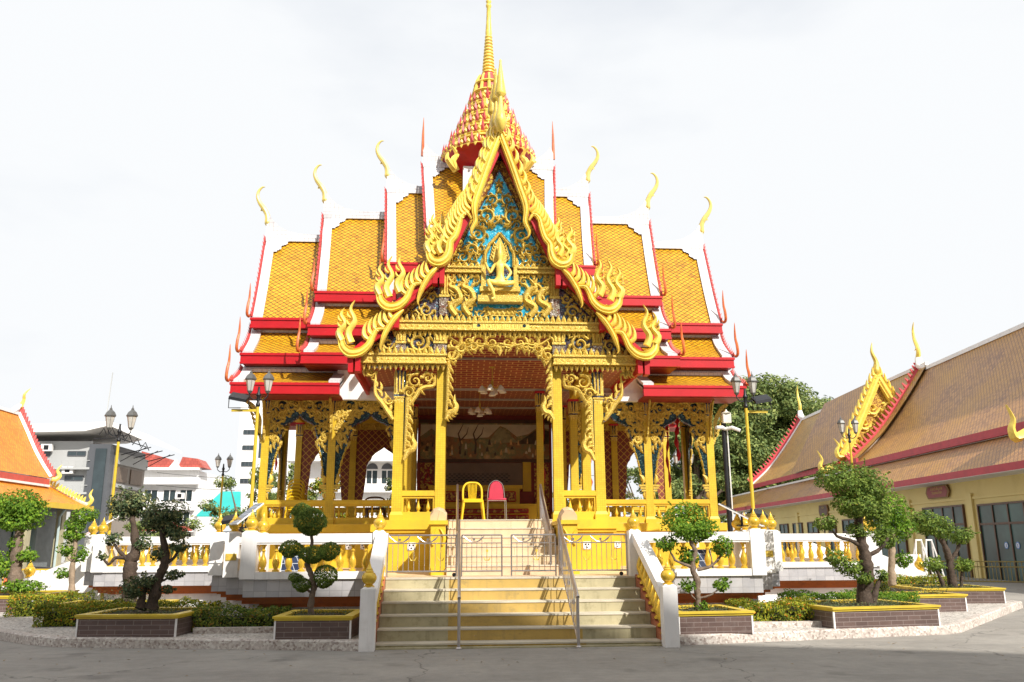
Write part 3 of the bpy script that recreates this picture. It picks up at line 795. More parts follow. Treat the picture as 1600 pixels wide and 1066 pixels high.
for j, (yf, dz) in enumerate([(16.28, 0), (18.30, 1.02), (20.35, 1.80)]):
    m = MB(); barge(front(yf + .1), dz, m, low=(j == 0)); bb = m.build('bargeboard', GOLD, psec[j], smooth=28)
    m = MB(); chofa_front(m, yf, 10.22 + dz); m.build('ridge_finial', GOLDR if j else GOLD, psec[j], smooth=50)
    # red backing board that carries the barge
    m = MB(front(yf + .1))
    for s in (-1, 1):
        q = lambda pts: [(s * u, z + dz) for u, z in pts]
        m.prism(q([(0, 10.0), (.0, 9.66), (.62, 8.16), (1.06, 7.16), (1.20, 7.02), (1.30, 7.14), (1.02, 7.7), (.70, 8.3)]), -.10, -.012)
        if j == 0:
            m.prism(q([(1.22, 7.08), (1.24, 6.86), (2.06, 6.06), (2.26, 5.94), (2.32, 6.14), (1.75, 6.66)]), -.10, -.012)
            m.prism(q([(2.02, 6.06), (2.06, 5.84), (2.80, 5.26), (2.94, 5.12), (3.04, 5.24), (2.5, 5.72)]), -.10, -.012)
            for (u, z) in ((1.20, 6.92), (1.34, 6.92), (2.10, 5.98), (2.24, 5.98), (2.84, 5.08), (2.98, 5.06)):
                m.prism(q([(u - .05, z - .22), (u + .05, z - .22), (u + .05, z + .16), (u - .05, z + .16)]), -.25, -.002)
    m.build('barge_backing', RED, psec[j])

# --- the great pediment
PY = 16.72
m = MB(front(PY))
half = [(0, 9.72), (.60, 8.40), (1.18, 7.14), (1.30, 6.92), (2.08, 6.14), (2.90, 5.44), (2.90, 5.02), (1.10, 5.02), (1.10, 5.74), (0, 5.74)]
m.prism(half[::-1] + [(-u, z) for u, z in half[1:-1]], -.12, 0)
ped = m.build('pediment', PURM, temple)
m = MB(front(PY)); m.prism([(0, 9.34), (1.02, 7.18), (-1.02, 7.18)], .002, .02)
m.prism([(-1.03, 6.04), (1.03, 6.04), (1.03, 6.98), (-1.03, 6.98)], .002, .018)
m.build('blue_field', BLUEM, ped)
m = MB(front(PY))
for s in (-1, 1):
    sribbon(m, [(s * .0, 9.58), (s * .60, 8.28), (s * 1.12, 7.16)], .13, .01, .05, True, 3)
    sribbon(m, [(s * 1.24, 6.90), (s * 2.0, 6.12)], .12, .01, .05, True, 3); sribbon(m, [(s * 2.08, 6.0), (s * 2.84, 5.38)], .12, .01, .05, True, 3)
m.build('rake_frame', GOLDGREY, ped)
def entab(m, u0, u1, z0, z1, dep=.14, up=.17, dn=.14, pitch=.115):
    n = max(2, int((u1 - u0) / pitch)); h = z1 - z0
    m.prism([(u0, z0), (u1, z0), (u1, z1), (u0, z1)], 0, dep)
    m.prism([(u0 - .02, z1 - .03), (u1 + .02, z1 - .03), (u1 + .02, z1 + .01), (u0 - .02, z1 + .01)], 0, dep + .035)
    m.prism([(u0 - .02, z0 - .012), (u1 + .02, z0 - .012), (u1 + .02, z0 + .025), (u0 - .02, z0 + .025)], 0, dep + .03)
    for i in range(n):
        u = u0 + (u1 - u0) * (i + .5) / n
        m.tooth(u, z0 + h * .28, .07, h * .42, dep, .02)
    if up: m.teeth(u0, u1, z1 + .01, up, n, dep * .5, .05)
    if dn: m.teeth(u0, u1, z0 - .012, -dn, int(n * 1.15), dep * .5, .05)
m = MB(front(PY))
entab(m, -2.20, 2.20, 5.78, 5.95)
for s in (-1, 1):
    a, b = sorted((s * 1.10, s * 2.80)); entab(m, a, b, 5.08, 5.26)
    a, b = sorted((s * .40, s * 1.16)); entab(m, a, b, 7.03, 7.15, .10, .13, .12)
m.build('entablature', GOLDC, ped)
# inscription strip in the middle of the beam
m = MB(front(PY)); m.prism([(-.56, 5.80), (.60, 5.80), (.60, 5.94), (-.56, 5.94)], .14, .156, 0)
for u in (-.44, .5): m.lathe([(.03, 0), (.03, .004)], 0, 0, 8) if False else m.prism([(u + .04 * math.cos(a * PI / 4), 5.87 + .032 * math.sin(a * PI / 4)) for a in range(8)], .156, .164, 1)
m.build('name_strip', [GOLD, TEALM], ped)
cu = bpy.data.curves.new('inscription', 'FONT'); cu.body = 'ศาลาการเปรียญ'; cu.size = .125; cu.align_x = 'CENTER'; cu.extrude = .002; cu.space_character = 1.12
o = bpy.data.objects.new('inscription', cu); C.objects.link(o); bpy.context.view_layer.update()
me = bpy.data.meshes.new_from_object(o.evaluated_get(bpy.context.evaluated_depsgraph_get())); bpy.data.objects.remove(o)
o = bpy.data.objects.new('inscription', me); C.objects.link(o); me.materials.clear(); me.materials.append(GOLDR)
o.parent = ped; o.rotation_euler = (PI / 2, 0, 0); o.location = Vector((X0 + .03, PY - .159, 5.825)) - WORLD[temple.name]
# pilasters of the pediment
for s in (-1, 1):
    for (u, z0, z1, w) in ((1.22, 5.30, 5.76, .13), (2.02, 5.30, 5.74, .10), (1.15, 6.1, 6.98, .10)):
        u *= s; m = MB(front(PY))
        zc = z0 + (z1 - z0) * .45
        m.prism([(u - w, z0), (u + w, z0), (u + w, zc), (u - w, zc)], .0, .05, 1)
        m.prism([(u - w - .01, zc), (u + w + .01, zc), (u + w + .01, zc + .05), (u - w - .01, zc + .05)], 0, .075, 0)
        m.prism([(u - w * .9, zc + .05), (u + w * .9, zc + .05), (u + w * 1.15, z1), (u - w * 1.15, z1)], 0, .06, 0)
        for k in (-1, 0, 1): m.ribbon([(u + k * w * .55, zc + .06), (u + k * w * .6, z1 - .05), (u + k * w * .8, z1)], [w * .45, w * .4, w * .2], .06, .035, mat=0)
        m.build('pilaster', [GOLDC, MIRM], ped)
# scroll work
m = MB(front(PY)); D = .09
def pxs(lst, Y=PY):
    out = []
    for (px, py, rp, st, d) in lst:
        x, z = at(px, py, Y); out.append((x - X0, z, rp * .0131, st, d))
    return out
fill_scrolls(m, pxs([(768, 313, 9, -1.2, 1), (759.5, 338, 12.5, -1.2, 1), (747, 368, 12, 1.9, -1), (736, 392, 11, -1.0, 1), (724, 403, 10, 2.2, -1), (712, 407, 7, 1, 1), (741, 405, 8, .5, 1), (764, 326, 6, 1, -1), (753, 352, 7, 0, 1), (727, 388, 7, 2, 1), (768, 352, 6, 2, 1), (751, 389, 7, 3, 1)]), .02, D)
for (px, py, r) in ((777, 290, 8), (777, 300, 6), (777, 347, 8)):
    x, z = at(px, py, PY); u = x - X0 + .04
    for a in (0, .9, -.9, 2.2, -2.2): flame(m, u, z, PI / 2 + a, r * .0131 * (1.5 if a == 0 else 1), .07, .02, D, .3 * (1 if a > 0 else -1))
m.build('scroll_ornament', GOLDC, ped, smooth=28)
# lower panel nagas and scrolls
for s in (-1, 1):
    m = MB(front(PY))
    for (bu, tu) in ((.52, .60), (.80, .92)):
        sribbon(m, [(s * (bu + .1), 6.10), (s * (bu + .22), 6.30), (s * (bu + .02), 6.45), (s * (bu + .10), 6.66), (s * (bu + .24), 6.74), (s * tu, 6.95)], [.12, .15, .14, .15, .11, .02], .03, .12)
        for t in range(7): flame(m, s * (bu + .12 + .04 * math.sin(t * 2.2)), 6.14 + .11 * t, PI / 2 + s * (.8 if t % 2 else -.8), .22, .085, .03, .08, .5 * s)
        scroll(m, s * (bu + .14), 6.62, .10, 0, s, .045, .03, .07)
    scroll(m, s * .40, 6.16, .11, 1, s, .05, .02, .07); scroll(m, s * .62, 6.14, .08, 1, -s, .04, .02, .07)
    for (u_, z_, r_, st_, d_) in ((.60, 6.36, .10, 0, 1), (.98, 6.30, .10, 2, -1), (.50, 6.86, .08, 1, 1), (.74, 6.84, .08, 0, -1), (.98, 6.84, .07, 1, 1), (.22, 6.18, .09, 0, 1), (.86, 6.12, .08, 0, 1)):
        scroll(m, s * u_, z_, r_, st_ if s > 0 else PI - st_, d_ * s, .05, .02, .07)
    m.build('naga_carving', GOLDC, ped, smooth=28); m = MB(front(PY))
    # square panels over the side bays
    scroll(m, s * 1.66, 5.53, .185, .5, s, .075, .01, .09, 1.6, 7)
    for (du, dz_) in ((-.2, -.14), (.2, -.14), (-.2, .16), (.2, .16)): flame(m, s * 1.66 + du, 5.53 + dz_, math.atan2(dz_, du), .12, .06, .01, .06)
    m.build('scroll_ornament', GOLDC, ped, smooth=28); m = MB(front(PY))
    # corner pieces under the rake
    scroll(m, s * 1.52, 6.22, .13, 0, s, .06, .01, .07); scroll(m, s * 1.40, 6.5, .09, 0, -s, .05, .01, .07); scroll(m, s * 1.76, 6.12, .08, 0, -s, .04, .01, .07)
    m.build('scroll_ornament', GOLDC, ped, smooth=28); m = MB(front(PY))
    scroll(m, s * 2.28, 5.50, .12, 0, s, .06, .01, .07); scroll(m, s * 2.52, 5.40, .08, 0, -s, .04, .01, .07)
    m.build('scroll_ornament', GOLDC, ped, smooth=28); m = MB(front(PY))
m.prism([(-.34, 6.10), (.34, 6.10), (.24, 6.26), (-.24, 6.26)], .02, .06)
m.teeth(-.3, .3, 6.12, .14, 6, .06, .05)
m.build('scroll_ornament', GOLDC, ped, smooth=28)
# niche, throne
m = MB(front(PY))
for s in (-1, 1):
    sribbon(m, [(0, 7.92), (s * .16, 7.72), (s * .22, 7.66), (s * .24, 7.58), (s * .30, 7.46), (s * .30, 7.16)], .075, .02, .08, True, 4)
    m.prism([(s * .34 - .05, 6.70), (s * .34 + .05, 6.70), (s * .34 + .05, 7.2), (s * .34 - .05, 7.2)], .0, .10)
    m.tooth(s * .34, 7.2, .14, .26, .03, .06)
m.prism([(-.42, 6.60), (.42, 6.60), (.42, 6.70), (-.42, 6.70)], 0, .20); m.prism([(-.38, 6.50), (.38, 6.50), (.38, 6.60), (-.38, 6.60)], 0, .14)
m.prism([(-.46, 6.36), (.46, 6.36), (.46, 6.50), (-.46, 6.50)], 0, .24); m.teeth(-.4, .4, 6.52, .07, 9, .14, .03)
m.build('niche_throne', GOLDC, ped)
# flame-shaped halo and seated figure
m = MB(lambda u, v, w: (X0 + u * 1.2, PY - w, 7.2 + (v - 7.2) * 1.12)); m.prism([(0, 7.78), (.08, 7.58), (.13, 7.40), (.12, 7.28), (.06, 7.2), (-.06, 7.2), (-.12, 7.28), (-.13, 7.40), (-.08, 7.58)], .03, .07)
for k in range(6):
    t = k / 6
    for s in (-1, 1): flame(m, s * (.13 - .08 * t), 7.3 + .36 * t, PI / 2 - s * .5, .1, .04, .05, .04, .4 * s)
m.build('halo', GOLDC, ped)
def skinned(name, verts, edges, rad, mat, parent, sub=1, loc=Vector()):
    me = bpy.data.meshes.new(name); w = WORLD[parent.name] if parent else Vector(loc)
    me.from_pydata([Vector(v) - w for v in verts], edges, []); me.materials.append(mat)
    o = bpy.data.objects.new(name, me); C.objects.link(o); o.parent = parent
    sk = o.modifiers.new('skin', 'SKIN'); sk.use_smooth_shade = True
    for i, r in enumerate(rad):
        a = me.skin_vertices[0].data[i]; r = r if isinstance(r, tuple) else (r, r); a.radius = r; a.use_root = (i == 0)
    ss = o.modifiers.new('sub', 'SUBSURF'); ss.levels = ss.render_levels = sub
    WORLD[o.name] = w
    return o
fy = PY - .18
def G(u, z, d=0): return (X0 + u * 1.22, fy - d, 6.72 + (z - 6.72) * 1.2)
vs = [G(0, 6.76, .0), G(0, 6.90), G(0, 7.02), G(0, 7.10), G(0, 7.17), G(0, 7.24), G(0, 7.31), G(0, 7.38), G(0, 7.52),
      G(-.10, 7.09), G(-.17, 6.93, .03), G(-.24, 7.08, .06), G(-.25, 7.12, .07),
      G(.10, 7.09), G(.19, 6.95, .02), G(.11, 6.82, .08), G(.08, 6.81, .09),
      G(-.10, 6.76, .03), G(-.22, 6.78, .12), G(-.13, 6.60, .14), G(-.10, 6.46, .13), G(-.16, 6.44, .17),
      G(.10, 6.75, .03), G(.24, 6.75, .11), G(.08, 6.71, .15), G(.0, 6.71, .15)]
es = [(0, 1), (1, 2), (2, 3), (3, 4), (4, 5), (5, 6), (6, 7), (7, 8), (3, 9), (9, 10), (10, 11), (11, 12), (3, 13), (13, 14), (14, 15), (15, 16),
      (0, 17), (17, 18), (18, 19), (19, 20), (20, 21), (0, 22), (22, 23), (23, 24), (24, 25)]
rd = [.075, .055, .075, .06, .03, .05, .05, .035, .008, .034, .026, .02, .018, .034, .026, .02, .018, .05, .042, .034, .025, .02, .05, .042, .03, .022]
skinned('deity_figure', vs, es, [r_ * 1.3 for r_ in rd], GOLD, ped)

# --- carved brackets of the porch front
m = MB(front(16.72))
for s in (-1, 1):
    # valance of the central opening
    for (u, z, r, st, d) in ((.93, 5.54, .18, 0, 1), (.66, 5.55, .16, 2, -1), (.41, 5.55, .15, 0, 1), (.17, 5.54, .14, 2, -1), (.97, 5.28, .14, 1, 1), (.54, 5.44, .08, 1, 1), (.80, 5.42, .09, 2, 1)):
        scroll(m, s * u, z, r, st if s > 0 else PI - st, d * s, .07, 0, .08)
        flame(m, s * u, z - r * .8, -PI / 2 - s * .5, r * 1.1, .05, 0, .05)
    sribbon(m, [(s * 1.06, 5.66), (s * .8, 5.5), (s * .5, 5.52), (s * .25, 5.48), (0, 5.52)], .06, 0, .07, n=4)
    sribbon(m, [(s * .86, 5.48), (s * .93, 5.3), (s * 1.03, 5.14)], [.05, .08, .05], 0, .06)
    # long side drops with leaves
    sribbon(m, [(s * 1.04, 5.3), (s * 1.05, 4.9), (s * 1.06, 4.4), (s * 1.08, 4.1)], [.09, .08, .07, .05], 0, .06)
    for i in range(12): flame(m, s * 1.08, 5.26 - i * .09, -PI / 2 - s * (1.1 if i % 2 else .6), .17, .085, 0, .06, .6 * s)
    sribbon(m, [(s * 1.09, 3.95), (s * 1.02, 4.08), (s * .92, 4.12), (s * .88, 4.22), (s * .92, 4.32), (s * .91, 4.46)], [.06, .13, .12, .11, .08, .01], 0, .08)
    for a in range(4): flame(m, s * (1.06 - .04 * a), 4.0 + .03 * a, -PI / 2 - s * (.3 + .3 * a), .11, .05, 0, .05)
m.teeth(-.10, .10, 5.52, -.26, 1, 0, .07)
for a in (-.9, .9): flame(m, 0, 5.5, -PI / 2 + a, .16, .07, 0, .06)
m.build('valance', GOLDC, temple, smooth=28)
for s in (-1, 1):
    m = MB(front(16.78))
    for (u, z, r, st, d) in ((1.72, 4.74, .14, 2, -1), (1.46, 4.80, .10, 0, 1), (1.84, 4.5, .11, 0, 1)):
        scroll(m, s * u, z, r, st if s > 0 else PI - st, d * s, .06, 0, .07)
    sribbon(m, [(s * 1.32, 4.9), (s * 1.34, 4.66), (s * 1.5, 4.62), (s * 1.62, 4.56), (s * 1.72, 4.4), (s * 1.82, 4.25)], [.03, .08, .09, .10, .09, .07], 0, .07)
    flame(m, s * 1.6, 4.6, -PI / 2 - s * .4, .17, .07, 0, .06)
    sribbon(m, [(s * 1.86, 4.4), (s * 1.87, 4.0), (s * 1.88, 3.55), (s * 1.90, 3.3)], [.10, .08, .07, .05], 0, .06)
    for i in range(12): flame(m, s * 1.88, 4.42 - i * .09, -PI / 2 - s * (1.1 if i % 2 else .6), .17, .085, 0, .06, .6 * s)
    sribbon(m, [(s * 1.91, 3.14), (s * 1.84, 3.3), (s * 1.74, 3.36), (s * 1.70, 3.46), (s * 1.74, 3.56), (s * 1.73, 3.70)], [.06, .12, .12, .11, .08, .01], 0, .08)
    # outer naga bracket
    sribbon(m, [(s * 2.14, 3.95), (s * 2.24, 4.1), (s * 2.36, 4.28), (s * 2.5, 4.46), (s * 2.52, 4.72), (s * 2.50, 4.95)], [.06, .10, .10, .08, .06, .015], 0, .08)
    for i in range(7): flame(m, s * (2.18 + .05 * i), 4.02 + .10 * i, PI / 2 + s * (.2 if i % 2 else -.5), .2, .07, 0, .05, -.5 * s)
    scroll(m, s * 2.24, 4.34, .08, 0, s, .05, 0, .06); scroll(m, s * 2.62, 4.93, .09, 0, s, .05, 0, .06)
    for i in range(4): flame(m, s * (2.62 + .03 * i), 5.02, -PI / 2 + s * (.2 * i - .3), .2, .06, 0, .05)
    m.build('carved_bracket', GOLDC, temple, smooth=28)
    m = MB(front(16.84))   # narrow dark mosaic edge beside the columns
    a, b = sorted((s * 1.075, s * 1.10)); m.prism([(a, 4.2), (b, 4.2), (b, 5.74), (a, 5.74)], -.02, .03)
    a, b = sorted((s * 1.91, s * 1.945)); m.prism([(a, 3.3), (b, 3.3), (b, 4.95), (a, 4.95)], -.02, .03)
    m.build('mosaic_edge', TEALM, temple)

# --- arched spandrel panels between the wing columns
def arch_panel(T, u0, u1, parent, ztop=5.0, front_face=True):
    b = u1 - u0; cu_ = (u0 + u1) / 2; h = b / 2
    # normalised half outline from the apex of the opening outward and down to the foot
    half = [(0, 4.60), (.10, 4.50), (.26, 4.43), (.42, 4.38), (.53, 4.32), (.55, 4.22), (.60, 4.12), (.64, 3.98), (.68, 3.82), (.80, 3.48), (.88, 3.10), (.94, 2.84), (1, 2.74)]
    m = MB(T)
    out = []
    for s in (-1, 1):
        pts = [(cu_ + s * u * h, z) for u, z in half]
        poly = [(cu_, ztop)] + [(cu_ + s * h, ztop)] + pts[::-1]
        m.prism(poly, -.02, .02, 0)
    pnl = m.build('arch_panel', TEALM, parent)
    for s in (-1, 1):
        m = MB(T)
        pts = [(cu_ + s * u * h, z) for u, z in half]
        m.ribbon(pts[:9], .045, .02, .045, mat=1)
        k = 24; P = smooth_path(pts[7:12], 8); mb_ = MB(T); mb_.ribbon(P, .03, .0, .03, mat=0)
        for i in range(k):
            p = P[int(i / k * (len(P) - 1))]; mb_.tooth(p[0] - s * .0, p[1] - .03, .06, .07, .02, .04, 0)
        mb_.build('beaded_edge', [GOLDR, PURM], pnl, smooth=28)
        S = lambda u, z, r, st, d, L=6: scroll(m, cu_ + s * u * h, z, r * 1.12 * b / 1.5, st if s > 0 else PI - st, d * s, .078 * b / 1.5, .02, .06, leaves=L)
        S(.62, 4.80, .17, 0, 1); S(.30, 4.80, .12, 2, -1); S(.76, 4.50, .14, 1, -1); S(.80, 4.22, .11, 0, 1); S(.80, 4.02, .08, 1, -1, 3); S(.92, 4.05, .07, 1, 1, 3); S(.90, 4.86, .09, 1, 1, 4); S(.42, 4.62, .08, 0, 1, 4); S(.93, 4.62, .08, 2, 1, 4); S(.60, 4.58, .09, 2, -1, 4); S(.92, 4.34, .07, 2, 1, 3); S(.14, 4.88, .07, 0, -1, 3)
        for (u, z, a) in ((.72, 4.02, -2.0), (.80, 3.95, -1.4), (.60, 4.33, -2.4), (.92, 3.86, -1.5), (.45, 4.62, 1.2)): flame(m, cu_ + s * u * h, z, a if s > 0 else PI - a, .2, .09, .02, .06)
        m.tooth(cu_ + s * .55 * h, 4.20, .12, -.16, .02, .05, 0); m.tooth(cu_ + s * .64 * h, 3.95, .13, -.2, .02, .06, 0)
        m.build('scroll_ornament', [GOLDCS, PURM], pnl, smooth=28); m = MB(T)
        # foot
        for j, (w_, z) in enumerate(((.16, 2.86), (.13, 2.80), (.10, 2.74))):
            uu = cu_ + s * (h - w_ / 2); m.prism([(uu - w_ / 2, z), (uu + w_ / 2, z), (uu + w_ / 2, z + .045), (uu - w_ / 2, z + .045)], -.03, .05, 0)
        flame(m, cu_ + s * (h - .05), 2.95, PI / 2 + s * .25, .22, .12, .02, .04); flame(m, cu_ + s * (h - .03), 2.72, -PI / 2, .16, .08, .02, .04)
        m.build('bracket_foot', [GOLDR, PURM], pnl, smooth=28)
    m = MB(T); m.tooth(cu_, 4.66, .20, .30, .03, .08, 0); m.tooth(cu_, 4.70, .11, -.12, .03, .05, 0)
    m.build('pendant_leaf', GOLDCS, pnl, smooth=28)
for s in (-1, 1):
    for (a, b) in ((2.12, 3.78), (3.96, 5.36)):
        a, b = sorted((s * a, s * b)); arch_panel(front(20.50), a, b, temple)
    arch_panel(side(s, 5.45, 21.65), -.95, .95, temple)
    # little carved bracket hanging from the eave in front of the wing columns
    for u in (3.87, 5.45):
        m = MB(); m.T = lambda a, b, c, u=u: (X0 + s * u + c - .03, 20.44 - a, b)
        sribbon(m, [(.02, 3.95), (.10, 4.2), (.14, 4.5), (.34, 4.78), (.52, 4.92)], [.03, .09, .11, .12, .07], 0, .06)
        for i in range(6): flame(m, .06 + .05 * i, 4.1 + .12 * i, PI / 2 - .8, .16, .07, 0, .05)
        m.build('eave_bracket', GOLDCS, temple)
    m = MB(); m.T = lambda a, b, c: (X0 + s * (5.56 + a), 20.5 + c, b)
    sribbon(m, [(.0, 3.9), (.06, 4.2), (.08, 4.5), (.26, 4.80), (.42, 4.92)], [.03, .09, .11, .12, .07], 0, .06)
    for i in range(6): flame(m, .04 + .04 * i, 4.1 + .12 * i, PI / 2 - .8, .16, .07, 0, .05)
    m.build('eave_bracket', GOLDCS, temple)

# --- back wall of the hall, lattice screens
m = MB(); m.box(X0 - 2.0, X0 + 2.0, 24.95, 25.05, FL, 5.262)
bw = m.build('back_wall', DRED, temple)
m = MB(front(24.94))
m.prism([(-1.96, 5.02), (1.96, 5.02), (1.96, 5.12), (-1.96, 5.12)], 0, .07); m.prism([(-1.96, 3.86), (1.96, 3.86), (1.96, 3.95), (-1.96, 3.95)], 0, .07)
m.build('picture_rail', WOODM, bw)
def mural_mat():
    m_, nt, b = nodes_of('painted_mural')
    p = pos(nt)
    f = noise(nt, p, 2.2, 9, .68); c = ramp(nt, f, [(.32, (.07, .05, .03)), (.45, (.40, .20, .08)), (.54, (.20, .22, .10)), (.64, (.66, .42, .18)), (.8, (.7, .62, .46))])
    nt.links.new(c, b.inputs['Base Color']); b.inputs['Roughness'].default_value = .6
    return m_
MUR = mural_mat()
m = MB(front(24.94)); m.prism([(-1.92, 3.95), (1.92, 3.95), (1.92, 5.02), (-1.92, 5.02)], .01, .03, 0)
m.prism([(-1.92, 4.62), (-1.6, 4.86), (-1.3, 4.66), (-.6, 4.55), (.1, 4.60), (.45, 4.94), (.62, 4.88), (.95, 4.62), (1.3, 4.70), (1.6, 4.92), (1.92, 4.84), (1.92, 4.98), (-1.92, 4.98)], .03, .033, 1)
m.prism([(.1, 4.42), (.3, 4.74), (.46, 4.90), (.6, 4.80), (.98, 4.45)], .033, .036, 2); m.prism([(.9, 4.40), (1.3, 4.66), (1.62, 4.88), (1.92, 4.78), (1.92, 4.4)], .033, .036, 3)
r2 = random.Random(3)
for i in range(46):
    u = r2.uniform(-1.85, 1.8); z = r2.uniform(4.0, 4.42); w_ = r2.uniform(.02, .05); h = r2.uniform(.08, .2)
    m.prism([(u - w_, z), (u + w_, z), (u + w_ * .5, z + h * .7), (u, z + h), (u - w_ * .7, z + h * .6)], .036, .0375 + i * .00002, r2.choice((1, 2, 3, 4, 4)))
for (u, z) in ((-.75, 4.4), (-.3, 4.4)):
    m.ribbon([(u, z - .3), (u + .03, z), (u - .05, z + .3), (u + .1, z + .6)], [.07, .05, .04, .015], .037, .004, mat=3)
    m.ribbon([(u + .02, z + .1), (u + .2, z + .3), (u + .25, z + .5)], [.04, .03, .01], .037, .004, mat=3)
m.build('mural', [MUR, plain('mural_sky', (.70, .62, .46), .7), plain('mural_mountain', (.38, .34, .18), .7, 0, .4, 8), plain('mural_dark_hill', (.11, .075, .045), .7, 0, .5, 8), plain('mural_ochre', (.80, .50, .20), .7, 0, .4, 20)], bw)
m = MB(front(24.94)); m.prism([(-1.5, 3.08), (1.12, 3.08), (1.12, 3.84), (-1.5, 3.84)], .0, .04, 0)
for k in range(19): m.prism([(-1.48, 3.10 + k * .038), (1.10, 3.10 + k * .038), (1.10, 3.122 + k * .038), (-1.48, 3.122 + k * .038)], .04, .055, 0)
for r_ in range(5):
    for k in range(14):
        u = -1.18 + k * .14 + (.07 if r_ % 2 else 0); z = 3.28 + r_ * .055
        m.prism([(u - .035, z), (u + .035, z), (u + .035, z + .022), (u - .035, z + .022)], .056, .06, 1)
m.prism([(1.12, 3.0), (1.36, 3.0), (1.36, 3.86), (1.12, 3.86)], 0, .09, 2)
m.build('roller_shutter', [plain('shutter_slats', (.24, .16, .11), .5), DARKMET, YELP], bw)
for s in (-1, 1):
    m = MB(front(24.94)); a, b = sorted((s * 1.46, s * 1.90))
    m.prism([(a, 2.0), (b, 2.0), (b, 3.84), (a, 3.84)], 0, .03, 0)
    for k in range(3):
        c = (a + b) / 2; z = 2.12 + k * .58
        m.ribbon([(c - .1, z), (c - .03, z + .25), (c, z + .42), (c + .03, z + .25), (c + .1, z)], .03, .03, .02, mat=1); m.ribbon([(c - .14, z - .02), (c + .14, z - .02)], .03, .03, .02, mat=1)
    m.build('painted_panel', [REDGOLD, RED], bw)
# lattice screens beside the hall
def lattice(u0, u1):
    cu_ = (u0 + u1) / 2; h = (u1 - u0) / 2
    half = [(0, 4.28), (.10, 4.22), (.30, 4.12), (.42, 4.02), (.46, 3.92), (.54, 3.86), (.60, 3.76), (.62, 3.5), (.68, 3.0), (.76, 2.6), (1, 2.58)]
    m = MB(front(24.86))
    for s in (-1, 1): m.prism([(cu_, 4.80), (cu_ + s * h, 4.80)] + [(cu_ + s * u * h, z) for u, z in half][::-1], -.02, .02)
    l = m.build('lattice_screen', LATT, temple)
    m = MB(front(24.86)); m.prism([(u0, 4.80), (u1, 4.80), (u1, 5.0), (u0, 5.0)], -.03, .01)
    for k in range(4): scroll(m, u0 + (u1 - u0) * (k + .5) / 4, 4.95, .12, k, 1 if k % 2 else -1, .05, 0, .04)
    m.build('lattice_frieze', GOLDR, l)
for s in (-1, 1):
    for (a, b) in ((2.18, 3.78), (3.96, 5.36)): lattice(*sorted((s * a, s * b)))
    # screen that closes the hall towards the wing (facing inward)
    m = MB(side(s, 2.03, 23.75)); m.prism([(-.9, 3.9), (.9, 3.9), (.9, 5.2), (-.9, 5.2)], -.02, .02); m.build('lattice_screen', LATT, temple)

# --- spire
m = MB()
prof = [(.80, 11.6), (.82, 12.0), (1.20, 12.36), (1.36, 12.46)]
m.lathe(prof, X0, Y0, 24, 0, 0)
sp = m.build('spire', RED, temple)
lv = [(12.46, 1.36), (12.92, 1.14), (13.36, .93), (13.80, .75), (14.24, .58)]
for i, (z, r) in enumerate(lv):
    m = MB(); rn = lv[i + 1][1] if i < 4 else .44; zn = lv[i + 1][0] if i < 4 else 14.66
    m.lathe([(r * .98, z), (r, z + .02), (r, z + .07), (r * .94, z + .10), (r * .90, z + .12), (r * .88, z + .17)], X0, Y0, 24, 0, 0)
    m.lathe([(r * .84, z + .12), (rn * .86, z + .2), (rn * .80, zn - .02), (rn * .8, zn + .03)], X0, Y0, 24, 0, 1)
    n = max(12, int(2 * PI * r / .21))
    for k in range(n):
        a = 2 * PI * k / n
        L = [(r * 1.0, z + .06, .12, .15, 0, a), (r * .99, z + .02, .11, .42 if k % 3 == 0 else .32, 1, a + PI / n), (rn * .96, z + .18, .15, .22, 1, a), (rn * .93, z + .26, .08, .16, 0, a + PI / n), (r * 1.01, z + .02, .10, -.10, 0, a)]
        if k % 4 == 0: L.append((rn * 1.0, z + .16, .24, .34, 0, a))
        for (rr, zz, w_, h, mt, aa) in L:
            ca, sa = math.cos(aa), math.sin(aa)
            m.T = lambda u, v, w, ca=ca, sa=sa, rr=rr: (X0 + ca * (rr + w) - sa * u, Y0 + sa * (rr + w) + ca * u, v)
            m.tooth(0, zz, w_, h, 0, .06, mt)
        m.T = None
    m.lathe([(rn * .9, zn - .12), (rn * 1.03, zn - .10), (rn * 1.03, zn - .05), (rn * .9, zn - .03)], X0, Y0, 24, 0, 0)
    m.build('spire_tier', [GOLD, REDS], sp)
m = MB(); z0, z1 = 14.64, 15.28
m.lathe([(.44, z0), (.43, z0 + .1), (.33, z1 - .1), (.28, z1)], X0, Y0, 16, 0, 1)
for k in range(12):
    a = 2 * PI * k / 12
    m.tube([(X0 + .46 * math.cos(a), Y0 + .46 * math.sin(a), z0), (X0 + .44 * math.cos(a), Y0 + .44 * math.sin(a), z0 + .12), (X0 + .35 * math.cos(a), Y0 + .35 * math.sin(a), z1 - .1), (X0 + .29 * math.cos(a), Y0 + .29 * math.sin(a), z1)], [.05, .05, .035, .03], 5, 0)
for zz, r in ((14.62, .50), (14.95, .42)): m.lathe([(r, zz), (r + .03, zz + .03), (r, zz + .07)], X0, Y0, 16, 0, 0)
m.lathe([(.20, 15.26), (.24, 15.29), (.24, 15.34), (.19, 15.38)], X0, Y0, 12, 0, 1)
n = 12
for k in range(n):
    t = k / n; z = 15.38 + 1.35 * t; r = .20 - .095 * t
    m.lathe([(r * .78, z), (r, z + .03), (r, z + .07), (r * .8, z + .10)], X0, Y0, 12, 0, 0)
    m.lathe([(r * .76, z + .08), (r * .8, z + .09), (r * .76, z + .115)], X0, Y0, 12, 0, 1)
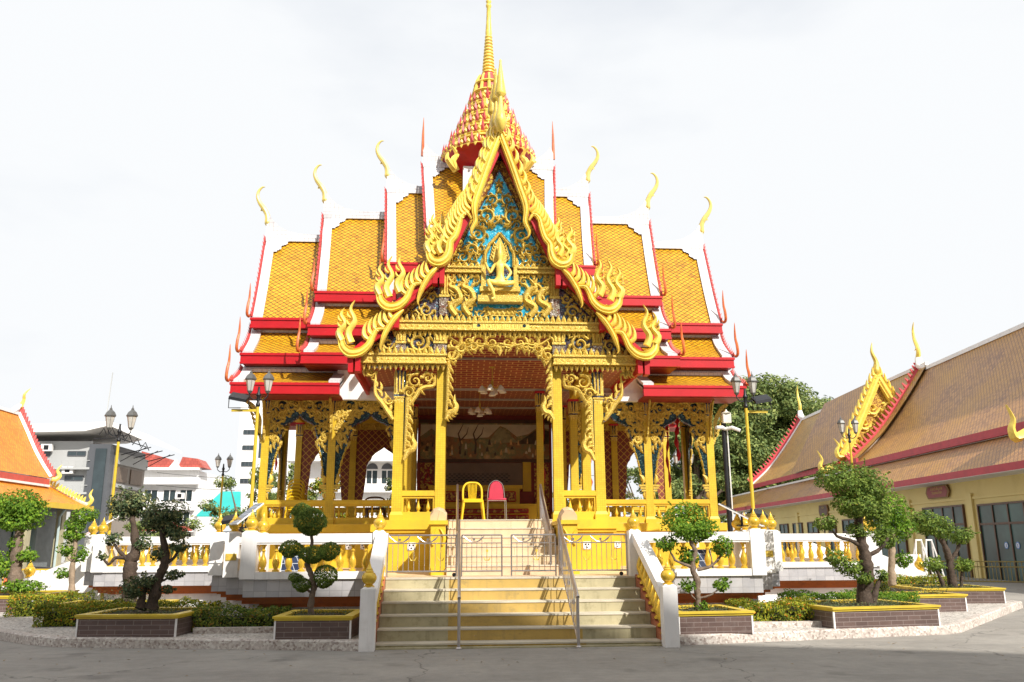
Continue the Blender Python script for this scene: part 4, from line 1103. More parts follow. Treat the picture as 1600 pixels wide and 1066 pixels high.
m.lathe([(.085, 16.7), (.10, 16.8), (.075, 17.2), (.06, 17.7), (.085, 17.74), (.085, 17.80), (.055, 17.84), (.09, 17.92), (.05, 18.0), (.05, 18.2), (.07, 18.3), (.03, 18.6), (.02, 19.4), (.045, 19.5), (.01, 19.7)], X0, Y0, 12, 0, 0)
m.build('spire_needle', [GOLD, REDS], sp, smooth=50)
for sx in (-1, 1):
    for sy in (-1, 1):
        m = MB(); b = Vector((X0 + sx * .95, Y0 + sy * .95, 11.75))
        m.tube(smooth_path([tuple(b), (b.x + sx * .1, b.y + sy * .1, 12.0), (b.x - sx * .02, b.y - sy * .02, 12.25), (b.x + sx * .12, b.y + sy * .12, 12.45)], 3), lerp_list([.11, .10, .07, .03], 10), 6)
        m.tube(smooth_path([tuple(b), (b.x + sx * .25, b.y + sy * .2, 12.0), (b.x + sx * .22, b.y + sy * .18, 12.22)], 3), lerp_list([.10, .08, .02], 7), 6)
        m.build('spire_bracket', GOLD, sp)
m = MB(); m.box(X0 - .75, X0 + .75, Y0 - .75, Y0 + .75, 10.6, 12.0); m.build('spire_drum', WHITEP, sp)
# ================================================================== GROUND
def ground_mat():
    m_, nt, b = nodes_of('asphalt')
    p = pos(nt)
    f = noise(nt, p, .45, 7, .62); g = noise(nt, p, 90, 3, .7); h = noise(nt, p, 6, 6, .7)
    c = ramp(nt, f, [(.34, (.23, .213, .19)), (.5, (.275, .255, .226)), (.66, (.325, .30, .265))])
    c = mixc(nt, 1.0, c, ramp(nt, g, [(.3, (.72, .72, .72)), (.7, (1.18, 1.18, 1.18))]), 'MULTIPLY')
    c = mixc(nt, 1.0, c, ramp(nt, h, [(.3, (.86, .86, .86)), (.7, (1.1, 1.1, 1.1))]), 'MULTIPLY')
    v = N(nt, 'ShaderNodeTexVoronoi', feature='DISTANCE_TO_EDGE'); v.inputs['Scale'].default_value = .22
    w = N(nt, 'ShaderNodeVectorMath', operation='ADD'); nt.links.new(p, w.inputs[0])
    nz = N(nt, 'ShaderNodeTexNoise'); nz.inputs['Scale'].default_value = 1.4; nz.inputs['Detail'].default_value = 6; nt.links.new(p, nz.inputs['Vector'])
    nt.links.new(nz.outputs['Color'], w.inputs[1]); nt.links.new(w.outputs[0], v.inputs['Vector'])
    cr = math_n(nt, 'LESS_THAN', v.outputs[0], math_n(nt, 'MULTIPLY', h, .0048))
    c = mixc(nt, math_n(nt, 'MULTIPLY', cr, .6), c, (.06, .055, .05))
    st = ramp(nt, noise(nt, p, 1.7, 5, .5), [(.60, (0, 0, 0)), (.72, (.55, .55, .55))])
    c = mixc(nt, st, c, (.10, .092, .082))
    mp = N(nt, 'ShaderNodeMapping'); mp.inputs['Scale'].default_value = (.25, 2.6, 1); nt.links.new(p, mp.inputs[0])
    tm = ramp(nt, noise(nt, mp.outputs[0], 1.0, 6, .7), [(.5, (0, 0, 0)), (.7, (.45, .45, .45))])
    c = mixc(nt, tm, c, (.33, .305, .27))
    nt.links.new(c, b.inputs['Base Color']); b.inputs['Roughness'].default_value = .85
    bump(nt, b, g, .5, .004); return m_
m = MB(); m.add([(-300, -60, .10), (300, -60, .10), (300, 500, .10), (-300, 500, .10)], [(0, 1, 2, 3)]); m.raw = 1
structure('road', m, ground_mat(), smooth=None)
def pebble(name, c1, c2, scale, dark):
    m_, nt, b = nodes_of(name)
    v = N(nt, 'ShaderNodeTexVoronoi'); v.inputs['Scale'].default_value = scale; nt.links.new(pos(nt), v.inputs['Vector'])
    s = N(nt, 'ShaderNodeSeparateColor'); nt.links.new(v.outputs['Color'], s.inputs[0])
    c = ramp(nt, s.outputs[0], [(0, dark), (.25, c1), (.8, c2), (1, (.7, .66, .6))])
    c = mixc(nt, 1.0, c, ramp(nt, noise(nt, pos(nt), 1.1, 7, .7), [(.3, (.74, .72, .7)), (.65, (1.05, 1.05, 1.05))]), 'MULTIPLY')
    nt.links.new(c, b.inputs['Base Color']); b.inputs['Roughness'].default_value = .8
    bump(nt, b, v.outputs['Distance'], .6, .006); return m_
PEB = pebble('washed_pebble_paving', (.38, .35, .32), (.60, .56, .51), 38, (.15, .12, .10))
KERB = pebble('washed_pebble_kerb', (.46, .40, .36), (.60, .55, .50), 34, (.30, .24, .21))
AP = [(3.07, 14.2), (-1.17, 14.2), (-1.17, 12.34), (-5.72, 13.25), (-6.4, 13.72), (-7.05, 14.35), (-11.7, 18.3), (-12.1, 34), (11.6, 34), (13.0, 25), (12.38, 18.3), (8.1, 13.6), (7.8, 13.42), (3.07, 12.46)]
m = MB(); m.prism(AP[::-1], 0, .23); m.T = None
m.build('paved_apron', PEB, smooth=None)['kind'] = 'structure'
m = MB()
def kerb(path, w=.14, h=.236):
    n = len(path)
    P = [Vector(p) for p in path]; vs = []
    for i in range(n):
        a = P[max(i - 1, 0)]; b = P[min(i + 1, n - 1)]; t = (b - a).normalized(); nn = Vector((-t.y, t.x))
        for (o, z) in ((-.02, 0), (-.015, h - .02), (0.01, h), (w, h), (w, 0)): vs.append((P[i].x + nn.x * o, P[i].y + nn.y * o, z))
    m.add(vs, [(5 * i + j, 5 * i + j + 1, 5 * i + 6 + j, 5 * i + 5 + j) for i in range(n - 1) for j in range(4)] + [(0, 1, 2, 3, 4), tuple(range(5 * n - 1, 5 * n - 6, -1))])
kerb([(-12.1, 34), (-11.7, 18.3), (-7.05, 14.33), (-6.4, 13.70), (-5.72, 13.23), (-1.27, 12.3)])
structure('kerb', m, KERB)
m = MB(); kerb([(3.16, 12.42), (7.8, 13.40), (8.1, 13.58), (12.4, 18.3), (13, 25), (11.6, 34)])
structure('kerb', m, KERB)

# ================================================================== TERRACE
terrace = thing('terrace', (X0, 18, 0), 'white balustraded terrace with grey tiled base and orange-brown cornice around the temple', 'terrace')
OUT = [(2.06, 14.25), (4.2, 14.25), (4.2, 15.1), (4.68, 15.1), (4.68, 16.1), (5.2, 16.1), (5.2, 18.4), (8.2, 18.4), (8.2, 18.9), (8.6, 18.9), (8.6, 28.5)]
poly = [(u, y) for u, y in OUT] + [(-u, y) for u, y in OUT[::-1]]
def offs(P, d):
    n = len(P); out = []
    for i in range(n):
        a, b, c = Vector(P[i - 1]), Vector(P[i]), Vector(P[(i + 1) % n])
        t1 = (b - a).normalized(); t2 = (c - b).normalized()
        n1 = Vector((t1.y, -t1.x)); n2 = Vector((t2.y, -t2.x))
        if abs(n1.dot(n2)) > .95: o = n1 * d
        else: o = (n1 + n2) * d
        out.append((b.x + o.x, b.y + o.y))
    return out
FLAT = lambda u, v, w: (X0 + u, v, w)
def tier(name, lay, mat, parent=terrace):
    m = MB(FLAT)
    for d, z0, z1 in lay: m.prism(offs(poly, d), z0, z1)
    return m.build(name, mat, parent, smooth=None)
tier('terrace_base', [(-.22, 0, .10), (-.26, .10, .56)], WHITEW)
tier('cornice', [(-.16, .54, .60), (-.08, .60, .66), (-.02, .66, .71)], TERRA)
tier('tiled_band', [(.06, .71, .985)], GTILE)
m = MB(FLAT); m.prism([(-2.06, 14.14), (2.06, 14.14), (2.06, 15.1), (-2.06, 15.1)], .70, .99); m.prism(offs(poly, -.02), .975, .992)
m.build('terrace_floor', STONE, terrace, smooth=None)
FIN = [(.075, 0), (.075, .02), (.05, .035), (.085, .07), (.105, .11), (.105, .145), (.08, .19), (.055, .205), (.06, .215), (.045, .235), (.048, .245), (.03, .265), (.012, .32), (.002, .36)]
m = MB(); m.lathe(FIN, 0, 0, 16); m.raw = 1; _b = m.build('finial', GOLDF, smooth=30); fsrc = Src(); fsrc.data = _b.data; bpy.data.objects.remove(_b)
m = MB(); m.lathe([(.055, 0), (.055, .025), (.03, .04), (.05, .09), (.058, .14), (.045, .20), (.022, .26), (.02, .30), (.035, .32), (.02, .34), (.028, .38), (.045, .40), (.045, .42)], 0, 0, 12); m.raw = 1
_b = m.build('gold_baluster', GOLDF, smooth=30); gsrc = Src(); gsrc.data = _b.data; bpy.data.objects.remove(_b)
def pier(u, y, w=.12, top=1.72, z0=.99, fin=True, parent=terrace):
    m = MB(); m.box(X0 + u - w, X0 + u + w, y - w, y + w, z0, top)
    m.frustum(X0 + u, y, top, top + .03, w * .9, w * .6)
    p = m.build('pier', WHITEP, parent)
    if fin: place(fsrc, 'finial', (X0 + u, y, top + .02), parent).parent = p
    for c in p.children: c.location = WORLD[c.name] - WORLD[parent.name]
    return p
for s in (-1, 1):
    P = [(s * u, y) for u, y in OUT]
    P[0] = (s * 2.12, 14.25)
    for i, (u, y) in enumerate(P[:-1]):
        inner = i in (2, 6, 8)
        w = .12 if i else .10
        if inner: pier(u, y + .0, .11, 1.70, fin=(i in (2,)))
        else: pier(u, y, w)
    rl = MB(); bl = []
    for i in range(len(P) - 1):
        (u0, y0), (u1, y1) = P[i], P[i + 1]
        L = math.hypot(u1 - u0, y1 - y0); ax = abs(u1 - u0) > abs(y1 - y0)
        a0, a1 = (min(u0, u1) + .115, max(u0, u1) - .115) if ax else (min(y0, y1) + .115, max(y0, y1) - .115)
        for (h0, h1, t) in ((.985, 1.10, .10), (1.53, 1.56, .09), (1.56, 1.70, .105)):
            if ax: rl.box(X0 + a0, X0 + a1, y0 - t, y0 + t, h0, h1)
            else: rl.box(X0 + u0 - t, X0 + u0 + t, a0, a1, h0, h1)
        sp_ = .20 if i < 9 else .5
        n = max(1, int((a1 - a0) / sp_))
        if L < .6: n = 1
        for k in range(n):
            c = a0 + (a1 - a0) * (k + .5) / n
            bl.append((X0 + c, y0, 1.10) if ax else (X0 + u0, c, 1.10))
    r = rl.build('balustrade', WHITEP, terrace, smooth=None)
    for b in bl: 
        o = place(gsrc, 'baluster', b, terrace, sc=1.03); o.parent = r
# small brass plaques on the corner piers, air vents in the front base
m = MB(front(14.99)); m.prism([(-4.48 - .08, 1.28), (-4.48 + .08, 1.28), (-4.48 + .08, 1.38), (-4.48 - .08, 1.38)], .0, .012); m.prism([(4.50 - .08, 1.28), (4.50 + .08, 1.28), (4.50 + .08, 1.38), (4.50 - .08, 1.38)], .0, .012)
for s in (-1, 1):
    m = MB(front(14.98)); m.prism([(s * 4.68 - .09, 1.27), (s * 4.68 + .09, 1.27), (s * 4.68 + .09, 1.38), (s * 4.68 - .09, 1.38)], .0, .014)
    m.build('brass_plaque', GOLDR, terrace)
m = MB(front(14.51)); m.prism([(-3.42, .36), (-2.98, .36), (-2.98, .46), (-3.42, .46)], .0, .012); m.prism([(-3.38, .38), (-3.22, .38), (-3.22, .44), (-3.38, .44)], .012, .016, 1); m.prism([(-3.18, .38), (-3.02, .38), (-3.02, .44), (-3.18, .44)], .012, .016, 1)
m.build('base_vent', [WHITEP, DARKMET], terrace)

XS = .95
# --- lower stair
m = MB()
for k in range(6):
    z0, z1 = .165 * k, .165 * (k + 1); y = 12.48 + .328 * k
    for (a, b, mt) in ((-2.04, -1.02, 0), (-1.02, .95, 1), (.95, 2.04, 0)):
        m.box(XS + a, XS + b, y, y + .5 if k < 5 else 14.3, max(z0 - .02, 0), z1 - .022, mt)
    m.box(XS - 2.04, XS + 2.04, y - .012, y + .45 if k < 5 else 14.30, z1 - .022, z1 + (.0 if k < 5 else .006), 2)
m.box(XS - 2.02, XS + 2.02, 12.38, 12.48, 0, .12, 0)
m.build('front_stair', [GRASSB, GRASSY, TREAD], terrace, smooth=None)
for s in (-1, 1):
    T = lambda u, v, w, s=s: (XS + s * (2.12 + w), u, v)
    m = MB(T); m.prism([(12.42, 0), (14.15, 0), (14.15, 1.02), (12.42, .16)], -.075, .0); m.build('stringer', BROWNR, terrace, smooth=None)
    pier(XS - X0 + s * 2.13, 12.31, .105, .92, 0)
    m = MB(T); m.prism([(12.40, .74), (12.40, .90), (14.16, 1.70), (14.16, 1.54)], -.10, .10)
    r = m.build('stair_rail', WHITEP, terrace, smooth=None)
    for k in range(9):
        y = 12.56 + .185 * k
        o = place(gsrc, 'baluster', (XS + s * 2.12, y, .17 + (y - 12.42) * .497), terrace, sc=1.25); o.parent = r
# side stair of the terrace, left and right
for s in (-1, 1):
    for y in (21.0, 23.4):
        m = MB(lambda u, v, w, s=s, y=y: (X0 + s * u, y + w, v)); m.prism([(8.7, .13), (10.9, .13), (10.9, .75), (8.7, 1.65)], -.1, .1)
        m.build('side_stair_wall', WHITEP, terrace, smooth=None)
    m = MB()
    for k in range(6):
        a, b = sorted((X0 + s * 8.62, X0 + s * (10.7 - .34 * k))); m.box(a, b, 21.1, 23.3, .13 + .14 * k - .001 * (k > 0), .13 + .143 * (k + 1))
    m.build('side_stair', GRASSB, terrace, smooth=None)
    o = place(fsrc, 'finial', (X0 + s * 10.8, 21.0, .8), terrace, sc=1.2)

# --- stainless gate leaves
GROUPG = 'stainless gate leaves across the top of the front steps'
def gate(x0, x1, label, wheel=None):
    Y = 14.32
    g = thing('gate_leaf', (x0, Y, .99), label, 'gate', GROUPG)
    m = MB()
    for (a, b) in (((x0, Y, 1.665), (x1, Y, 1.665)), ((x0, Y, 1.535), (x1, Y, 1.535)), ((x0, Y, 1.085), (x1, Y, 1.085)), ((x0, Y, 1.0), (x0, Y, 1.665)), ((x1, Y, 1.0), (x1, Y, 1.665))):
        m.tube([a, b], .014 if a[2] != b[2] or a[2] > 1.6 or a[2] < 1.1 else .010, 8)
    m.build('frame', STEEL, g)
    n = max(3, int((x1 - x0) / .083)); m = MB()
    for k in range(1, n):
        x = x0 + (x1 - x0) * k / n; m.tube([(x, Y, 1.085), (x, Y, 1.535 if k % 2 else 1.665)], .0055, 5)
    m.build('bars', STEEL, g)
    c = x0 + .2
    while c < x1 - .1:
        m = MB(lambda u, v, w: (u, Y - .012 - w, v))
        for s in (-1, 1):
            sribbon(m, [(c, 1.555), (c + s * .06, 1.56), (c + s * .12, 1.60), (c + s * .17, 1.65)], [.012, .018, .03, .006], 0, .01, n=3)
        m.prism([(c + .022 * math.cos(a * PI / 3), 1.595 + .022 * math.sin(a * PI / 3)) for a in range(6)], 0, .012)
        m.prism([(c - .004, 1.55), (c + .004, 1.55), (c + .004, 1.6), (c - .004, 1.6)], 0, .008)
        m.build('scroll_ornament', STEEL, g)
        c2 = c + .22
        if c2 < x1 - .08:
            m = MB(lambda u, v, w: (u, Y - .012 - w, v))
            m.prism([(c2 + .022 * math.cos(a * PI / 3), 1.41 + .026 * math.sin(a * PI / 3)) for a in range(6)], 0, .012, 1)
            for s in (-1, 1): sribbon(m, [(c2, 1.26), (c2 + s * .03, 1.265), (c2 + s * .06, 1.32)], [.008, .022, .004], 0, .008, n=3, mat=1)
            m.prism([(c2 - .004, 1.26), (c2 + .004, 1.26), (c2 + .004, 1.41), (c2 - .004, 1.41)], 0, .008, 1)
            m.build('flower_ornament', [STEEL, GOLDR], g)
        c += .46
    if wheel is not None:
        m = MB(lambda u, v, w: (wheel + u, Y + w, 1.03 + v)); m.prism([(.033 * math.cos(a * PI / 6), .033 * math.sin(a * PI / 6)) for a in range(12)], -.015, .015); m.build('caster', DARKMET, g)
gate(-1.09, .045, 'stainless steel gate leaf left of the left handrail, next to the white corner post', .01)
gate(.135, .80, 'short stainless steel gate leaf directly right of the left handrail')
gate(.96, 1.70, 'short stainless steel gate leaf directly left of the right handrail')
gate(1.80, 2.90, 'stainless steel gate leaf right of the right handrail, ending at the white post', 2.80)
# --- handrails
def handrail(x, ya, za, yb, zb, zga, zgb, label):
    zga = max(zga, .10)
    g = thing('handrail', (x, ya, zga), label, 'handrail', 'stainless steel handrails on the front stairs')
    m = MB(); m.tube([(x, ya, zga), (x, ya, za)], .022, 10); m.tube([(x, ya, za), (x, yb, zb)], .024, 10); m.tube([(x, yb, zb), (x, yb, zgb)], .022, 10)
    m.tube([(x, ya, za), (x, ya - .03, za - .02)], .026, 10)
    m.build('top_rail', STEEL, g)
    m = MB()
    for d in (.12, .66): m.tube([(x, ya, za - d), (x, yb, zb - d)], .012, 6)
    n = 13
    for k in range(1, n):
        t = k / n; y = ya + (yb - ya) * t; z = za + (zb - za) * t
        m.tube([(x, y, z - .66), (x, y, z - .12)], .007, 5)
        if k % 3 == 0: m.tube([(x, y, z - .4), (x, y, z - .3)], [.02, .006], 6)
    m.build('pickets', STEEL, g)
    m = MB(); m.lathe([(.045, 0), (.045, .012), (.025, .03)], x, ya, 12, zga); m.build('foot_plate', STEEL, g)
handrail(.085, 12.34, .80, 14.36, 1.90, .01, 1.0, 'steel handrail on the left of the lower steps, seen end-on')
handrail(1.77, 12.34, .80, 14.36, 1.90, .01, 1.0, 'steel handrail slanting up on the right of the lower steps')
handrail(.06, 15.2, 1.74, 16.86, 2.66, 1.0, 1.99, 'steel handrail on the left of the upper steps, seen end-on before the pavilion floor')
handrail(1.72, 15.2, 1.74, 16.86, 2.66, 1.0, 1.99, 'steel handrail slanting up on the right of the upper steps to the pavilion floor')

# ================================================================== CHAIRS, CHANDELIERS, DRAPES, ALTAR
def plastic_chair(x, y, z, rz, label, group=None, name='plastic_chair', H=.76):
    t = thing(name, (x, y, z), label, 'chair', group, rz)
    w, k = .19, H / .80
    def P(n_, mb, mat=PLASTY):
        o = mb.build(n_, mat, None); o.parent = t; o.location = (0, 0, 0); return o
    m = MB()
    m.prism([(-w, -.19), (w, -.19), (w + .015, .18), (-w - .015, .18)], .40 * k, .425 * k); m.prism([(-w, -.21), (w, -.21), (w, -.19), (-w, -.19)], .36 * k, .42 * k)
    P('seat', m)
    for sx in (-1, 1):
        for sy in (-1, 1):
            m = MB(); m.tube([(sx * (w - .01), sy * .17, .41 * k), (sx * (w + .015), sy * .20, .2 * k), (sx * (w + .035), sy * .225, 0)], [.028, .024, .020], 6); P('leg', m)
    m = MB()
    m.tube(smooth_path([(-w, .18, .40 * k), (-w - .005, .20, .56 * k), (-w + .01, .225, .70 * k), (-.11, .24, .785 * k), (0, .245, .80 * k), (.11, .24, .785 * k), (w - .01, .225, .70 * k), (w + .005, .20, .56 * k), (w, .18, .40 * k)], 4), .022, 6)
    m.tube([(-w, .19, .44 * k), (w, .19, .44 * k)], .016, 5)
    for i in range(-3, 4): m.tube([(i * .022, .19, .43 * k), (i * .030, .235, .77 * k)], .0075, 5)
    P('backrest', m)
    return t
plastic_chair(.375, 17.25, FL + .008, .02, 'yellow plastic chair at the top of the steps beside the red chair')
t = thing('padded_chair', (.86, 17.25, FL + .008), 'red padded chair with a rounded back and chrome frame beside the yellow chair', 'chair')
k = .95
def PP(n_, mb, mat):
    o = mb.build(n_, mat, None); o.parent = t; o.location = (0, 0, 0); return o
m = MB(); m.prism([(-.19, -.19), (.19, -.19), (.17, .17), (-.17, .17)], .40 * k, .45 * k); o = PP('seat', m, PINK); bv = o.modifiers.new('b', 'BEVEL'); bv.width = .015; bv.segments = 2
m = MB(lambda u, v, w: (u, .20 + .08 * (v - .45) + w, v)); pts = [(-.15, .46 * k), (.15, .46 * k), (.145, .62 * k), (.11, .76 * k), (.06, .815 * k), (0, .83 * k), (-.06, .815 * k), (-.11, .76 * k), (-.145, .62 * k)]
m.prism(pts, -.025, .015); o = PP('backrest', m, PINK); bv = o.modifiers.new('b', 'BEVEL'); bv.width = .01; bv.segments = 2
m = MB()
m.tube(smooth_path([(-.185, .19, .02), (-.175, .20, .42 * k), (-.165, .215, .6 * k), (-.125, .225, .77 * k), (0, .235, .85 * k), (.125, .225, .77 * k), (.165, .215, .6 * k), (.175, .20, .42 * k), (.185, .19, .02)], 4), .011, 6)
m.tube([(-.18, -.18, .40 * k), (.18, -.18, .40 * k)], .010, 6); PP('frame', m, CHROME)
for sx in (-1, 1):
    m = MB(); m.tube([(sx * .18, -.18, .40 * k), (sx * .19, -.2, 0)], .011, 6); PP('leg', m, CHROME)
# stack of yellow chairs behind the left balustrade; each chair its own thing
for i in range(6):
    plastic_chair(-4.02 + .004 * i, 21.9 + .02 * i, FL + .008 + .085 * i, PI, 'yellow plastic chair nested in the stack behind the left balustrade, ' + ['lowest of the six', 'second from the floor', 'third from the floor', 'third from the top', 'second from the top', 'topmost of the six'][i], 'stacked yellow plastic chairs', H=.70)
plastic_chair(3.55, 21.5, FL + .008, PI, 'yellow plastic chair behind the right balustrade between the arched bays', 'yellow plastic chairs behind the right balustrade')
# brown cane chair back at the left
t = thing('cane_chair', (-1.98, 21.7, FL + .008), 'brown cane chair whose curved back shows over the left balustrade', 'chair', None, PI)
m = MB(); m.prism([(-.24, -.22), (.24, -.22), (.24, .22), (-.24, .22)], .38, .43); o = m.build('seat', WOODM); o.parent = t; o.location = (0, 0, 0)
m = MB(); m.tube(smooth_path([(-.27, -.1, .5), (-.28, .15, .55), (-.15, .26, .66), (.15, .26, .66), (.28, .15, .55), (.27, -.1, .5)], 4), .022, 6)
for i in range(9): m.tube([(-.2 + .05 * i, .22, .42), (-.2 + .05 * i, .25, .66)], .008, 5)
o = m.build('backrest', WOODM); o.parent = t; o.location = (0, 0, 0)
for sx in (-1, 1):
    for sy in (-1, 1):
        m = MB(); m.tube([(sx * .22, sy * .2, 0), (sx * .22, sy * .2, .4)], .02, 6); o = m.build('leg', WOODM); o.parent = t; o.location = (0, 0, 0)
def chandelier(x, y, z, label, n=6, R=.24):
    t = thing('chandelier', (x, y, z), label, 'chandelier', 'chandeliers hanging under the patterned ceiling')
    m = MB(); m.lathe([(.06, .42), (.06, .44)], x, y, 10, z); m.tube([(x, y, z + .44), (x, y, z + .05)], .008, 5); m.lathe([(.012, -.02), (.035, .02), (.02, .07), (.03, .12), (.01, .16)], x, y, 8, z); m.build('stem', GOLDR, t)
    for k in range(n):
        a = 2 * PI * k / n + .3; ex, ey = x + R * math.cos(a), y + R * math.sin(a)
        m = MB(); m.tube(smooth_path([(x, y, z + .04), (x + (ex - x) * .5, y + (ey - y) * .5, z - .04), (ex, ey, z + .03)], 3), .007, 5); ar = m.build('arm', GOLDR, t)
        m = MB(); m.lathe([(.02, .03), (.045, .0), (.07, -.05), (.085, -.10), (.08, -.10), (.055, -.04), (.01, .02)], ex, ey, 10, z - .02); m.build('glass_shade', SHADE, ar)
    m = MB(); m.lathe([(.02, -.10), (.06, -.14), (.08, -.20), (.075, -.20), (.01, -.12)], x, y, 10, z); m.build('glass_shade', SHADE, t)
chandelier(.80, 17.9, 4.84, 'chandelier with white glass shades near the entrance, highest in view')
chandelier(.62, 20.9, 4.83, 'chandelier with white glass shades further inside, hanging lower in view')
alt = thing('altar', (X0 - .25, 24.0, FL), 'stepped yellow altar with red and gold panels against the back wall of the hall', 'altar')
m = MB()
for (a, b, y0, z0, z1) in ((-1.72, 1.42, 23.0, FL, 2.48), (-1.72, 1.5, 22.96, 2.48, 2.56), (-1.6, .92, 23.6, 2.56, 3.0), (-1.62, 1.0, 23.56, 3.0, 3.10)):
    m.box(X0 + a, X0 + b, y0, 24.85, z0, z1)
m.build('tiers', YELP, alt, smooth=None)
for (a, b, Y, z0, z1) in ((-1.6, 1.1, 23.0, 2.05, 2.26), (-1.6, 1.1, 23.0, 2.32, 2.42), (-1.5, .8, 23.6, 2.66, 2.92)):
    m = MB(front(Y)); m.prism([(a, z0), (b, z0), (b, z1), (a, z1)], .0, .02, 0)
    for (u0, v0, u1, v1) in ((a, z0, b, z0), (a, z1, b, z1), (a, z0, a, z1), (b, z0, b, z1)): m.ribbon([(u0, v0), (u1, v1)], .03, .015, .02, mat=1)
    m.build('front_panel', [REDGOLD, RED], alt)
# red ceremonial drapes tied around columns inside the wings
def drape(x, y, z0, z1, w, label):
    m = MB(); P = []
    n = 14
    for i in range(n + 1):
        t = i / n; P.append((x + .03 * math.sin(t * 9), y + .02 * math.cos(t * 7), z1 + (z0 - z1) * t))
    m.tube(P, [w * (.5 + .25 * math.sin(i * 1.7)) for i in range(n + 1)], 7)
    for i in range(3): m.tube([(x - w * .6, y - .05, z1 - .05 * i), (x, y - .1, z1 - .1 - .05 * i), (x + w * .6, y - .05, z1 - .05 * i)], w * .35, 5)
    tag(m.build('red_drape', RED, None, loc=(x, y, z0)), label, 'drape', 'red cloth drapes tied to the pavilion columns')
for (px, ya, yb, Y, w, lab) in ((434, 655, 735, 22.2, .05, 'red drape on the column behind the leftmost arched bay'), (908, 640, 765, 21.9, .07, 'tall red drape seen through the porch opening right of the entrance'),
                                (921, 702, 762, 21.2, .05, 'short red drape with white flecks, right of the tall red drape beyond the porch'), (1041, 665, 762, 21.9, .06, 'red drape with white flecks in the rightmost arched bay, left of the shorter one'), (1056, 652, 720, 21.7, .09, 'bunched red drape high in the rightmost arched bay'),
                                (848, 655, 755, 23.2, .04, 'thin red drape at the right side of the dark hall')):
    x, z1 = at(px, ya, Y); _, z0 = at(px, yb, Y); drape(x, Y, z0, z1, w, lab)

# ================================================================== PLANTERS AND PLANTS
def planter(cx, cy, w, d, rz, label, h=.315, z0=.23):
    t = thing('planter', (cx, cy, z0), label, 'planter', 'brown tiled planters with yellow rims')
    c, s_ = math.cos(rz), math.sin(rz)
    T = lambda x, y, z: (cx + x * c - y * s_, cy + x * s_ + y * c, z0 + z)
    a, b = w / 2, d / 2
    m = MB(T)
    for (x0, x1, y0, y1) in ((-a, a, -b, -b + .08), (-a, a, b - .08, b), (-a, -a + .08, -b + .08, b - .08), (a - .08, a, -b + .08, b - .08)): m.box(x0, x1, y0, y1, 0, h - .06)
    m.build('tiled_wall', PLBRICK, t, smooth=None)
    m = MB(T)
    for (z0_, z1_, e, wd) in ((h - .06, h - .03, .015, .11), (h - .03, h, .035, .14)):
        A, B = a + e, b + e
        for (x0, x1, y0, y1) in ((-A, A, -B, -B + wd), (-A, A, B - wd, B), (-A, -A + wd, -B + wd, B - wd), (A - wd, A, -B + wd, B - wd)): m.box(x0, x1, y0, y1, z0_, z1_)
    m.build('rim', LTRIM, t, smooth=None)
    for sx in (-1, 1): m = MB(T); m.box(sx * a - .012, sx * a + .012, -b - .006, -b + .02, 0, h - .06); m.build('corner_strip', WHITEP, t, smooth=None)
    m = MB(T); n = 9; r = random.Random(int(cx * 100)); vs = []; g = lambda i, j: i * n + j
    for i in range(n):
        for j in range(n): vs.append((-a + .1 + (w - .2) * i / (n - 1), -b + .1 + (d - .2) * j / (n - 1), h - .07 + r.uniform(0, .05)))
    m.add(vs, [(g(i, j), g(i + 1, j), g(i + 1, j + 1), g(i, j + 1)) for i in range(n - 1) for j in range(n - 1)])
    m.build('soil', SOIL, t)
    return t
planter(-4.70, 13.90, 1.45, 1.44, -.08, 'wide brown tiled planter in the left foreground holding the dark twisted tree')
planter(-1.94, 13.15, 1.06, 1.21, -.05, 'small brown tiled planter just left of the front steps')
planter(3.79, 13.25, 1.12, 1.30, .07, 'small brown tiled planter just right of the front steps')
planter(6.62, 14.00, 1.86, 1.58, .16, 'long brown tiled planter right foreground holding the largest tree')
planter(10.93, 18.69, 1.72, 1.58, -.06, 'brown tiled planter farthest right, near the corner of the kerb')
planter(-9.53, 19.34, 2.05, 2.05, 0, 'brown tiled planter cut by the left edge of the photo')
planter(-6.00, 16.09, 1.77, 1.02, 0, 'brown tiled planter half hidden behind the left foreground planter')
planter(8.65, 16.37, 2.05, 1.02, .1, 'brown tiled planter half hidden behind the largest tree on the right')

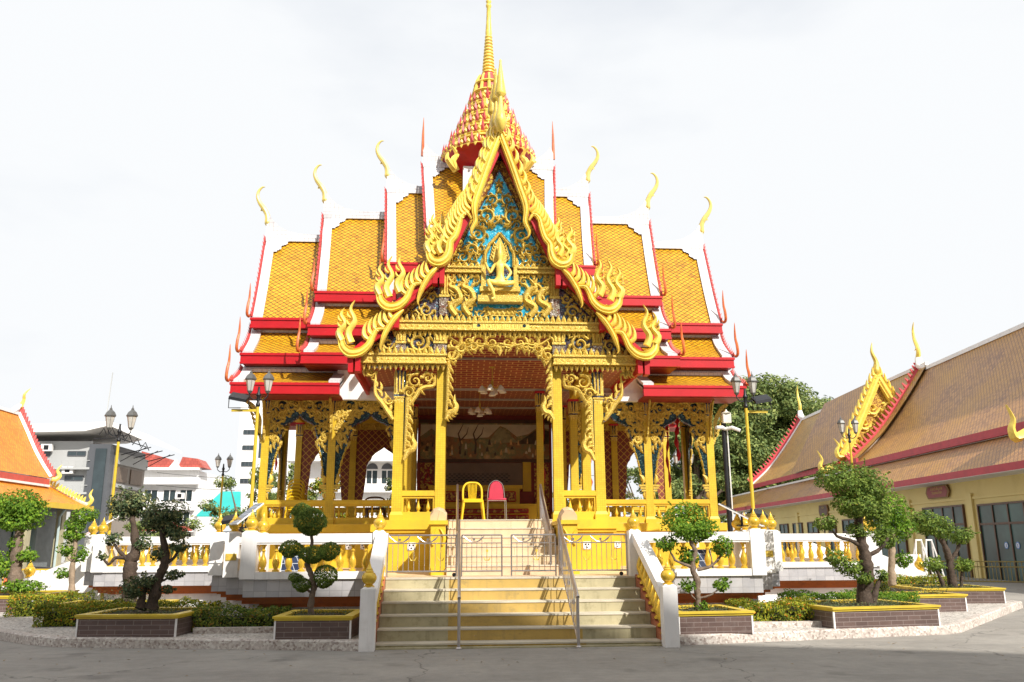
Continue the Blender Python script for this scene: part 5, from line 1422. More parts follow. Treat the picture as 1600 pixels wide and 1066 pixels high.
def leaf_quad(V, F, p, nrm, L, W, r):
    n = nrm + Vector((r.uniform(-.8, .8), r.uniform(-.8, .8), r.uniform(-.8, .8)))
    if n.length < 1e-3: n = Vector((0, 0, 1))
    n.normalize(); a = n.orthogonal().normalized(); b = n.cross(a); q = r.uniform(0, 2 * PI)
    a, b = a * math.cos(q) + b * math.sin(q), b * math.cos(q) - a * math.sin(q)
    o = len(V)
    V.extend((tuple(p - a * L * .5), tuple(p + b * W * .5 + n * .1 * L), tuple(p + a * L * .5), tuple(p - b * W * .5 + n * .1 * L))); F.append((o, o + 1, o + 2, o + 3))
def pad(V, F, c, rx, ry, rz, L, r, dens=1.0, rough=.16, fill=.25):
    """clump of leaves: uneven ellipsoid made of smaller clumps"""
    c = Vector(c)
    area = 4 * PI * ((rx * ry) ** 1.6 / 3 + (rx * rz) ** 1.6 / 3 + (ry * rz) ** 1.6 / 3) ** (1 / 1.6)
    n = int(area / (L * L * .5) * 2.6 * dens)
    bumps = [Vector((r.gauss(0, 1), r.gauss(0, 1), r.gauss(0, 1))).normalized() for _ in range(9)]
    amp = [r.uniform(-.22, .34) for _ in bumps]
    holes = [Vector((r.gauss(0, 1), r.gauss(0, 1), r.gauss(0, 1))).normalized() for _ in range(5)] if rough > .1 else []
    for i in range(n):
        d = Vector((r.gauss(0, 1), r.gauss(0, 1), r.gauss(0, 1))).normalized()
        if any(d.dot(h_) > .93 for h_ in holes) and r.random() < .8: continue
        k = 1 + sum(a_ * max(0, d.dot(b_)) ** 6 for a_, b_ in zip(amp, bumps))
        k *= 1 - abs(r.gauss(0, rough)) + (.05 if r.random() < .1 else 0)
        if r.random() < fill: k *= r.uniform(.35, .9)
        if d.z < -.3: k *= .82
        p = c + Vector((d.x * rx, d.y * ry, d.z * rz)) * k
        leaf_quad(V, F, p, d * .9 + Vector((0, 0, .35)), L * r.uniform(.55, 1.45), L * r.uniform(.35, .65), r)
def tree(name, base, label, cat, group, trunks, pads, leafm, barkm, L=.05, seed=1, Y=None, dens=1.0, sprig=0, rough=.19, fill=.28):
    r = random.Random(seed)
    if rough > .1: L *= 1.22
    t = thing(name, base, label, cat, group)
    m = MB()
    for pts, rad in trunks:
        P = smooth_path(pts, 5); P = [(p[0] + r.uniform(-.008, .008), p[1] + r.uniform(-.008, .008), p[2]) for p in P]
        m.tube(P, [q * r.uniform(.86, 1.14) for q in lerp_list(rad, len(P))], 9)
    m.build('trunk', barkm, t, smooth=60)
    V, F = [], []
    for (c, rx, ry, rz) in pads: pad(V, F, c, rx, ry, rz, L, r, dens, rough, fill)
    for i in range(sprig):
        (c, rx, ry, rz) = r.choice(pads); d = Vector((r.gauss(0, 1), r.gauss(0, .6), abs(r.gauss(0, 1)))).normalized()
        for j in range(7): leaf_quad(V, F, Vector(c) + Vector((d.x * rx, d.y * ry, d.z * rz)) * (1 + .05 * j), d, L, L * .5, r)
    m = MB(); m.v, m.f, m.m = V, F, [0] * len(F); m.raw = 1
    m.build('crown', leafm, t, smooth=None)
    return t
def pxpads(lst, Y, S=None, asp=.92):
    """(px, py, rx_px, ry_px[, dY]) -> pads"""
    out = []
    for q in lst:
        px, py, a = q[0], q[1], q[2]; b = q[3] if len(q) > 3 and q[3] else a * .85; dY = q[4] if len(q) > 4 else 0
        yy = Y + dY; x, z = at(px, py, yy); x2, _ = at(px + a, py, yy); _, z2 = at(px, py - b, yy)
        out.append(((x, yy, z), x2 - x, (x2 - x) * asp, z2 - z))
    return out
def pxp(lst, Y):
    out = []
    for q in lst:
        yy = Y + (q[2] if len(q) > 2 else 0); x, z = at(q[0], q[1], yy); out.append((x, yy, z))
    return out
GT = 'clipped bonsai-style trees in the planters'
Y = 13.16
tree('topiary_tree', (-2.10, Y, .49), 'cloud-pruned tree with eight tight round pads, left of the front steps', 'tree', GT,
     [(pxp([(487, 966), (486, 940), (490, 915), (484, 893), (480, 878), (487, 850), (485, 830)], Y), [.055, .045, .042, .045, .035, .028, .02]),
      (pxp([(489, 930), (496, 915), (508, 903)], Y), [.022, .018, .012]), (pxp([(484, 925), (477, 918), (471, 915)], Y), [.018, .015, .01]),
      (pxp([(482, 880), (470, 868), (455, 860)], Y), [.02, .015, .01]), (pxp([(486, 876), (500, 870), (514, 864)], Y), [.02, .015, .01])],
     pxpads([(485, 817, 26, 24), (471, 800, 16, 13, .1), (455, 859, 19, 14), (488, 868, 20, 15, -.12), (514, 863, 17, 16, .05), (509, 902, 18, 19), (473, 916, 14, 12), (462, 904, 11, 8, .05)], Y), LEAF, BARK, .030, 3, dens=1.25, rough=.07, fill=.1)
Y = 13.25
tree('topiary_tree', (3.77, Y, .49), 'bright green loosely clipped tree right of the front steps', 'tree', GT,
     [(pxp([(1092, 958), (1090, 935), (1089, 910), (1082, 885), (1086, 862), (1080, 848), (1074, 835)], Y), [.055, .048, .05, .042, .038, .03, .02]),
      (pxp([(1088, 888), (1070, 882), (1055, 875), (1045, 858)], Y), [.028, .022, .018, .01]), (pxp([(1090, 890), (1110, 885), (1125, 870), (1131, 858)], Y), [.028, .022, .018, .01]),
      (pxp([(1091, 935), (1110, 930), (1127, 918)], Y), [.02, .014, .01]), (pxp([(1090, 940), (1080, 930), (1075, 920)], Y), [.016, .012, .01])],
     pxpads([(1072, 818, 38, 32), (1095, 830, 22, 20, .1), (1041, 851, 17, 13), (1076, 872, 16, 18, .1), (1130, 856, 17, 17), (1075, 917, 12, 11), (1127, 915, 13, 12), (1098, 948, 12, 8)], Y), LEAFB, BARK, .045, 5, sprig=40)
Y = 13.95
tree('topiary_tree', (6.70, Y, .49), 'largest topiary tree with a thick dark trunk and a broad crown, right foreground', 'tree', GT,
     [(pxp([(1352, 952), (1350, 925), (1356, 900), (1352, 870), (1346, 845), (1342, 815), (1338, 790)], Y), [.17, .12, .11, .10, .085, .07, .05]),
      (pxp([(1362, 950), (1368, 925), (1376, 905), (1380, 895)], Y), [.08, .05, .03, .02]), (pxp([(1348, 855), (1330, 845), (1308, 838), (1296, 822)], Y), [.04, .03, .022, .012]),
      (pxp([(1352, 870), (1375, 858), (1388, 840)], Y), [.04, .03, .02]), (pxp([(1354, 900), (1335, 893), (1318, 885)], Y), [.03, .022, .015])],
     pxpads([(1315, 752, 38, 26), (1350, 760, 44, 34, .1), (1335, 790, 36, 24, -.1), (1368, 800, 26, 30, .2), (1290, 819, 17, 14), (1384, 842, 20, 20, .1), (1306, 873, 17, 16, -.1), (1328, 888, 20, 15, -.1), (1350, 905, 15, 11, -.1), (1379, 900, 10, 10), (1340, 830, 18, 14)], Y), LEAF, BARKD, .05, 8, dens=.85, sprig=30)
Y = 16.37
tree('topiary_tree', (8.93, Y, .49), 'bright green tree with a pale straight trunk behind the largest tree', 'tree', GT,
     [(pxp([(1395, 915), (1393, 890), (1394, 860), (1396, 835)], Y), [.08, .07, .065, .05]), (pxp([(1394, 880), (1404, 872), (1411, 874)], Y), [.03, .02, .015])],
     pxpads([(1392, 800, 26, 28), (1404, 825, 22, 20), (1411, 876, 15, 13), (1380, 830, 16, 16)], Y), LEAFB, BARKL, .055, 9, dens=.8, sprig=20)
Y = 18.69
tree('topiary_tree', (11.07, Y, .49), 'spreading topiary tree with leaning dark trunks in the far right planter', 'tree', GT,
     [(pxp([(1490, 922), (1486, 895), (1482, 870), (1474, 848), (1460, 835)], Y), [.11, .09, .08, .06, .04]), (pxp([(1484, 880), (1494, 862), (1502, 845)], Y), [.06, .04, .03]),
      (pxp([(1476, 922), (1468, 900), (1462, 890)], Y), [.06, .04, .02]), (pxp([(1502, 920), (1503, 900), (1505, 888)], Y), [.05, .03, .02])],
     pxpads([(1445, 818, 26, 22), (1468, 826, 22, 18), (1502, 838, 22, 14), (1459, 883, 17, 13), (1504, 884, 17, 12), (1435, 812, 14, 14)], Y), LEAF, BARKD, .06, 11, dens=.8, sprig=16)
Y = 13.86
tree('topiary_tree', (-4.70, Y, .49), 'dark twisted tree with two trunks in the left foreground planter', 'tree', GT,
     [(pxp([(236, 952), (243, 925), (246, 905), (256, 885), (258, 860), (254, 835), (256, 815)], Y), [.10, .085, .07, .07, .055, .045, .03]),
      (pxp([(220, 952), (222, 935), (228, 920), (238, 912)], Y), [.09, .06, .03, .02]), (pxp([(256, 882), (272, 872), (280, 858)], Y), [.035, .028, .015]), (pxp([(244, 915), (232, 920), (222, 925)], Y), [.025, .02, .012]),
      (pxp([(246, 910), (260, 905), (270, 900)], Y), [.025, .018, .01])],
     pxpads([(258, 806, 33, 23), (270, 825, 24, 20, .1), (240, 818, 20, 20, .1), (248, 866, 15, 12), (281, 855, 16, 10), (212, 920, 28, 20), (228, 908, 18, 12, -.1), (272, 899, 14, 9), (262, 922, 10, 8), (276, 838, 16, 12)], Y), LEAFD, BARKD, .048, 13, dens=.8, sprig=24)
Y = 16.09
tree('topiary_tree', (-5.77, Y, .49), 'dark tree with a domed crown behind the left foreground planter', 'tree', GT,
     [(pxp([(202, 945), (203, 905), (204, 880), (212, 860), (210, 830), (206, 805)], Y), [.13, .12, .12, .09, .06, .04]), (pxp([(204, 878), (190, 865), (178, 850)], Y), [.05, .035, .02]), (pxp([(200, 872), (180, 872), (170, 882), (160, 872)], Y), [.04, .03, .025, .015])],
     pxpads([(200, 785, 30, 22), (218, 792, 24, 22, .1), (190, 800, 22, 16), (177, 843, 16, 11), (160, 870, 10, 8), (224, 850, 14, 14)], Y), LEAFD, BARKD, .055, 15, dens=.8, sprig=16)
Y = 19.16
tree('topiary_tree', (-9.30, Y, .49), 'green tree with a wide dome crown at the left edge of the photo', 'tree', GT,
     [(pxp([(26, 935), (24, 900), (26, 860), (32, 820)], Y), [.16, .14, .11, .06]), (pxp([(28, 880), (38, 876), (44, 870)], Y), [.04, .03, .02])],
     pxpads([(30, 790, 34, 24), (8, 800, 30, 26), (52, 800, 24, 20), (25, 815, 36, 20), (5, 888, 18, 22), (42, 870, 18, 12), (30, 918, 34, 12), (24, 850, 12, 14)], Y), LEAFB, BARK, .065, 17, dens=.75, sprig=30)
Y = 18.23
tree('topiary_tree', (-7.44, Y, .23), 'slim tree with small stacked bright pads left of the terrace wall', 'tree', GT,
     [(pxp([(112, 925), (113, 890), (117, 860), (119, 830)], Y), [.06, .055, .05, .03]), (pxp([(114, 880), (105, 868), (102, 860)], Y), [.03, .02, .01])],
     pxpads([(133, 806, 20, 12), (118, 822, 18, 14), (116, 836, 18, 12), (104, 860, 14, 12), (127, 868, 12, 14), (97, 897, 14, 9)], Y), LEAFB, BARKL, .06, 19, dens=.8)

def hedge(x0, x1, y0, y1, z1, label, mat, seed, rz=0, z0=.23, L=.045):
    r = random.Random(seed); t = thing('hedge', ((x0 + x1) / 2, (y0 + y1) / 2, z0), label, 'hedge', 'low clipped hedges between the planters')
    V, F = [], []; cx, cy = (x0 + x1) / 2, (y0 + y1) / 2; A = (x1 - x0) * (y1 - y0) + 2 * ((x1 - x0) + (y1 - y0)) * (z1 - z0); n = int(A / (L * L * .5) * 2.0)
    ph = [r.uniform(0, 6) for _ in range(4)]
    c, s_ = math.cos(rz), math.sin(rz)
    for i in range(n):
        q = r.random() * A; top = (x1 - x0) * (y1 - y0)
        wob = lambda x, y: .035 * math.sin(x * 5 + ph[0]) + .03 * math.sin(x * 11 + y * 7 + ph[1]) + .02 * math.sin(x * 23 + ph[2])
        if q < top:
            x, y = r.uniform(x0, x1), r.uniform(y0, y1); z = z1 + wob(x, y) - abs(r.gauss(0, .05)); nn = Vector((0, 0, 1))
        elif q < top + 2 * (x1 - x0) * (z1 - z0):
            x = r.uniform(x0, x1); f_ = r.random() < .75; z = r.uniform(z0, z1); y = (y0 - wob(x, z * 3) + abs(r.gauss(0, .05))) if f_ else (y1 - abs(r.gauss(0, .05))); nn = Vector((0, -1 if f_ else 1, .2))
        else:
            y = r.uniform(y0, y1); f_ = r.random() < .5; z = r.uniform(z0, z1); x = x0 + abs(r.gauss(0, .05)) if f_ else x1 - abs(r.gauss(0, .05)); nn = Vector((-1 if f_ else 1, 0, .2))
        dx, dy = x - cx, y - cy
        leaf_quad(V, F, Vector((cx + dx * c - dy * s_, cy + dx * s_ + dy * c, z)), nn, L * r.uniform(.7, 1.3), L * r.uniform(.4, .65), r)
    m = MB(); m.v, m.f, m.m = V, F, [0] * len(F); m.raw = 1; m.build('foliage', mat, t, smooth=None)
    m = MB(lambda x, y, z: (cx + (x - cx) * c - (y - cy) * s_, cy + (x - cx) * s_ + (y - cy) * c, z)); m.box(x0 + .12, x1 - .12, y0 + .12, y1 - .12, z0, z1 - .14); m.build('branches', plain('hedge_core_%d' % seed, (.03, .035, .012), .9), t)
hedge(-4.02, -2.59, 13.72, 14.37, 0.57, 'dark clipped hedge between the two left planters', LEAFH, 21)
hedge(-6.88, -4.00, 14.88, 15.39, 0.59, 'yellow-green clipped hedge below the orange cornice at the left', LEAFY, 22)
hedge(-8.37, -7.02, 17.02, 17.67, 0.62, 'yellow-green hedge beside the far left planter', LEAFY, 23)
hedge(4.51, 5.81, 13.62, 14.28, 0.59, 'clipped hedge flecked with orange flowers between the two right planters', LEAFY, 24, .06)
hedge(5.95, 8.37, 15.16, 15.72, 0.62, 'green clipped hedge below the orange cornice at the right', LEAFB, 25)
hedge(10.14, 12.00, 20.27, 20.93, 0.68, 'low green hedge behind the far right planter', LEAFY, 26)
for (x0, x1, y, rz, lab) in ((-3.9, -2.53, 13.53, 0, 'left'), (4.45, 5.77, 13.41, .06, 'right')):
    m = MB(); m.box(x0, x1, y, y + .1, .23, .315)
    tag(m.build('bed_edging', KERB, None, smooth=None, loc=((x0 + x1) / 2, y, .13)), 'low pebble-wash edging in front of the hedge on the %s' % lab, 'edging', 'low edgings in front of the hedges')
# low dry plants in planters
def ground_cover(x, y, rx, ry, z, label, seed, mat=LEAFD, h=.10, L=.035):
    r = random.Random(seed); V, F = [], []
    for i in range(int(rx * ry * 4 / (L * L) * 1.4)):
        p = Vector((x + r.uniform(-rx, rx), y + r.uniform(-ry, ry), z + abs(r.gauss(0, h * .5)))); leaf_quad(V, F, p, Vector((0, 0, 1)), L * r.uniform(.7, 1.4), L * .45, r)
    m = MB(); m.v, m.f, m.m = V, F, [0] * len(F); m.raw = 1
    tag(m.build('ground_cover', mat, None, smooth=None, loc=(x, y, z)), label, 'plants', None, 'stuff')
ground_cover(-4.70, 13.90, 0.61, 0.56, 0.47, 'dry brownish low plants around the twisted tree', 31)
ground_cover(-1.94, 13.16, 0.42, 0.47, 0.47, 'sparse low plants under the round-padded tree', 32)
ground_cover(3.79, 13.25, 0.42, 0.47, 0.47, 'sparse low plants under the bright green tree', 33)
ground_cover(6.62, 14.00, 0.79, 0.63, 0.49, 'brownish low plants around the thick trunk', 34)
ground_cover(10.93, 18.69, 0.70, 0.60, 0.49, 'brownish low plants in the far right planter', 35)
ground_cover(-6.00, 16.09, 0.74, 0.37, 0.51, 'dull green low plants in the half-hidden left planter', 36, h=.2)
ground_cover(8.65, 16.37, 0.84, 0.37, 0.49, 'dull green low plants in the half-hidden right planter', 37, h=.16)

# ================================================================== LAMP POSTS AND OTHER POSTS
def lamp_post(x, y, h, label, scale=1.0, z0=0, gold=True, arm=0, spread=.18, cam=False):
    t = thing('lamp_post', (x, y, z0), label, 'lamp post', 'double-lantern lamp posts')
    m = MB(); m.lathe([(.09, 0), (.09, .1), (.05, .16), (.04, .5), (.032, h - .75 * scale)], x, y, 10, z0); m.build('pole', (LTRIM if gold else DARKMET), t)
    m = MB(); zz = z0 + h - .75 * scale
    m.lathe([(.035, 0), (.05, .04), (.03, .1), (.035, .2), (.055, .24), (.03, .30), (.02, .42)], x, y, 10, zz)
    for s in (-1, 1): m.tube(smooth_path([(x, y, zz + .18), (x + s * spread * .5, y, zz + .14), (x + s * spread, y, zz + .22), (x + s * spread, y, zz + .30)], 4), .013, 6)
    m.build('bracket', DARKMET, t)
    for s in (-1, 1):
        lx_, lz = x + s * spread, zz + .30; k = scale
        m = MB(); m.lathe([(.02, 0), (.05 * k, .02 * k), (.095 * k, .26 * k), (.09 * k, .26 * k)], lx_, y, 6, lz); l = m.build('lantern', LAMPG, t, smooth=None)
        LFR = MATS.get('weathered_lantern_metal') or plain('weathered_lantern_metal', (.13, .13, .125), .45, .3)
        m = MB(); m.lathe([(.115 * k, .26 * k), (.12 * k, .28 * k), (.085 * k, .35 * k), (.03 * k, .40 * k), (.03 * k, .42 * k), (.012 * k, .44 * k), (.004, .50 * k)], lx_, y, 6, lz)
        for q in range(6):
            a = 2 * PI * q / 6; m.tube([(lx_ + .050 * k * math.cos(a), y + .050 * k * math.sin(a), lz + .02 * k), (lx_ + .096 * k * math.cos(a), y + .096 * k * math.sin(a), lz + .27 * k)], .0045, 4)
        m.lathe([(.03 * k, -.02), (.058 * k, .03 * k)], lx_, y, 6, lz); m.build('lantern_frame', LFR, l, smooth=None)
    if arm:
        m = MB(); za = z0 + h - .80 * scale
        m.box(min(x, x + arm), max(x, x + arm), y - .02, y + .02, za - .05, za); m.build('arm', LTRIM if gold else DARKMET, t)
        floodlight(x + arm * .72, y - .05, za + .02, .20, 'square black floodlight on the arm of the lamp post %s of the pavilion' % ('left' if arm < 0 else 'right'), 1 if arm < 0 else -1)
    return t
def floodlight(x, y, z, w, label, tilt=1):
    t = thing('floodlight', (x, y, z), label, 'floodlight', 'black floodlights')
    c, s_ = math.cos(.5 * tilt), math.sin(.5 * tilt)
    T = lambda a, b, cc: (x + a * c + cc * s_ * .3, y + b, z + .22 + cc * 1 - a * s_ * .35 + b * .5)
    m = MB(T); m.prism([(-w, -w * .7), (w, -w * .7), (w, w * .7), (-w, w * .7)], -.03, .03); h = m.build('housing', DARKMET, t, smooth=None)
    m = MB(T); m.prism([(-w * .86, -w * .58), (w * .86, -w * .58), (w * .86, w * .58), (-w * .86, w * .58)], -.036, -.031); m.build('lens', GLASS, h, smooth=None)
    m = MB()
    for sx in (-1, 1): m.tube([(x + sx * w, y, z + .2), (x + sx * w, y, z), (x, y, z)], .01, 5)
    m.build('bracket', DARKMET, t)
def solar(x, y, z, label, w=.30, d=.42, tilt=.5, yaw=0.6, vec=None):
    t = thing('solar_panel', (x, y, z), label, 'solar panel', 'small solar panels')
    cy_, sy_ = math.cos(yaw), math.sin(yaw); ct, st = math.cos(tilt), math.sin(tilt)
    def T(a, b, c_):
        X, Y_, Z = a, b * ct - c_ * st, b * st + c_ * ct
        return (x + X * cy_ - Y_ * sy_, y + X * sy_ + Y_ * cy_, z + .2 + Z)
    if vec:
        va, vb = Vector(vec[0]).normalized(), Vector(vec[1]).normalized(); vn = va.cross(vb).normalized()
        T = lambda a, b, c_: tuple(Vector((x, y, z + .24)) + va * a + vb * b + vn * c_)
    m = MB(T); m.prism([(-w, -d), (w, -d), (w, d), (-w, d)], -.012, .012); p = m.build('frame', WHITEP, t, smooth=None)
    m = MB(T); m.prism([(-w * .94, -d * .96), (w * .94, -d * .96), (w * .94, d * .96), (-w * .94, d * .96)], .012, .017); m.build('cells', SOLAR, p, smooth=None)
    m = MB(); m.tube([(x, y, z), (x, y, z + .2)], .02, 6); m.box(x - .1, x + .1, y - .06, y + .06, z, z + .02); m.build('stand', DARKMET, t)
lamp_post(-4.02, 17.2, 4.02, 'yellow lamp post with two lanterns and floodlight arm left of the pavilion', z0=.99, arm=-.52)
lamp_post(6.16, 17.2, 4.05, 'yellow lamp post with two lanterns and floodlight arm right of the pavilion', z0=.99, arm=.46)
lamp_post(-7.88, 20.2, 4.75, 'yellow lamp post with two lanterns in front of the grey apartment block', z0=.0, scale=1.15, spread=.25)
lamp_post(-8.05, 30, 4.6, 'olive lamp post with two lanterns in front of the turquoise sheet', z0=0, gold=True, spread=.2)
lamp_post(12.15, 25, 5.3, 'lamp post with two lanterns in front of the golden gable on the right', scale=1.1, spread=.22)
lamp_post(7.6, 27.5, 4.5, 'pale lamp post with two small lanterns behind the camera mast on the right', gold=False, spread=.25)
lamp_post(-3.55, 30, 4.2, 'dark lamp post seen through the second arched bay from the left', gold=False, spread=.02)
solar(-3.55, 14.9, 1.80, 'solar panel tilted beside the floodlight on the left corner piers of the terrace', .22, .27, vec=((.5, -.86, 0), (.74, .16, .64)))
floodlight(-3.95, 15.4, 1.75, .14, 'black floodlight behind the solar panel on the left corner piers', -1)
solar(5.15, 15.0, 1.80, 'solar panel tilted beside the floodlight on the right corner piers of the terrace', .16, .42, .5, 1.1)
floodlight(5.62, 15.4, 1.82, .14, 'black floodlight behind the solar panel on the right corner piers', 1)
solar(-8.0, 20.0, 1.75, 'small solar panel at the far left corner of the terrace', .2, .4, .6, -1.0)
for (x, lab) in ((-2.95, 'left'), (4.45, 'pale, right')):
    solar(x + .1, 15.6, 1.0, 'solar panel leaning on the terrace behind the %s front balustrade' % lab, .2, .22, 1.1, 0)
t = thing('camera_mast', (5.42, 16.5, .99), 'dark pole carrying a white box and two security cameras', 'camera mast')
m = MB(); m.lathe([(.055, 0), (.05, 2.9)], 5.42, 16.5, 10, .99); m.build('pole', DARKMET, t)
m = MB(); m.box(5.38, 5.54, 16.35, 16.45, 3.86, 4.06); m.lathe([(.1, 0), (.03, .03), (.005, .08)], 5.46, 16.4, 8, 4.06); m.build('junction_box', plain('cream_box', (.72, .70, .58), .5), t)
for s in (-1, 1):
    m = MB(); m.tube([(5.44, 16.45, 3.74), (5.44 + s * .10, 16.35, 3.76), (5.44 + s * .24, 16.28, 3.72 - .03 * s)], [.03, .04, .035], 8); m.build('security_camera', WHITEP, t)
m = MB(); m.tube([(5.47, 16.44, .99), (5.47, 16.44, 3.8)], .012, 5); m.build('conduit', WHITEP, t)

# dry leaves and grit scattered on the road
r = random.Random(77); V, F = [], []
for i in range(240):
    x = r.uniform(-9, 11); y = r.uniform(10.0, 13.4) if r.random() < .6 else r.uniform(13, 19) ; z = .104 if y < 12.2 + .11 * abs(x - .9) else .24
    leaf_quad(V, F, Vector((x, y, z + .006)), Vector((0, 0, 3)), r.uniform(.02, .06), r.uniform(.015, .03), r)
m = MB(); m.v, m.f, m.m = V, F, [0] * len(F); m.raw = 1
tag(m.build('fallen_leaves', plain('dry_leaf', (.30, .20, .09), .8, 0, .5, 20), None, smooth=None), 'scattered dry leaves on the road and paving', 'leaves', None, 'stuff')
# ================================================================== RIGHT HALL
a5 = math.radians(5); RO = Vector((20.3, 30, 0)); RV = Vector((math.sin(a5), math.cos(a5), 0)); RU = Vector((math.cos(a5), -math.sin(a5), 0))
RT = lambda u, v, z: tuple(RO + RU * u + RV * v + Vector((0, 0, z)))     # u away from the wall face, v along it, z up
hall = thing('temple_hall', RT(0, 10, 0), 'long yellow temple hall with a brown tiled roof and red eaves at the right edge', 'temple hall')
m = MB(RT); m.box(0, 10, -14, 34, 0, 4.25); hw = m.build('wall', PALEY, hall, smooth=None)
m = MB(RT)
for v in (-8.2, -2.9, 2.5, 8, 13.5, 19, 24.5, 30):
    m.box(-.10, 0, v - .22, v + .22, 0, 3.35)
m.box(-.06, 0, -14, 34, 3.12, 3.22)
m.build('pilaster', PALEY, hw, smooth=None)
def roof_r(m, prof, v0, v1, mt=0, th=.08):
    P = smooth_path(prof, 3); n = len(P); L = [0]
    for i in range(1, n): L.append(L[-1] + math.hypot(P[i][0] - P[i - 1][0], P[i][1] - P[i - 1][1]))
    for dz in (0, -th):
        vs, uv = [], []
        for i, (u, z) in enumerate(P):
            for v in (v0, v1): vs.append((u, v, z + dz)); uv.append((v, L[-1] - L[i]))
        m.add(vs, [(2 * i, 2 * i + 1, 2 * i + 3, 2 * i + 2) for i in range(n - 1)], mt, uv)
NEARP = [(5, 11.0), (3.6, 9.0), (2.1, 7.15), (.55, 5.75)]; LOWP = [(.75, 5.45), (0, 5.0), (-1.05, 4.12)]
def hallroof(v0, v1, dz, vlow0, end):
    m = MB(RT); m.raw = 1
    roof_r(m, [(u, z + dz) for u, z in NEARP], v0, v1); roof_r(m, [(10 - u, z + dz) for u, z in NEARP], v0, v1)
    roof_r(m, LOWP, vlow0, end); roof_r(m, [(10 - u, z) for u, z in LOWP], vlow0, end)
    r = m.build('roof', ROOFB if v0 < 0 else ROOFB2, hall, smooth=60)
    m = MB(RT); m.box(.46, .60, v0, v1, 5.42 + dz, 5.74 + dz); m.box(-1.12, -1.0, vlow0, end, 3.86, 4.12); m.box(-1.1, .02, vlow0, end, 3.84, 3.87, 1); m.build('fascia', [plain('faded_red_%d' % int(v0 + 50), (.42, .03, .045), .55), WHITEP], r, smooth=None)
    m = MB(RT); m.box(4.9, 5.1, v0, v1, 10.92 + dz, 11.12 + dz); m.box(.62, .80, vlow0 - .1, end, 5.40, 5.52)
    for (q, sg) in ((v1, 1),):
        P = smooth_path([(u, z + dz) for u, z in NEARP], 3)
        vs = []
        for (u, z) in P: vs += [(u, q - .45, z + .02), (u, q - .45, z + .12), (u, q + .02, z + .12), (u, q + .02, z - .34)]
        n = len(P); m.add(vs, [(4 * i + j, 4 * i + (j + 1) % 4, 4 * i + 4 + (j + 1) % 4, 4 * i + 4 + j) for i in range(n - 1) for j in range(4)])
    m.build('roof_edge', WHITEP, r, smooth=None)
    m = MB(RT); P = smooth_path([(u, z + dz) for u, z in NEARP], 8); m.tube([(u, v1 + .10, z + .16) for u, z in P], .17, 5)
    for i, (u, z) in enumerate(P): m.tube([(u, v1 + .1, z + .2), (u - .28, v1 + .1, z + .52)], [.13, .04], 4)
    m.build('bargeboard', plain('barge_red_%d' % int(v0 + 50), (.55, .05, .06), .5), r, smooth=None)
    m = MB(RT); R = 11.05 + dz
    m.tube(smooth_path([(5, v1 - .9, R), (5, v1 - .1, R + .25), (5, v1 + .1, R + .8)], 4), lerp_list([.06, .26, .16], 9), 8, 1)
    m.tube(smooth_path([(5, v1 + .1, R + .7), (5, v1 - .06, R + 1.2), (5, v1 + .25, R + 1.9), (5, v1 + .3, R + 2.5), (5, v1 + .1, R + 2.9)], 4), lerp_list([.15, .12, .10, .06, .01], 17), 7, 0)
    m.tube([(5, v1 + .05, R + 1.35), (5, v1 + .4, R + 1.25)], [.08, .01], 5, 0)
    m.build('ridge_finial', [GOLD, WHITEP], r)
hallroof(-14, 15.9, 0, -14, 33.5)
hallroof(15.0, 37.5, .25, 33.0, 46.0)
m = MB(RT); m.box(1.5, 8.5, 34, 44, 0, 3.9); m.build('annex_wall', PALEY, hall, smooth=None)
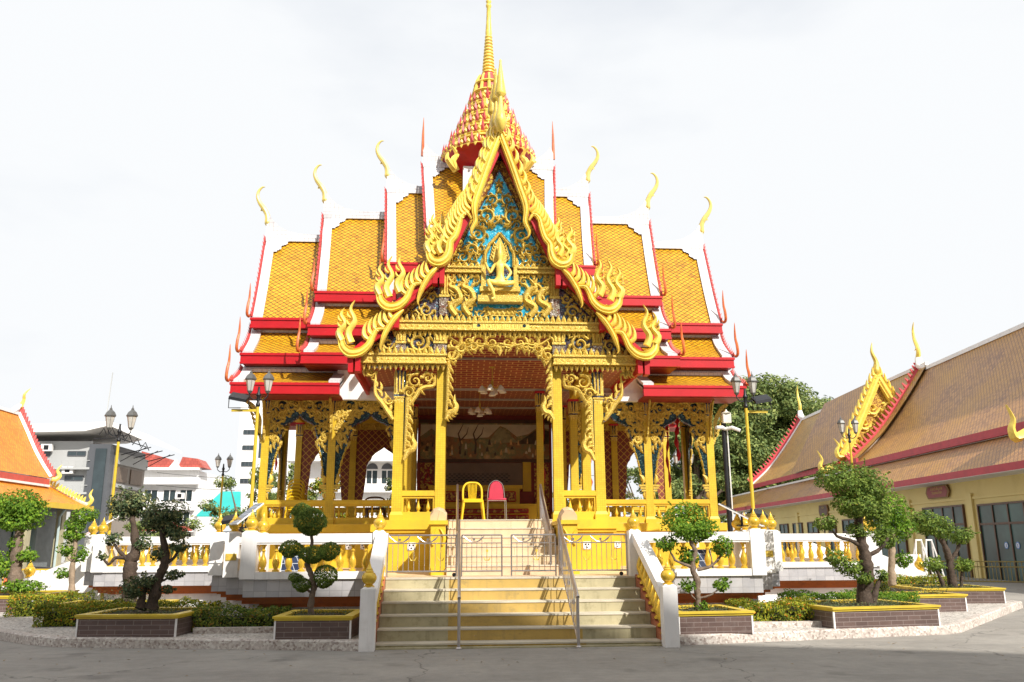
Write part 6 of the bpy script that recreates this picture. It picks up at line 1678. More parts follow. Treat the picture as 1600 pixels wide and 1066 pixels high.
def golden_gable(v, label_part, ztop=9.3, zb=5.0, hw_=2.6, uf=-1.6, ln_=9):
    T = lambda a, b, w: RT(uf + a, v - w, b)
    m = MB(T); m.prism([(0, ztop - .3), (hw_ * .85, zb), (-hw_ * .85, zb)], -.1, 0); g = m.build('gable', GOLDGREY, hall, smooth=None)
    m = MB(T)
    for s in (-1, 1):
        sribbon(m, [(0, ztop), (s * hw_ * .45, zb + (ztop - zb) * .45), (s * hw_ * .72, zb + .9)], .50, .05, .25, True, 4)
        for i in range(12):
            t = i / 12; u = s * hw_ * .72 * t; z = ztop + (zb + .9 - ztop) * t; sribbon(m, [(u, z), (u + s * .24, z + .14), (u + s * .22, z + .6)], [.3, .28, .03], .05, .15, n=2)
        for (bu, bz, h) in ((.82, .9, 1.0), (1.12, .1, 1.1)):
            sribbon(m, [(s * hw_ * (bu - .2), zb + bz + .15), (s * hw_ * (bu - .04), zb + bz - .05), (s * hw_ * bu, zb + bz + .25), (s * hw_ * (bu - .04), zb + bz + .6), (s * hw_ * (bu + .03), zb + bz + h)], [.3, .34, .26, .16, .02], .05, .25, n=4)
        for (u, z, r) in ((.14, .66, .34), (.30, .5, .34), (.12, .42, .34), (.42, .32, .36), (.2, .22, .36), (.56, .15, .34), (.36, .06, .3), (.12, .04, .3)): scroll(m, s * u * hw_, zb + z * (ztop - zb), r, 0, s, .17, .0, .14)
    for k in range(8): m.tooth(-hw_ * .8 + hw_ * 1.6 * (k + .5) / 8, zb, .3, .35, .02, .1)
    m.build('gilded_carving', GOLD, g, smooth=28)
    m = MB(T); m.prism([(0, ztop - .1), (hw_ * .8, zb + .5), (hw_ * .72, zb + .4), (0, ztop - .55), (-hw_ * .72, zb + .4), (-hw_ * .8, zb + .5)], -min(2.6, ln_), -.02); m.build('soffit', RED, g, smooth=None)
    m = MB(); p = T(0, ztop, 0); m.tube(smooth_path([p, (p[0], p[1], ztop + .35), (p[0] + .05, p[1], ztop + .9), (p[0] - .15, p[1], ztop + 1.5), (p[0] - .05, p[1] + .05, ztop + 2.1)], 4), lerp_list([.14, .24, .13, .09, .01], 17), 8); m.build('ridge_finial', GOLDR, g)
    m = MB(RT); m.raw = 1
    roofp = []
    for s in (-1, 1):
        vs = [(uf, v, ztop - .1), (uf, v + ln_, ztop - .1), (uf + s * hw_ * .8, v + ln_, zb + .6), (uf + s * hw_ * .8, v, zb + .6)]
        m.add(vs, [(0, 1, 2, 3)], 0, [(0, 4), (6, 4), (6, 0), (0, 0)])
    m.build('gable_roof', ROOFB, g, smooth=None)
golden_gable(17.0, 'a', 10.9, 5.4, 3.4, 2.95); golden_gable(-2.6, 'b', 7.8, 4.9, 2.6, 1.95, .6)
# windows and doors: frame with panes
def rdoor(v0, v1, z0, z1, n, name='window', tr=.72, disc=False):
    m = MB(RT); f = .07
    m.box(-.10, .02, v0, v0 + f, z0, z1); m.box(-.10, .02, v1 - f, v1, z0, z1); m.box(-.10, .02, v0 + f, v1 - f, z1 - f, z1)
    zt = z0 + (z1 - z0) * tr; m.box(-.09, .02, v0 + f, v1 - f, zt, zt + .08)
    for k in range(1, n): 
        v = v0 + (v1 - v0) * k / n; m.box(-.085, .02, v - .04, v + .04, z0, zt); m.box(-.085, .02, v - .04, v + .04, zt + .08, z1 - f)
    w = m.build(name, WOODM, hall, smooth=None)
    m = MB(RT); m.box(-.05, .0, v0 + f, v1 - f, z0, z1 - f); m.build('pane', GLASST, w, smooth=None)
    if disc:
        for q in (.42, .60):
            v = v0 + (v1 - v0) * q; m = MB(lambda a, b, c, v=v: RT(-.06 - c, v + a, z0 + 1.3 + b))
            m.prism([(.13 * math.cos(i * PI / 8), .13 * math.sin(i * PI / 8)) for i in range(16)], 0, .006, 0); m.prism([(.09 * math.cos(i * PI / 8), .09 * math.sin(i * PI / 8)) for i in range(16)], .006, .009, 1); m.prism([(-.03, -.06), (.03, -.06), (.03, .06), (-.03, .06)], .009, .011, 0)
            m.build('round_sticker', [plain('sticker_blue_%d' % int(q * 100), (.12, .25, .55), .5), WHITEP], w)
rdoor(-2.2, 1.95, .05, 2.9, 4, 'door', disc=True); rdoor(3.05, 6.6, .05, 2.95, 4, 'door'); rdoor(8.6, 12.6, .05, 2.95, 4); rdoor(-7.6, -3.5, .05, 2.9, 4, 'door')
for v in (14.6, 17.6, 20.6, 23.6, 26.6, 30.2): rdoor(v, v + 1.9, .9, 2.7, 2, tr=.6)
def plaque(v, z, w, h, label, mt, lines):
    t = thing('sign_plaque', RT(-.05, v, z), label, 'sign', 'wall plaques on the yellow hall')
    T = lambda a, b, c: RT(-.06 - c, v + a, z + b)
    e = w * .16
    m = MB(T); m.prism([(-w, 0), (-w + e, -h), (w - e, -h), (w, 0), (w - e, h), (-w + e, h)], 0, .05); m.build('board_frame', plain('brown_board_%d' % int(v + 50), (.25, .13, .04), .6), t, smooth=None)
    m = MB(T); k = .88; m.prism([(-w * k, 0), (-w * k + e, -h * .82), (w * k - e, -h * .82), (w * k, 0), (w * k - e, h * .82), (-w * k + e, h * .82)], .05, .06); b = m.build('board', mt, t, smooth=None)
    for i, ln in enumerate(lines):
        cu = bpy.data.curves.new('lettering', 'FONT'); cu.body = ln; cu.size = h * .62; cu.align_x = 'CENTER'
        o = bpy.data.objects.new('lettering', cu); C.objects.link(o); bpy.context.view_layer.update()
        me = bpy.data.meshes.new_from_object(o.evaluated_get(bpy.context.evaluated_depsgraph_get())); bpy.data.objects.remove(o)
        sx = min(1, w * 1.45 / max(.01, max((q.co.x for q in me.vertices), default=1) * 2))
        for q in me.vertices: p = q.co.copy(); q.co = Vector(RT(-.125, v, z)) + RV * (-p.x * sx) + Vector((0, 0, p.y + h * (.32 - .62 * i))) - WORLD[t.name]
        me.materials.clear(); me.materials.append(GOLDR); o = bpy.data.objects.new('lettering', me); C.objects.link(o); o.parent = b; WORLD[o.name] = WORLD[t.name]
plaque(5.0, 3.55, 1.05, .26, 'red six-sided plaque with gold lettering above the glass doors', plain('dark_red_board', (.28, .03, .03), .5), ['ศาลาบำเพ็ญกุศล', 'วัดธรรมมงคล'])
plaque(19.3, 3.3, .8, .32, 'dark brown plaque above the small windows of the far part of the hall', WOODM, ['ศาลา'])
OLF = plain('dull_olive_yellow_paint', (.36, .28, .09), .55, 0, .15, 3)
# yellow picket fence
fp = [Vector((16.0, 31.6, 0)), Vector((18.2, 30.0, 0)), Vector((20.0, 28.6, 0))]
fe = thing('picket_fence', tuple(fp[0]), 'low dull-yellow metal picket fence in front of the glass doors', 'fence')
for i in range(2):
    a, b = fp[i], fp[i + 1]; m = MB()
    for z in (.12, .62, .80): m.tube([tuple(a + Vector((0, 0, z))), tuple(b + Vector((0, 0, z)))], .022, 5)
    n = 20
    for k in range(1, n): p = a + (b - a) * k / n; m.tube([(p.x, p.y, .1), (p.x, p.y, .8)], .011, 4)
    m.build('fence_panel', OLF, fe, smooth=None)
for p in fp:
    m = MB(); m.box(p.x - .05, p.x + .05, p.y - .05, p.y + .05, 0, .86); m.lathe([(.05, 0), (.06, .05), (.01, .12)], p.x, p.y, 8, .86); m.build('post', OLF, fe)
# white trestle stands
def stand(x, y, label, seed):
    t = thing('white_stand', (x, y, 0), label, 'stand', 'white A-frame stands by the right planter')
    m = MB()
    for sx in (-1, 1): m.tube([(x + sx * .35, y - .2, 0), (x + sx * .08, y, 1.55)], .022, 5); m.tube([(x + sx * .32, y + .35, 0), (x + sx * .08, y, 1.55)], .022, 5)
    m.tube([(x - .1, y, 1.55), (x + .1, y, 1.55)], .025, 5); m.tube([(x - .26, y - .14, .5), (x + .26, y - .14, .5)], .015, 5); m.build('frame', WHITEP, t)
    return t
s1 = stand(13.7, 24.5, 'white A-frame stand with a small notice board, leftmost behind the right planter', 1)
m = MB(); m.box(13.0, 13.55, 24.2, 24.23, .75, 1.15); m.build('notice_board', plain('pinkish_white_board', (.72, .64, .68), .6), s1, smooth=None)
stand(14.3, 25.0, 'white A-frame stand without a board, right of the stand with the notice', 2)

# ================================================================== LEFT HALL
LO = Vector((-18.6, 40, 0))
left = thing('temple_hall', (-21, 36, 0), 'hall with a bright orange tiled roof and yellow eaves at the left edge', 'temple hall')
LT = lambda u, v, z: (LO.x - u, LO.y + v, z)       # u away to the left, v along depth
m = MB(LT); m.box(1.8, 12, -20, 5.6, 0, 3.4); lw = m.build('wall', plain('cool_grey_wall', (.20, .22, .23), .6), left, smooth=None)
OLC = plain('greyish_olive_column', (.42, .38, .24), .6)
for v in (-10, -6.4, -3, .6, 4, 5.5): m = MB(LT); m.box(.8, 1.1, v - .2, v + .2, 0, 3.45); m.build('column', OLC, left, smooth=None)
for v in (-8.4, -4.8, -1.2, 2.2): m = MB(LT); m.box(1.72, 1.8, v - 1.1, v + 1.1, .1, 2.9); m.build('glass_front', GLASST, lw, smooth=None)
LP = [(3.0, 7.85), (2.5, 6.97), (2.03, 6.09), (1.57, 5.37), (1.08, 4.7)]
LL = [(1.25, 4.35), (.85, 3.95), (.3, 3.5)]
m = MB(LT); m.raw = 1
def roof_l(m, prof, v0, v1, tilt=0):
    P = smooth_path(prof, 3); n = len(P); L = [0]
    for i in range(1, n): L.append(L[-1] + math.hypot(P[i][0] - P[i - 1][0], P[i][1] - P[i - 1][1]))
    vs, uv = [], []
    for i, (u, z) in enumerate(P):
        for v in (v0, v1 + tilt * (n - 1 - i) / (n - 1)): vs.append((u, v, z)); uv.append((v, L[-1] - L[i]))
    m.add(vs, [(2 * i, 2 * i + 1, 2 * i + 3, 2 * i + 2) for i in range(n - 1)], 0, uv)
roof_l(m, LP, -22, 2.6); roof_l(m, LL, -22, 5.2, -2.2)
m.box(1.3, 8.6, -22, 2.4, 3.35, 4.3)
r = m.build('roof', ROOFO, left, smooth=60)
m = MB(LT); m.box(1.08, 1.18, -22, 2.6, 4.36, 4.66); m.build('fascia', plain('coral_red', (.55, .07, .04), .5), r, smooth=None)
m = MB(LT); m.box(.20, .32, -22, 5.9, 3.24, 3.50); m.box(.3, 1.8, -22, 5.9, 3.22, 3.25, 1); m.build('yellow_eave', [YELP, GREYD], r, smooth=None)
m = MB(LT); P = smooth_path(LP, 5); m.tube([(u, 2.65, z + .06) for u, z in P], .12, 5); m.box(1.04, 1.24, -22, 2.6, 4.28, 4.38); m.box(2.9, 3.1, -22, 2.6, 7.8, 7.95)
P2 = smooth_path(LL, 3); n2 = len(P2); m.tube([(u, 5.2 - 2.2 * (n2 - 1 - i) / (n2 - 1), z + .05) for i, (u, z) in enumerate(P2)], .08, 5)
m.tube(smooth_path([(3.0, 2.0, 7.85), (3.0, 2.7, 8.3)], 2), [.12, .16, .10], 7); m.build('roof_edge', WHITEP, r, smooth=None)
m = MB(LT)
for (u, z) in P: m.tube([(u, 2.85, z + .12), (u - .1, 2.85, z + .4)], [.13, .03], 4)
m.tube([(u, 2.85, z + .1) for u, z in P], .09, 5); m.build('bargeboard', plain('pink_red_barge', (.60, .10, .09), .5), r, smooth=None)
m = MB(LT)
m.tube(smooth_path([(3.0, 2.7, 8.2), (3.0, 3.0, 8.6), (2.95, 2.9, 8.9), (2.85, 3.2, 9.25)], 4), lerp_list([.12, .08, .06, .01], 13), 7)
m.build('ridge_finial', GOLD, r); m = MB(LT)
m.tube(smooth_path([(1.1, 2.8, 4.68), (.95, 2.9, 4.68), (.82, 3.0, 4.85), (.95, 3.0, 5.1), (.82, 3.1, 5.4)], 4), lerp_list([.10, .12, .11, .07, .01], 17), 7)
m.build('eave_finial', GOLD, r); m = MB(LT)
m.tube(smooth_path([(.4, 5.2, 3.6), (.22, 5.3, 3.6), (.1, 5.3, 3.8), (.22, 5.3, 4.05), (.1, 5.3, 4.35)], 4), lerp_list([.09, .11, .10, .07, .01], 17), 7)
for i in range(12):
    t = i / 12; q = P2[int(t * (n2 - 1))]; u = 1.2 - .88 * t; z = 4.40 - .82 * t ** .9; v = 3.0 + 2.2 * t
    m.tube([(u, v, z), (u - .03, v, z + .2), (u - .1, v, z + .3)], [.08, .07, .015], 5)
m.build('eave_finial', GOLD, r)
m = MB(LT); m.tube([(.5, 3.4, 3.3), (.75, 3.4, 2.9), (.75, 3.4, 0)], .06, 6); m.build('downpipe', plain('pale_blue_pipe', (.45, .55, .55), .4), left)

# scooter, cone, barrier at the left
t = thing('scooter', (-13.5, 30.5, 0), 'parked scooter with white front fairing beyond the left planter', 'scooter')
def wheel(x, y, n_):
    m = MB(lambda u, v, w: (x + u, y + w, .27 + v)); R = 16; vs = []
    for i in range(R):
        a = 2 * PI * i / R
        for j in range(6):
            b = 2 * PI * j / 6; rr = .24 + .05 * math.cos(b); vs.append((rr * math.cos(a), rr * math.sin(a), .05 * math.sin(b)))
    m.add(vs, [(i * 6 + j, i * 6 + (j + 1) % 6, ((i + 1) % R) * 6 + (j + 1) % 6, ((i + 1) % R) * 6 + j) for i in range(R) for j in range(6)])
    w = m.build('wheel', DARKMET, t); m = MB(lambda u, v, q: (x + u, y + q, .27 + v)); m.prism([(.13 * math.cos(i * PI / 5), .13 * math.sin(i * PI / 5)) for i in range(10)], -.03, .03); m.build('rim', CHROME, w)
wheel(-14.1, 30.5, 0); wheel(-12.9, 30.5, 1)
BLK = plain('black_plastic', (.03, .03, .035), .35)
m = MB(lambda u, v, w: (u, 30.5 + w, v)); m.prism([(-14.3, .5), (-14.0, .42), (-13.5, .38), (-13.3, .35), (-13.15, .45), (-13.4, .62), (-13.9, .72), (-14.35, .68)], -.13, .13); o = m.build('body', WHITEP, t); bv = o.modifiers.new('b', 'BEVEL'); bv.width = .04; bv.segments = 2
m = MB(lambda u, v, w: (u, 30.5 + w, v)); m.prism([(-14.2, .72), (-13.5, .64), (-13.45, .72), (-13.7, .80), (-14.2, .83)], -.11, .11); m.build('seat', BLK, t)
m = MB(lambda u, v, w: (u, 30.5 + w, v)); m.prism([(-13.2, .40), (-13.0, .5), (-13.05, .9), (-13.15, .95), (-13.25, .6)], -.16, .16); o = m.build('front_fairing', WHITEP, t); bv = o.modifiers.new('b', 'BEVEL'); bv.width = .03; bv.segments = 2
m = MB(); m.tube([(-12.9, 30.5, .27), (-13.12, 30.5, .95)], .025, 6); m.tube([(-13.15, 30.2, 1.0), (-13.1, 30.5, .95), (-13.15, 30.8, 1.0)], .02, 6); m.build('handlebar', CHROME, t)
for sy in (-1, 1):
    m = MB(); m.tube([(-13.15, 30.5 + sy * .26, 1.0), (-13.1, 30.5 + sy * .3, 1.2)], .008, 5); m.lathe([(.05, 0), (.07, .05), (.03, .1)], -13.1, 30.5 + sy * .3, 8, 1.16); m.build('mirror', BLK, t)
t = thing('traffic_cone', (-12.9, 26, 0), 'orange traffic cone behind the left planter', 'traffic cone')
m = MB(); m.box(-13.08, -12.72, 25.82, 26.18, 0, .03); m.lathe([(.13, .03), (.03, .62)], -12.9, 26, 12); m.build('cone_body', plain('orange_plastic', (.75, .14, .03), .5), t)
m = MB(); m.lathe([(.094, .28), (.075, .40)], -12.9, 26, 12); m.build('reflective_band', WHITEP, t)
fe = thing('picket_fence', (-15, 28.5, 0), 'yellow metal picket fence beyond the left planters', 'fence')
m = MB()
for z in (.15, .8): m.tube([(-19, 29, z), (-11.2, 27.5, z)], .025, 5)
for k in range(40): x = -19 + 7.8 * k / 39; m.tube([(x, 29 - 1.5 * k / 39, .1), (x, 29 - 1.5 * k / 39, .8)], .014, 4)
m.build('fence_panel', YELP, fe, smooth=None)
for x, y in ((-19, 29), (-15.1, 28.25), (-11.2, 27.5)):
    m = MB(); m.box(x - .05, x + .05, y - .05, y + .05, 0, .9); m.build('post', YELP, fe, smooth=None)

# ================================================================== DISTANT BUILDINGS
def win(m_parent, x0, x1, Y_, z0, z1, mat=GLASS, n=2, fr=WHITEP, name='window'):
    m = MB(); f = .07
    m.box(x0, x1, Y_ - .06, Y_, z1 - f, z1); m.box(x0, x1, Y_ - .06, Y_, z0, z0 + f)
    for k in range(n + 1):
        x = x0 + (x1 - x0) * k / n; m.box(x - f / 2, x + f / 2, Y_ - .055, Y_, z0 + f, z1 - f)
    w = m.build(name, fr, m_parent, smooth=None)
    m = MB(); m.box(x0 + .02, x1 - .02, Y_ - .03, Y_ - .005, z0 + .02, z1 - .02); m.build('pane', mat, w, smooth=None)
Yg = 75
bl = thing('office_block', (-34, 80, 0), 'long grey block with balconies and a dark stair tower, behind the orange roof', 'building')
m = MB(); m.box(-48, -31.4, Yg, 82.6, 0, 10.3); m.box(-31.4, -29.6, Yg - .6, 82.7, 0, 10.0, 1); m.box(-29.6, -29.5, Yg + .4, 82.6, 0, 9.4, 2); m.build('wall', [GREYB, GREYD, BROWNW], bl, smooth=None)
m = MB(); m.box(-29.5, -29.3, Yg + .3, 82.7, 6.4, 6.7); m.box(-29.5, -29.3, Yg + .3, 82.7, 8.4, 9.4); m.build('parapet', GREYB, bl, smooth=None)
m = MB(lambda u, v, w: (u, Yg - 1.5 + w, v)); m.prism([(-49, 11.3), (-31.5, 11.7), (-29.6, 11.85), (-26.4, 10.3), (-26.3, 10.1), (-29.6, 11.5), (-31.6, 11.0), (-49, 10.55)], 0, 9.5); m.build('roof', WHITEP, bl, smooth=None)
m = MB()
for k in range(6):
    x = -30.6 + k * .72; zt = 11.5 - max(0, (x + 29.6)) * .46; m.tube([(x, Yg - .9, zt - .75), (x + .36, Yg - .9, zt - .2), (x + .72, Yg - .9, zt - .9)], .045, 4)
m.tube([(-31, Yg - .9, 10.4), (-29, Yg - .9, 10.5), (-26.5, Yg - .9, 9.7)], .05, 4)
m.build('roof_truss', DARKMET, bl, smooth=None)
for y in (Yg + 1, Yg + 4, Yg + 7.4): m = MB(); m.tube([(-26.8, y, 9.9), (-29.4, y, 9.2)], .05, 4); m.tube([(-27.2, y, 9.9), (-29.4, y, 8.6)], .04, 4); m.build('roof_brace', DARKMET, bl, smooth=None)
for z in (3.7, 5.9, 8.0):
    m = MB(); m.box(-48, -31.2, Yg - .7, Yg, z - .18, z); m.box(-48, -31.2, Yg - .7, Yg - .65, z + .55, z + .6)
    for k in range(28): x = -48 + .6 * k; m.box(x, x + .04, Yg - .7, Yg - .66, z, z + .55)
    m.build('balcony', GREYB, bl, smooth=None)
    for x in (-40.5, -36.4, -33.4): win(bl, x, x + 1.5, Yg, z + 1.0, z + 1.45, fr=GREYD)
m = MB(); m.box(-30.8, -29.9, Yg - .72, Yg - .6, 2, 9.6); m.build('stair_window', GLASS, bl, smooth=None)
for k in range(12):
    pass
m = MB(); m.box(-29.48, -29.40, Yg + 1.0, Yg + 3.2, 6.9, 8.2); m.box(-29.48, -29.40, Yg + 4.0, Yg + 6.8, 6.9, 8.2); m.build('louvre', plain('brown_louvre', (.17, .12, .085), .6), bl, smooth=None)
m = MB(); m.tube([(-31.8, Yg + 3, 11), (-31.6, Yg + 3, 17)], .05, 4); m.build('aerial', GREYB, bl)
Yw = 92
bw_ = thing('apartment_building', (-29.5, 96, 0), 'white four-storey building with red roof tiles right of the grey block', 'building')
m = MB(); m.box(-35, -27.3, Yw, 104, 0, 9.2); m.box(-35, -27.3, Yw - .8, Yw, 5.0, 5.7); m.box(-35, -27.0, Yw - .8, Yw, 7.7, 8.4); m.box(-35, -27.0, Yw - .9, Yw + .3, 9.2, 9.45); m.box(-33.4, -26.9, Yw - .8, Yw, 2.8, 3.4); m.build('wall', WHITEW, bw_, smooth=None)
m = MB(lambda u, v, w: (u, Yw - .5 + w, v)); m.prism([(-33.2, 9.46), (-29.9, 9.46), (-30.3, 10.4), (-33.2, 11.2)], 0, 3); m.prism([(-29.3, 9.46), (-26.6, 9.46), (-27.3, 10.4), (-28.9, 10.6)], 0, 3); m.build('roof', REDROOF, bw_, smooth=None)
m = MB(lambda u, v, w: (u, Yw - .6 + w, v)); m.prism([(-30.2, 9.46), (-29.0, 9.46), (-29.6, 10.3)], 0, .4); m.build('roof_gablet', WHITEP, bw_, smooth=None)
m = MB(); m.box(-31.6, -28.4, Yw - .3, Yw, 3.4, 5.0); m.box(-33, -27.2, Yw - .82, Yw - .78, 2.9, 3.4); m.build('red_band', REDROOF, bw_, smooth=None)
for z in (3.6, 5.9):
    for x in (-34.4, -32.6, -30.7, -29.0): win(bw_, x, x + 1.3, Yw - .31 if z < 5 else Yw, z, z + 1.3)
Yt = 110
tw = thing('tower_block', (-24, 115, 0), 'tall white tower with rows of dark windows directly left of the pavilion', 'building')
m = MB(); m.box(-27.9, -14, Yt, 122, 0, 27); m.build('wall', WHITEW, tw, smooth=None)
for z in (9.05, 11.2, 13.3, 15.3): win(tw, -27.3, -25.9, Yt, z, z + .62, n=3, fr=GREYD)
win(tw, -25.2, -21.6, Yt, 12.3, 15.4, n=4, fr=GREYD)
Yh = 60
ho = thing('white_house', (-6, 63, 0), 'white house with arched windows and a balcony, seen through the second arched bay', 'house')
m = MB(); m.box(-11.5, -1.2, Yh, 68, 0, 7.9); m.box(-9.5, -3.2, Yh + .8, 68, 7.9, 9.6); m.box(-11.6, -1.1, Yh - 1.2, Yh, 7.1, 7.95); m.box(-11.6, -1.1, Yh - .5, Yh, 5.0, 5.2); m.build('wall', WHITEW, ho, smooth=None)
for x in (-7.25, -6.2, -5.15, -3.1): 
    win(ho, x, x + .8, Yh, 5.55, 6.6, n=2)
    m = MB(lambda u, v, w, x=x: (x + .4 + u, Yh - .02 - w, 6.65 + v)); m.prism([(.4 * math.cos(i * PI / 8), .4 * math.sin(i * PI / 8)) for i in range(9)], 0, .03); m.build('arch_window', GREYD, ho)
win(ho, -3.8, -2.5, Yh, 3.0, 4.4); win(ho, -9.4, -8.2, Yh, 5.55, 6.6)
m = MB(); m.tube([(-11.5, Yh - 1.15, 8.4), (-1.1, Yh - 1.15, 8.4)], .03, 4)
for k in range(52): m.box(-11.5 + .2 * k, -11.47 + .2 * k, Yh - 1.17, Yh - 1.14, 7.9, 8.4)
m.build('balcony_rail', WHITEP, ho, smooth=None)
m = MB(); q_ = [(376, 806, 45), (306, 806, 45), (346, 768, 48), (376, 768, 48)]; V4 = [(at(a_, b_, c_)[0], c_, at(a_, b_, c_)[1]) for a_, b_, c_ in q_]
m.add(V4 + [(x, y, z - .05) for x, y, z in V4], [(0, 1, 2, 3), (7, 6, 5, 4), (0, 4, 5, 1), (1, 5, 6, 2), (2, 6, 7, 3), (3, 7, 4, 0)])
sh = thing('canopy', (-11, 48, 0), 'turquoise sheet canopy behind the left lamp post', 'canopy'); m.build('sheet', TEAL, sh, smooth=None)
for (x, y, z) in V4:
    m = MB(); m.tube([(x, y, 0), (x, y, z)], .06, 6); m.build('post', GREYB, sh)
for (x0, x1, Y_, h, lab) in ((9.5, 14.5, 55, 3.2, 'low white wall far behind the pavilion on the right'), (-16.5, -8, 56, 1.9, 'low white wall behind the left lamp posts')):
    m = MB(); m.box(x0, x1, Y_, Y_ + .3, 0, h); m.box(x0 - .1, x1 + .1, Y_ - .05, Y_ + .35, h, h + .12); tag(m.build('boundary_wall', WHITEW, None, smooth=None, loc=(x0, Y_, 0)), lab, 'wall')

# ================================================================== BACKGROUND TREES
def big_tree(name, x, y, h, R, label, seed, mat=LEAFT, L=.28, n=46, low=.25, asp=1.0, group='trees behind the buildings'):
    r = random.Random(seed); t = thing(name, (x, y, 0), label, 'tree', group)
    m = MB(); m.tube([(x, y, 0), (x + .1, y, h * .25), (x - .1, y, h * .5)], [R * .09, R * .07, R * .05], 8)
    V, F = [], []
    for i in range(n):
        a = r.uniform(0, 2 * PI); q = math.sqrt(r.random()); z = r.uniform(low, 1)
        prof = math.sqrt(max(.05, 1 - ((z - .55) / .5) ** 2)); rr = R * q * prof
        c = Vector((x + rr * math.cos(a), y + rr * math.sin(a) * .7, h * z * asp)); s_ = R * r.uniform(.16, .30)
        pad(V, F, tuple(c), s_, s_, s_ * .7, L, r, .55, .3, .35)
        if i % 4 == 0: m.tube([(x, y, h * .3), (x + (c.x - x) * .5, y + (c.y - y) * .5, h * .35 + (c.z - h * .3) * .5), tuple(c)], [R * .045, R * .025, R * .01], 5)
    m.build('trunk', BARK, t)
    m = MB(); m.v, m.f, m.m = V, F, [0] * len(F); m.raw = 1; m.build('crown', mat, t, smooth=None)
big_tree('rain_tree', 30.5, 84, 17.6, 9.2, 'tall spreading tree between the pavilion and the right hall', 41, n=130, L=.42)
big_tree('rain_tree', 23.3, 80, 14.2, 6.0, 'rounded tree just right of the pavilion behind the camera mast', 42, n=80, L=.40)
big_tree('rain_tree', 36.5, 86, 15.8, 6.3, 'broad tree rising behind the ridge of the far hall roof', 43, n=80, L=.42)
big_tree('leafy_tree', -9.9, 41, 4.9, 1.9, 'dark green tree left of the pavilion, before the tower', 44, n=34, L=.16, low=.2)
big_tree('leafy_tree', -7.6, 38, 4.9, 1.5, 'green tree seen through the leftmost arched bay', 45, n=30, L=.15, low=.2)
big_tree('leafy_tree', -5.4, 36, 4.1, 1.3, 'yellowish green tree behind the stack of chairs', 46, LEAFY, n=30, L=.14, low=.2)
big_tree('leafy_tree', -12.2, 37, 2.7, 1.8, 'low bushy tree below the turquoise canopy', 47, n=30, L=.15, low=.15)
big_tree('leafy_tree', 5.2, 40, 3.7, 1.4, 'small tree seen low through the right arched bays', 48, n=24, L=.15, low=.2)
big_tree('leafy_tree', 9.5, 42, 5.4, 1.7, 'green tree behind the rightmost arched bay', 49, n=34, L=.16, low=.2)
big_tree('leafy_tree', -2.8, 41, 4.5, 1.2, 'small tree before the white house', 50, LEAFD, n=20, L=.15, low=.2)
for (px, py, Y_) in ((75, 700, 74.8), (108, 735, 74.8), (240, 752, 91.6), (282, 775, 91.6), (298, 752, 91.6)):
    x, z = at(px, py, Y_); b_ = bl if Y_ < 80 else bw_
    m = MB(); m.box(x - .45, x + .45, Y_ - .35, Y_, z - .3, z + .3); m.prism([(x - .2, Y_ - .36), (x + .2, Y_ - .36), (x + .2, Y_ - .352), (x - .2, Y_ - .352)], z - .2, z + .2, 1); m.build('air_conditioner', [WHITEP, DARKMET], b_, smooth=None)
# overhead cables
def cable(pts, label):
    P = [Vector(p) for p in pts]; m = MB(); out = []
    for i in range(len(P) - 1):
        for k in range(9): t = k / 8; p = P[i].lerp(P[i + 1], t); out.append((p.x, p.y, p.z - .5 * 4 * t * (1 - t) * .6))
    m.tube(out, .022, 4); tag(m.build('overhead_cable', DARKMET, None, loc=pts[0]), label, 'cable', 'thin cables crossing the background')
cable([(-24, 70, 7.2), (-8, 66, 6.4), (12, 64, 6.6)], 'upper thin black cable crossing low behind the left lamp posts')
cable([(-24, 70, 6.2), (-8, 66, 5.6), (12, 64, 5.4)], 'lower thin black cable crossing low behind the left lamp posts')
# building beside the photographer whose shadow falls on the near road at the right
ea = math.atan2(-.48, 1.238)
BT = lambda u, v, w: (u * math.cos(ea) + v * math.sin(ea), -3.72 + u * math.sin(ea) - v * math.cos(ea), w)
sb = thing('yard_building', BT(5, 5, 0), 'tall pale building outside the frame behind the photographer, shading the near road', 'building')
m = MB(BT); m.box(-16, 40, 0, 9, 0, 22); ww = m.build('wall', WHITEW, sb, smooth=None)
for i in range(7):
    for j in range(9):
        m = MB(BT); u = -13 + j * 5.6; m.box(u, u + 2.4, -.03, .02, 1.2 + i * 3, 2.9 + i * 3); m.build('window', GLASS, ww, smooth=None)

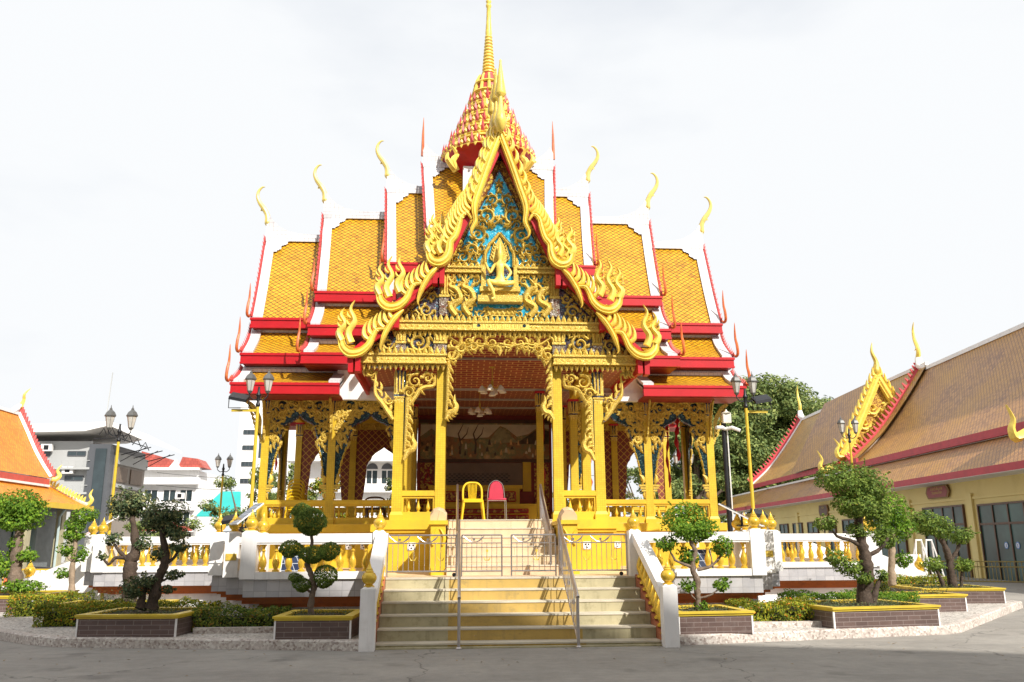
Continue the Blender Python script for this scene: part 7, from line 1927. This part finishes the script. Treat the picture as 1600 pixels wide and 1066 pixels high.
# ================================================================== LIGHT, SKY, CAMERA
SUN = Vector((.60, -1.0, .95)).normalized()
ld = bpy.data.lights.new('sun', 'SUN'); ld.energy = 3.9; ld.angle = math.radians(.6); ld.color = (1.0, .955, .88)
lo = bpy.data.objects.new('sun', ld); C.objects.link(lo); lo.rotation_euler = SUN.to_track_quat('Z', 'Y').to_euler()
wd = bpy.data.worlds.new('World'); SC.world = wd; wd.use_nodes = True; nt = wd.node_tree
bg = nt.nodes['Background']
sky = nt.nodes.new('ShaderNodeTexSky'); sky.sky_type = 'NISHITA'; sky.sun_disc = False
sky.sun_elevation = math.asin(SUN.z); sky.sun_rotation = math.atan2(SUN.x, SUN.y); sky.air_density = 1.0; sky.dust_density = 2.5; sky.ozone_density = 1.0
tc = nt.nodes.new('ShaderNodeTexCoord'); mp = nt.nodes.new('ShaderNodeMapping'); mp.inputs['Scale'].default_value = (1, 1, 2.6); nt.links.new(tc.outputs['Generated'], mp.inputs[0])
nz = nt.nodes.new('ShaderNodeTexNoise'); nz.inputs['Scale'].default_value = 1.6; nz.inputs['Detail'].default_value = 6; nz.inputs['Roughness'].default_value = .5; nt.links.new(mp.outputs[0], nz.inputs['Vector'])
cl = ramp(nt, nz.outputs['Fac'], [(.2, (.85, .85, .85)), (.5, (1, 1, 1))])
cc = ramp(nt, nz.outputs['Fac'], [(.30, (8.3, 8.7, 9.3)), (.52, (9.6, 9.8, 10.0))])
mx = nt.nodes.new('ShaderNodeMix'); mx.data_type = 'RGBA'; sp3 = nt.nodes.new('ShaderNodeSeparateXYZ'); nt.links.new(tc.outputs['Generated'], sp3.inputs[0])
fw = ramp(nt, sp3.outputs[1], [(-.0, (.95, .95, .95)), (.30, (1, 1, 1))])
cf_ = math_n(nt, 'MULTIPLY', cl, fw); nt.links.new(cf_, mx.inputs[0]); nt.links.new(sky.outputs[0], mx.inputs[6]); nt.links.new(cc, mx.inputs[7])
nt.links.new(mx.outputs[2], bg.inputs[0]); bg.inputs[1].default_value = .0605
cd = bpy.data.cameras.new('camera'); co = bpy.data.objects.new('camera', cd); C.objects.link(co); SC.camera = co
cd.sensor_width = 36; cd.lens = 36 * CAM_F / 1600; cd.clip_start = .1; cd.clip_end = 2000
M = Matrix((( _R.x, _U.x, -_f.x, 0), (_R.y, _U.y, -_f.y, 0), (_R.z, _U.z, -_f.z, CAM_H), (0, 0, 0, 1))); co.matrix_world = M
SC.render.resolution_x = 1024; SC.render.resolution_y = 682
SC.view_settings.view_transform = 'Standard'; SC.view_settings.look = 'None'; SC.view_settings.gamma = 1; SC.view_settings.exposure = .72
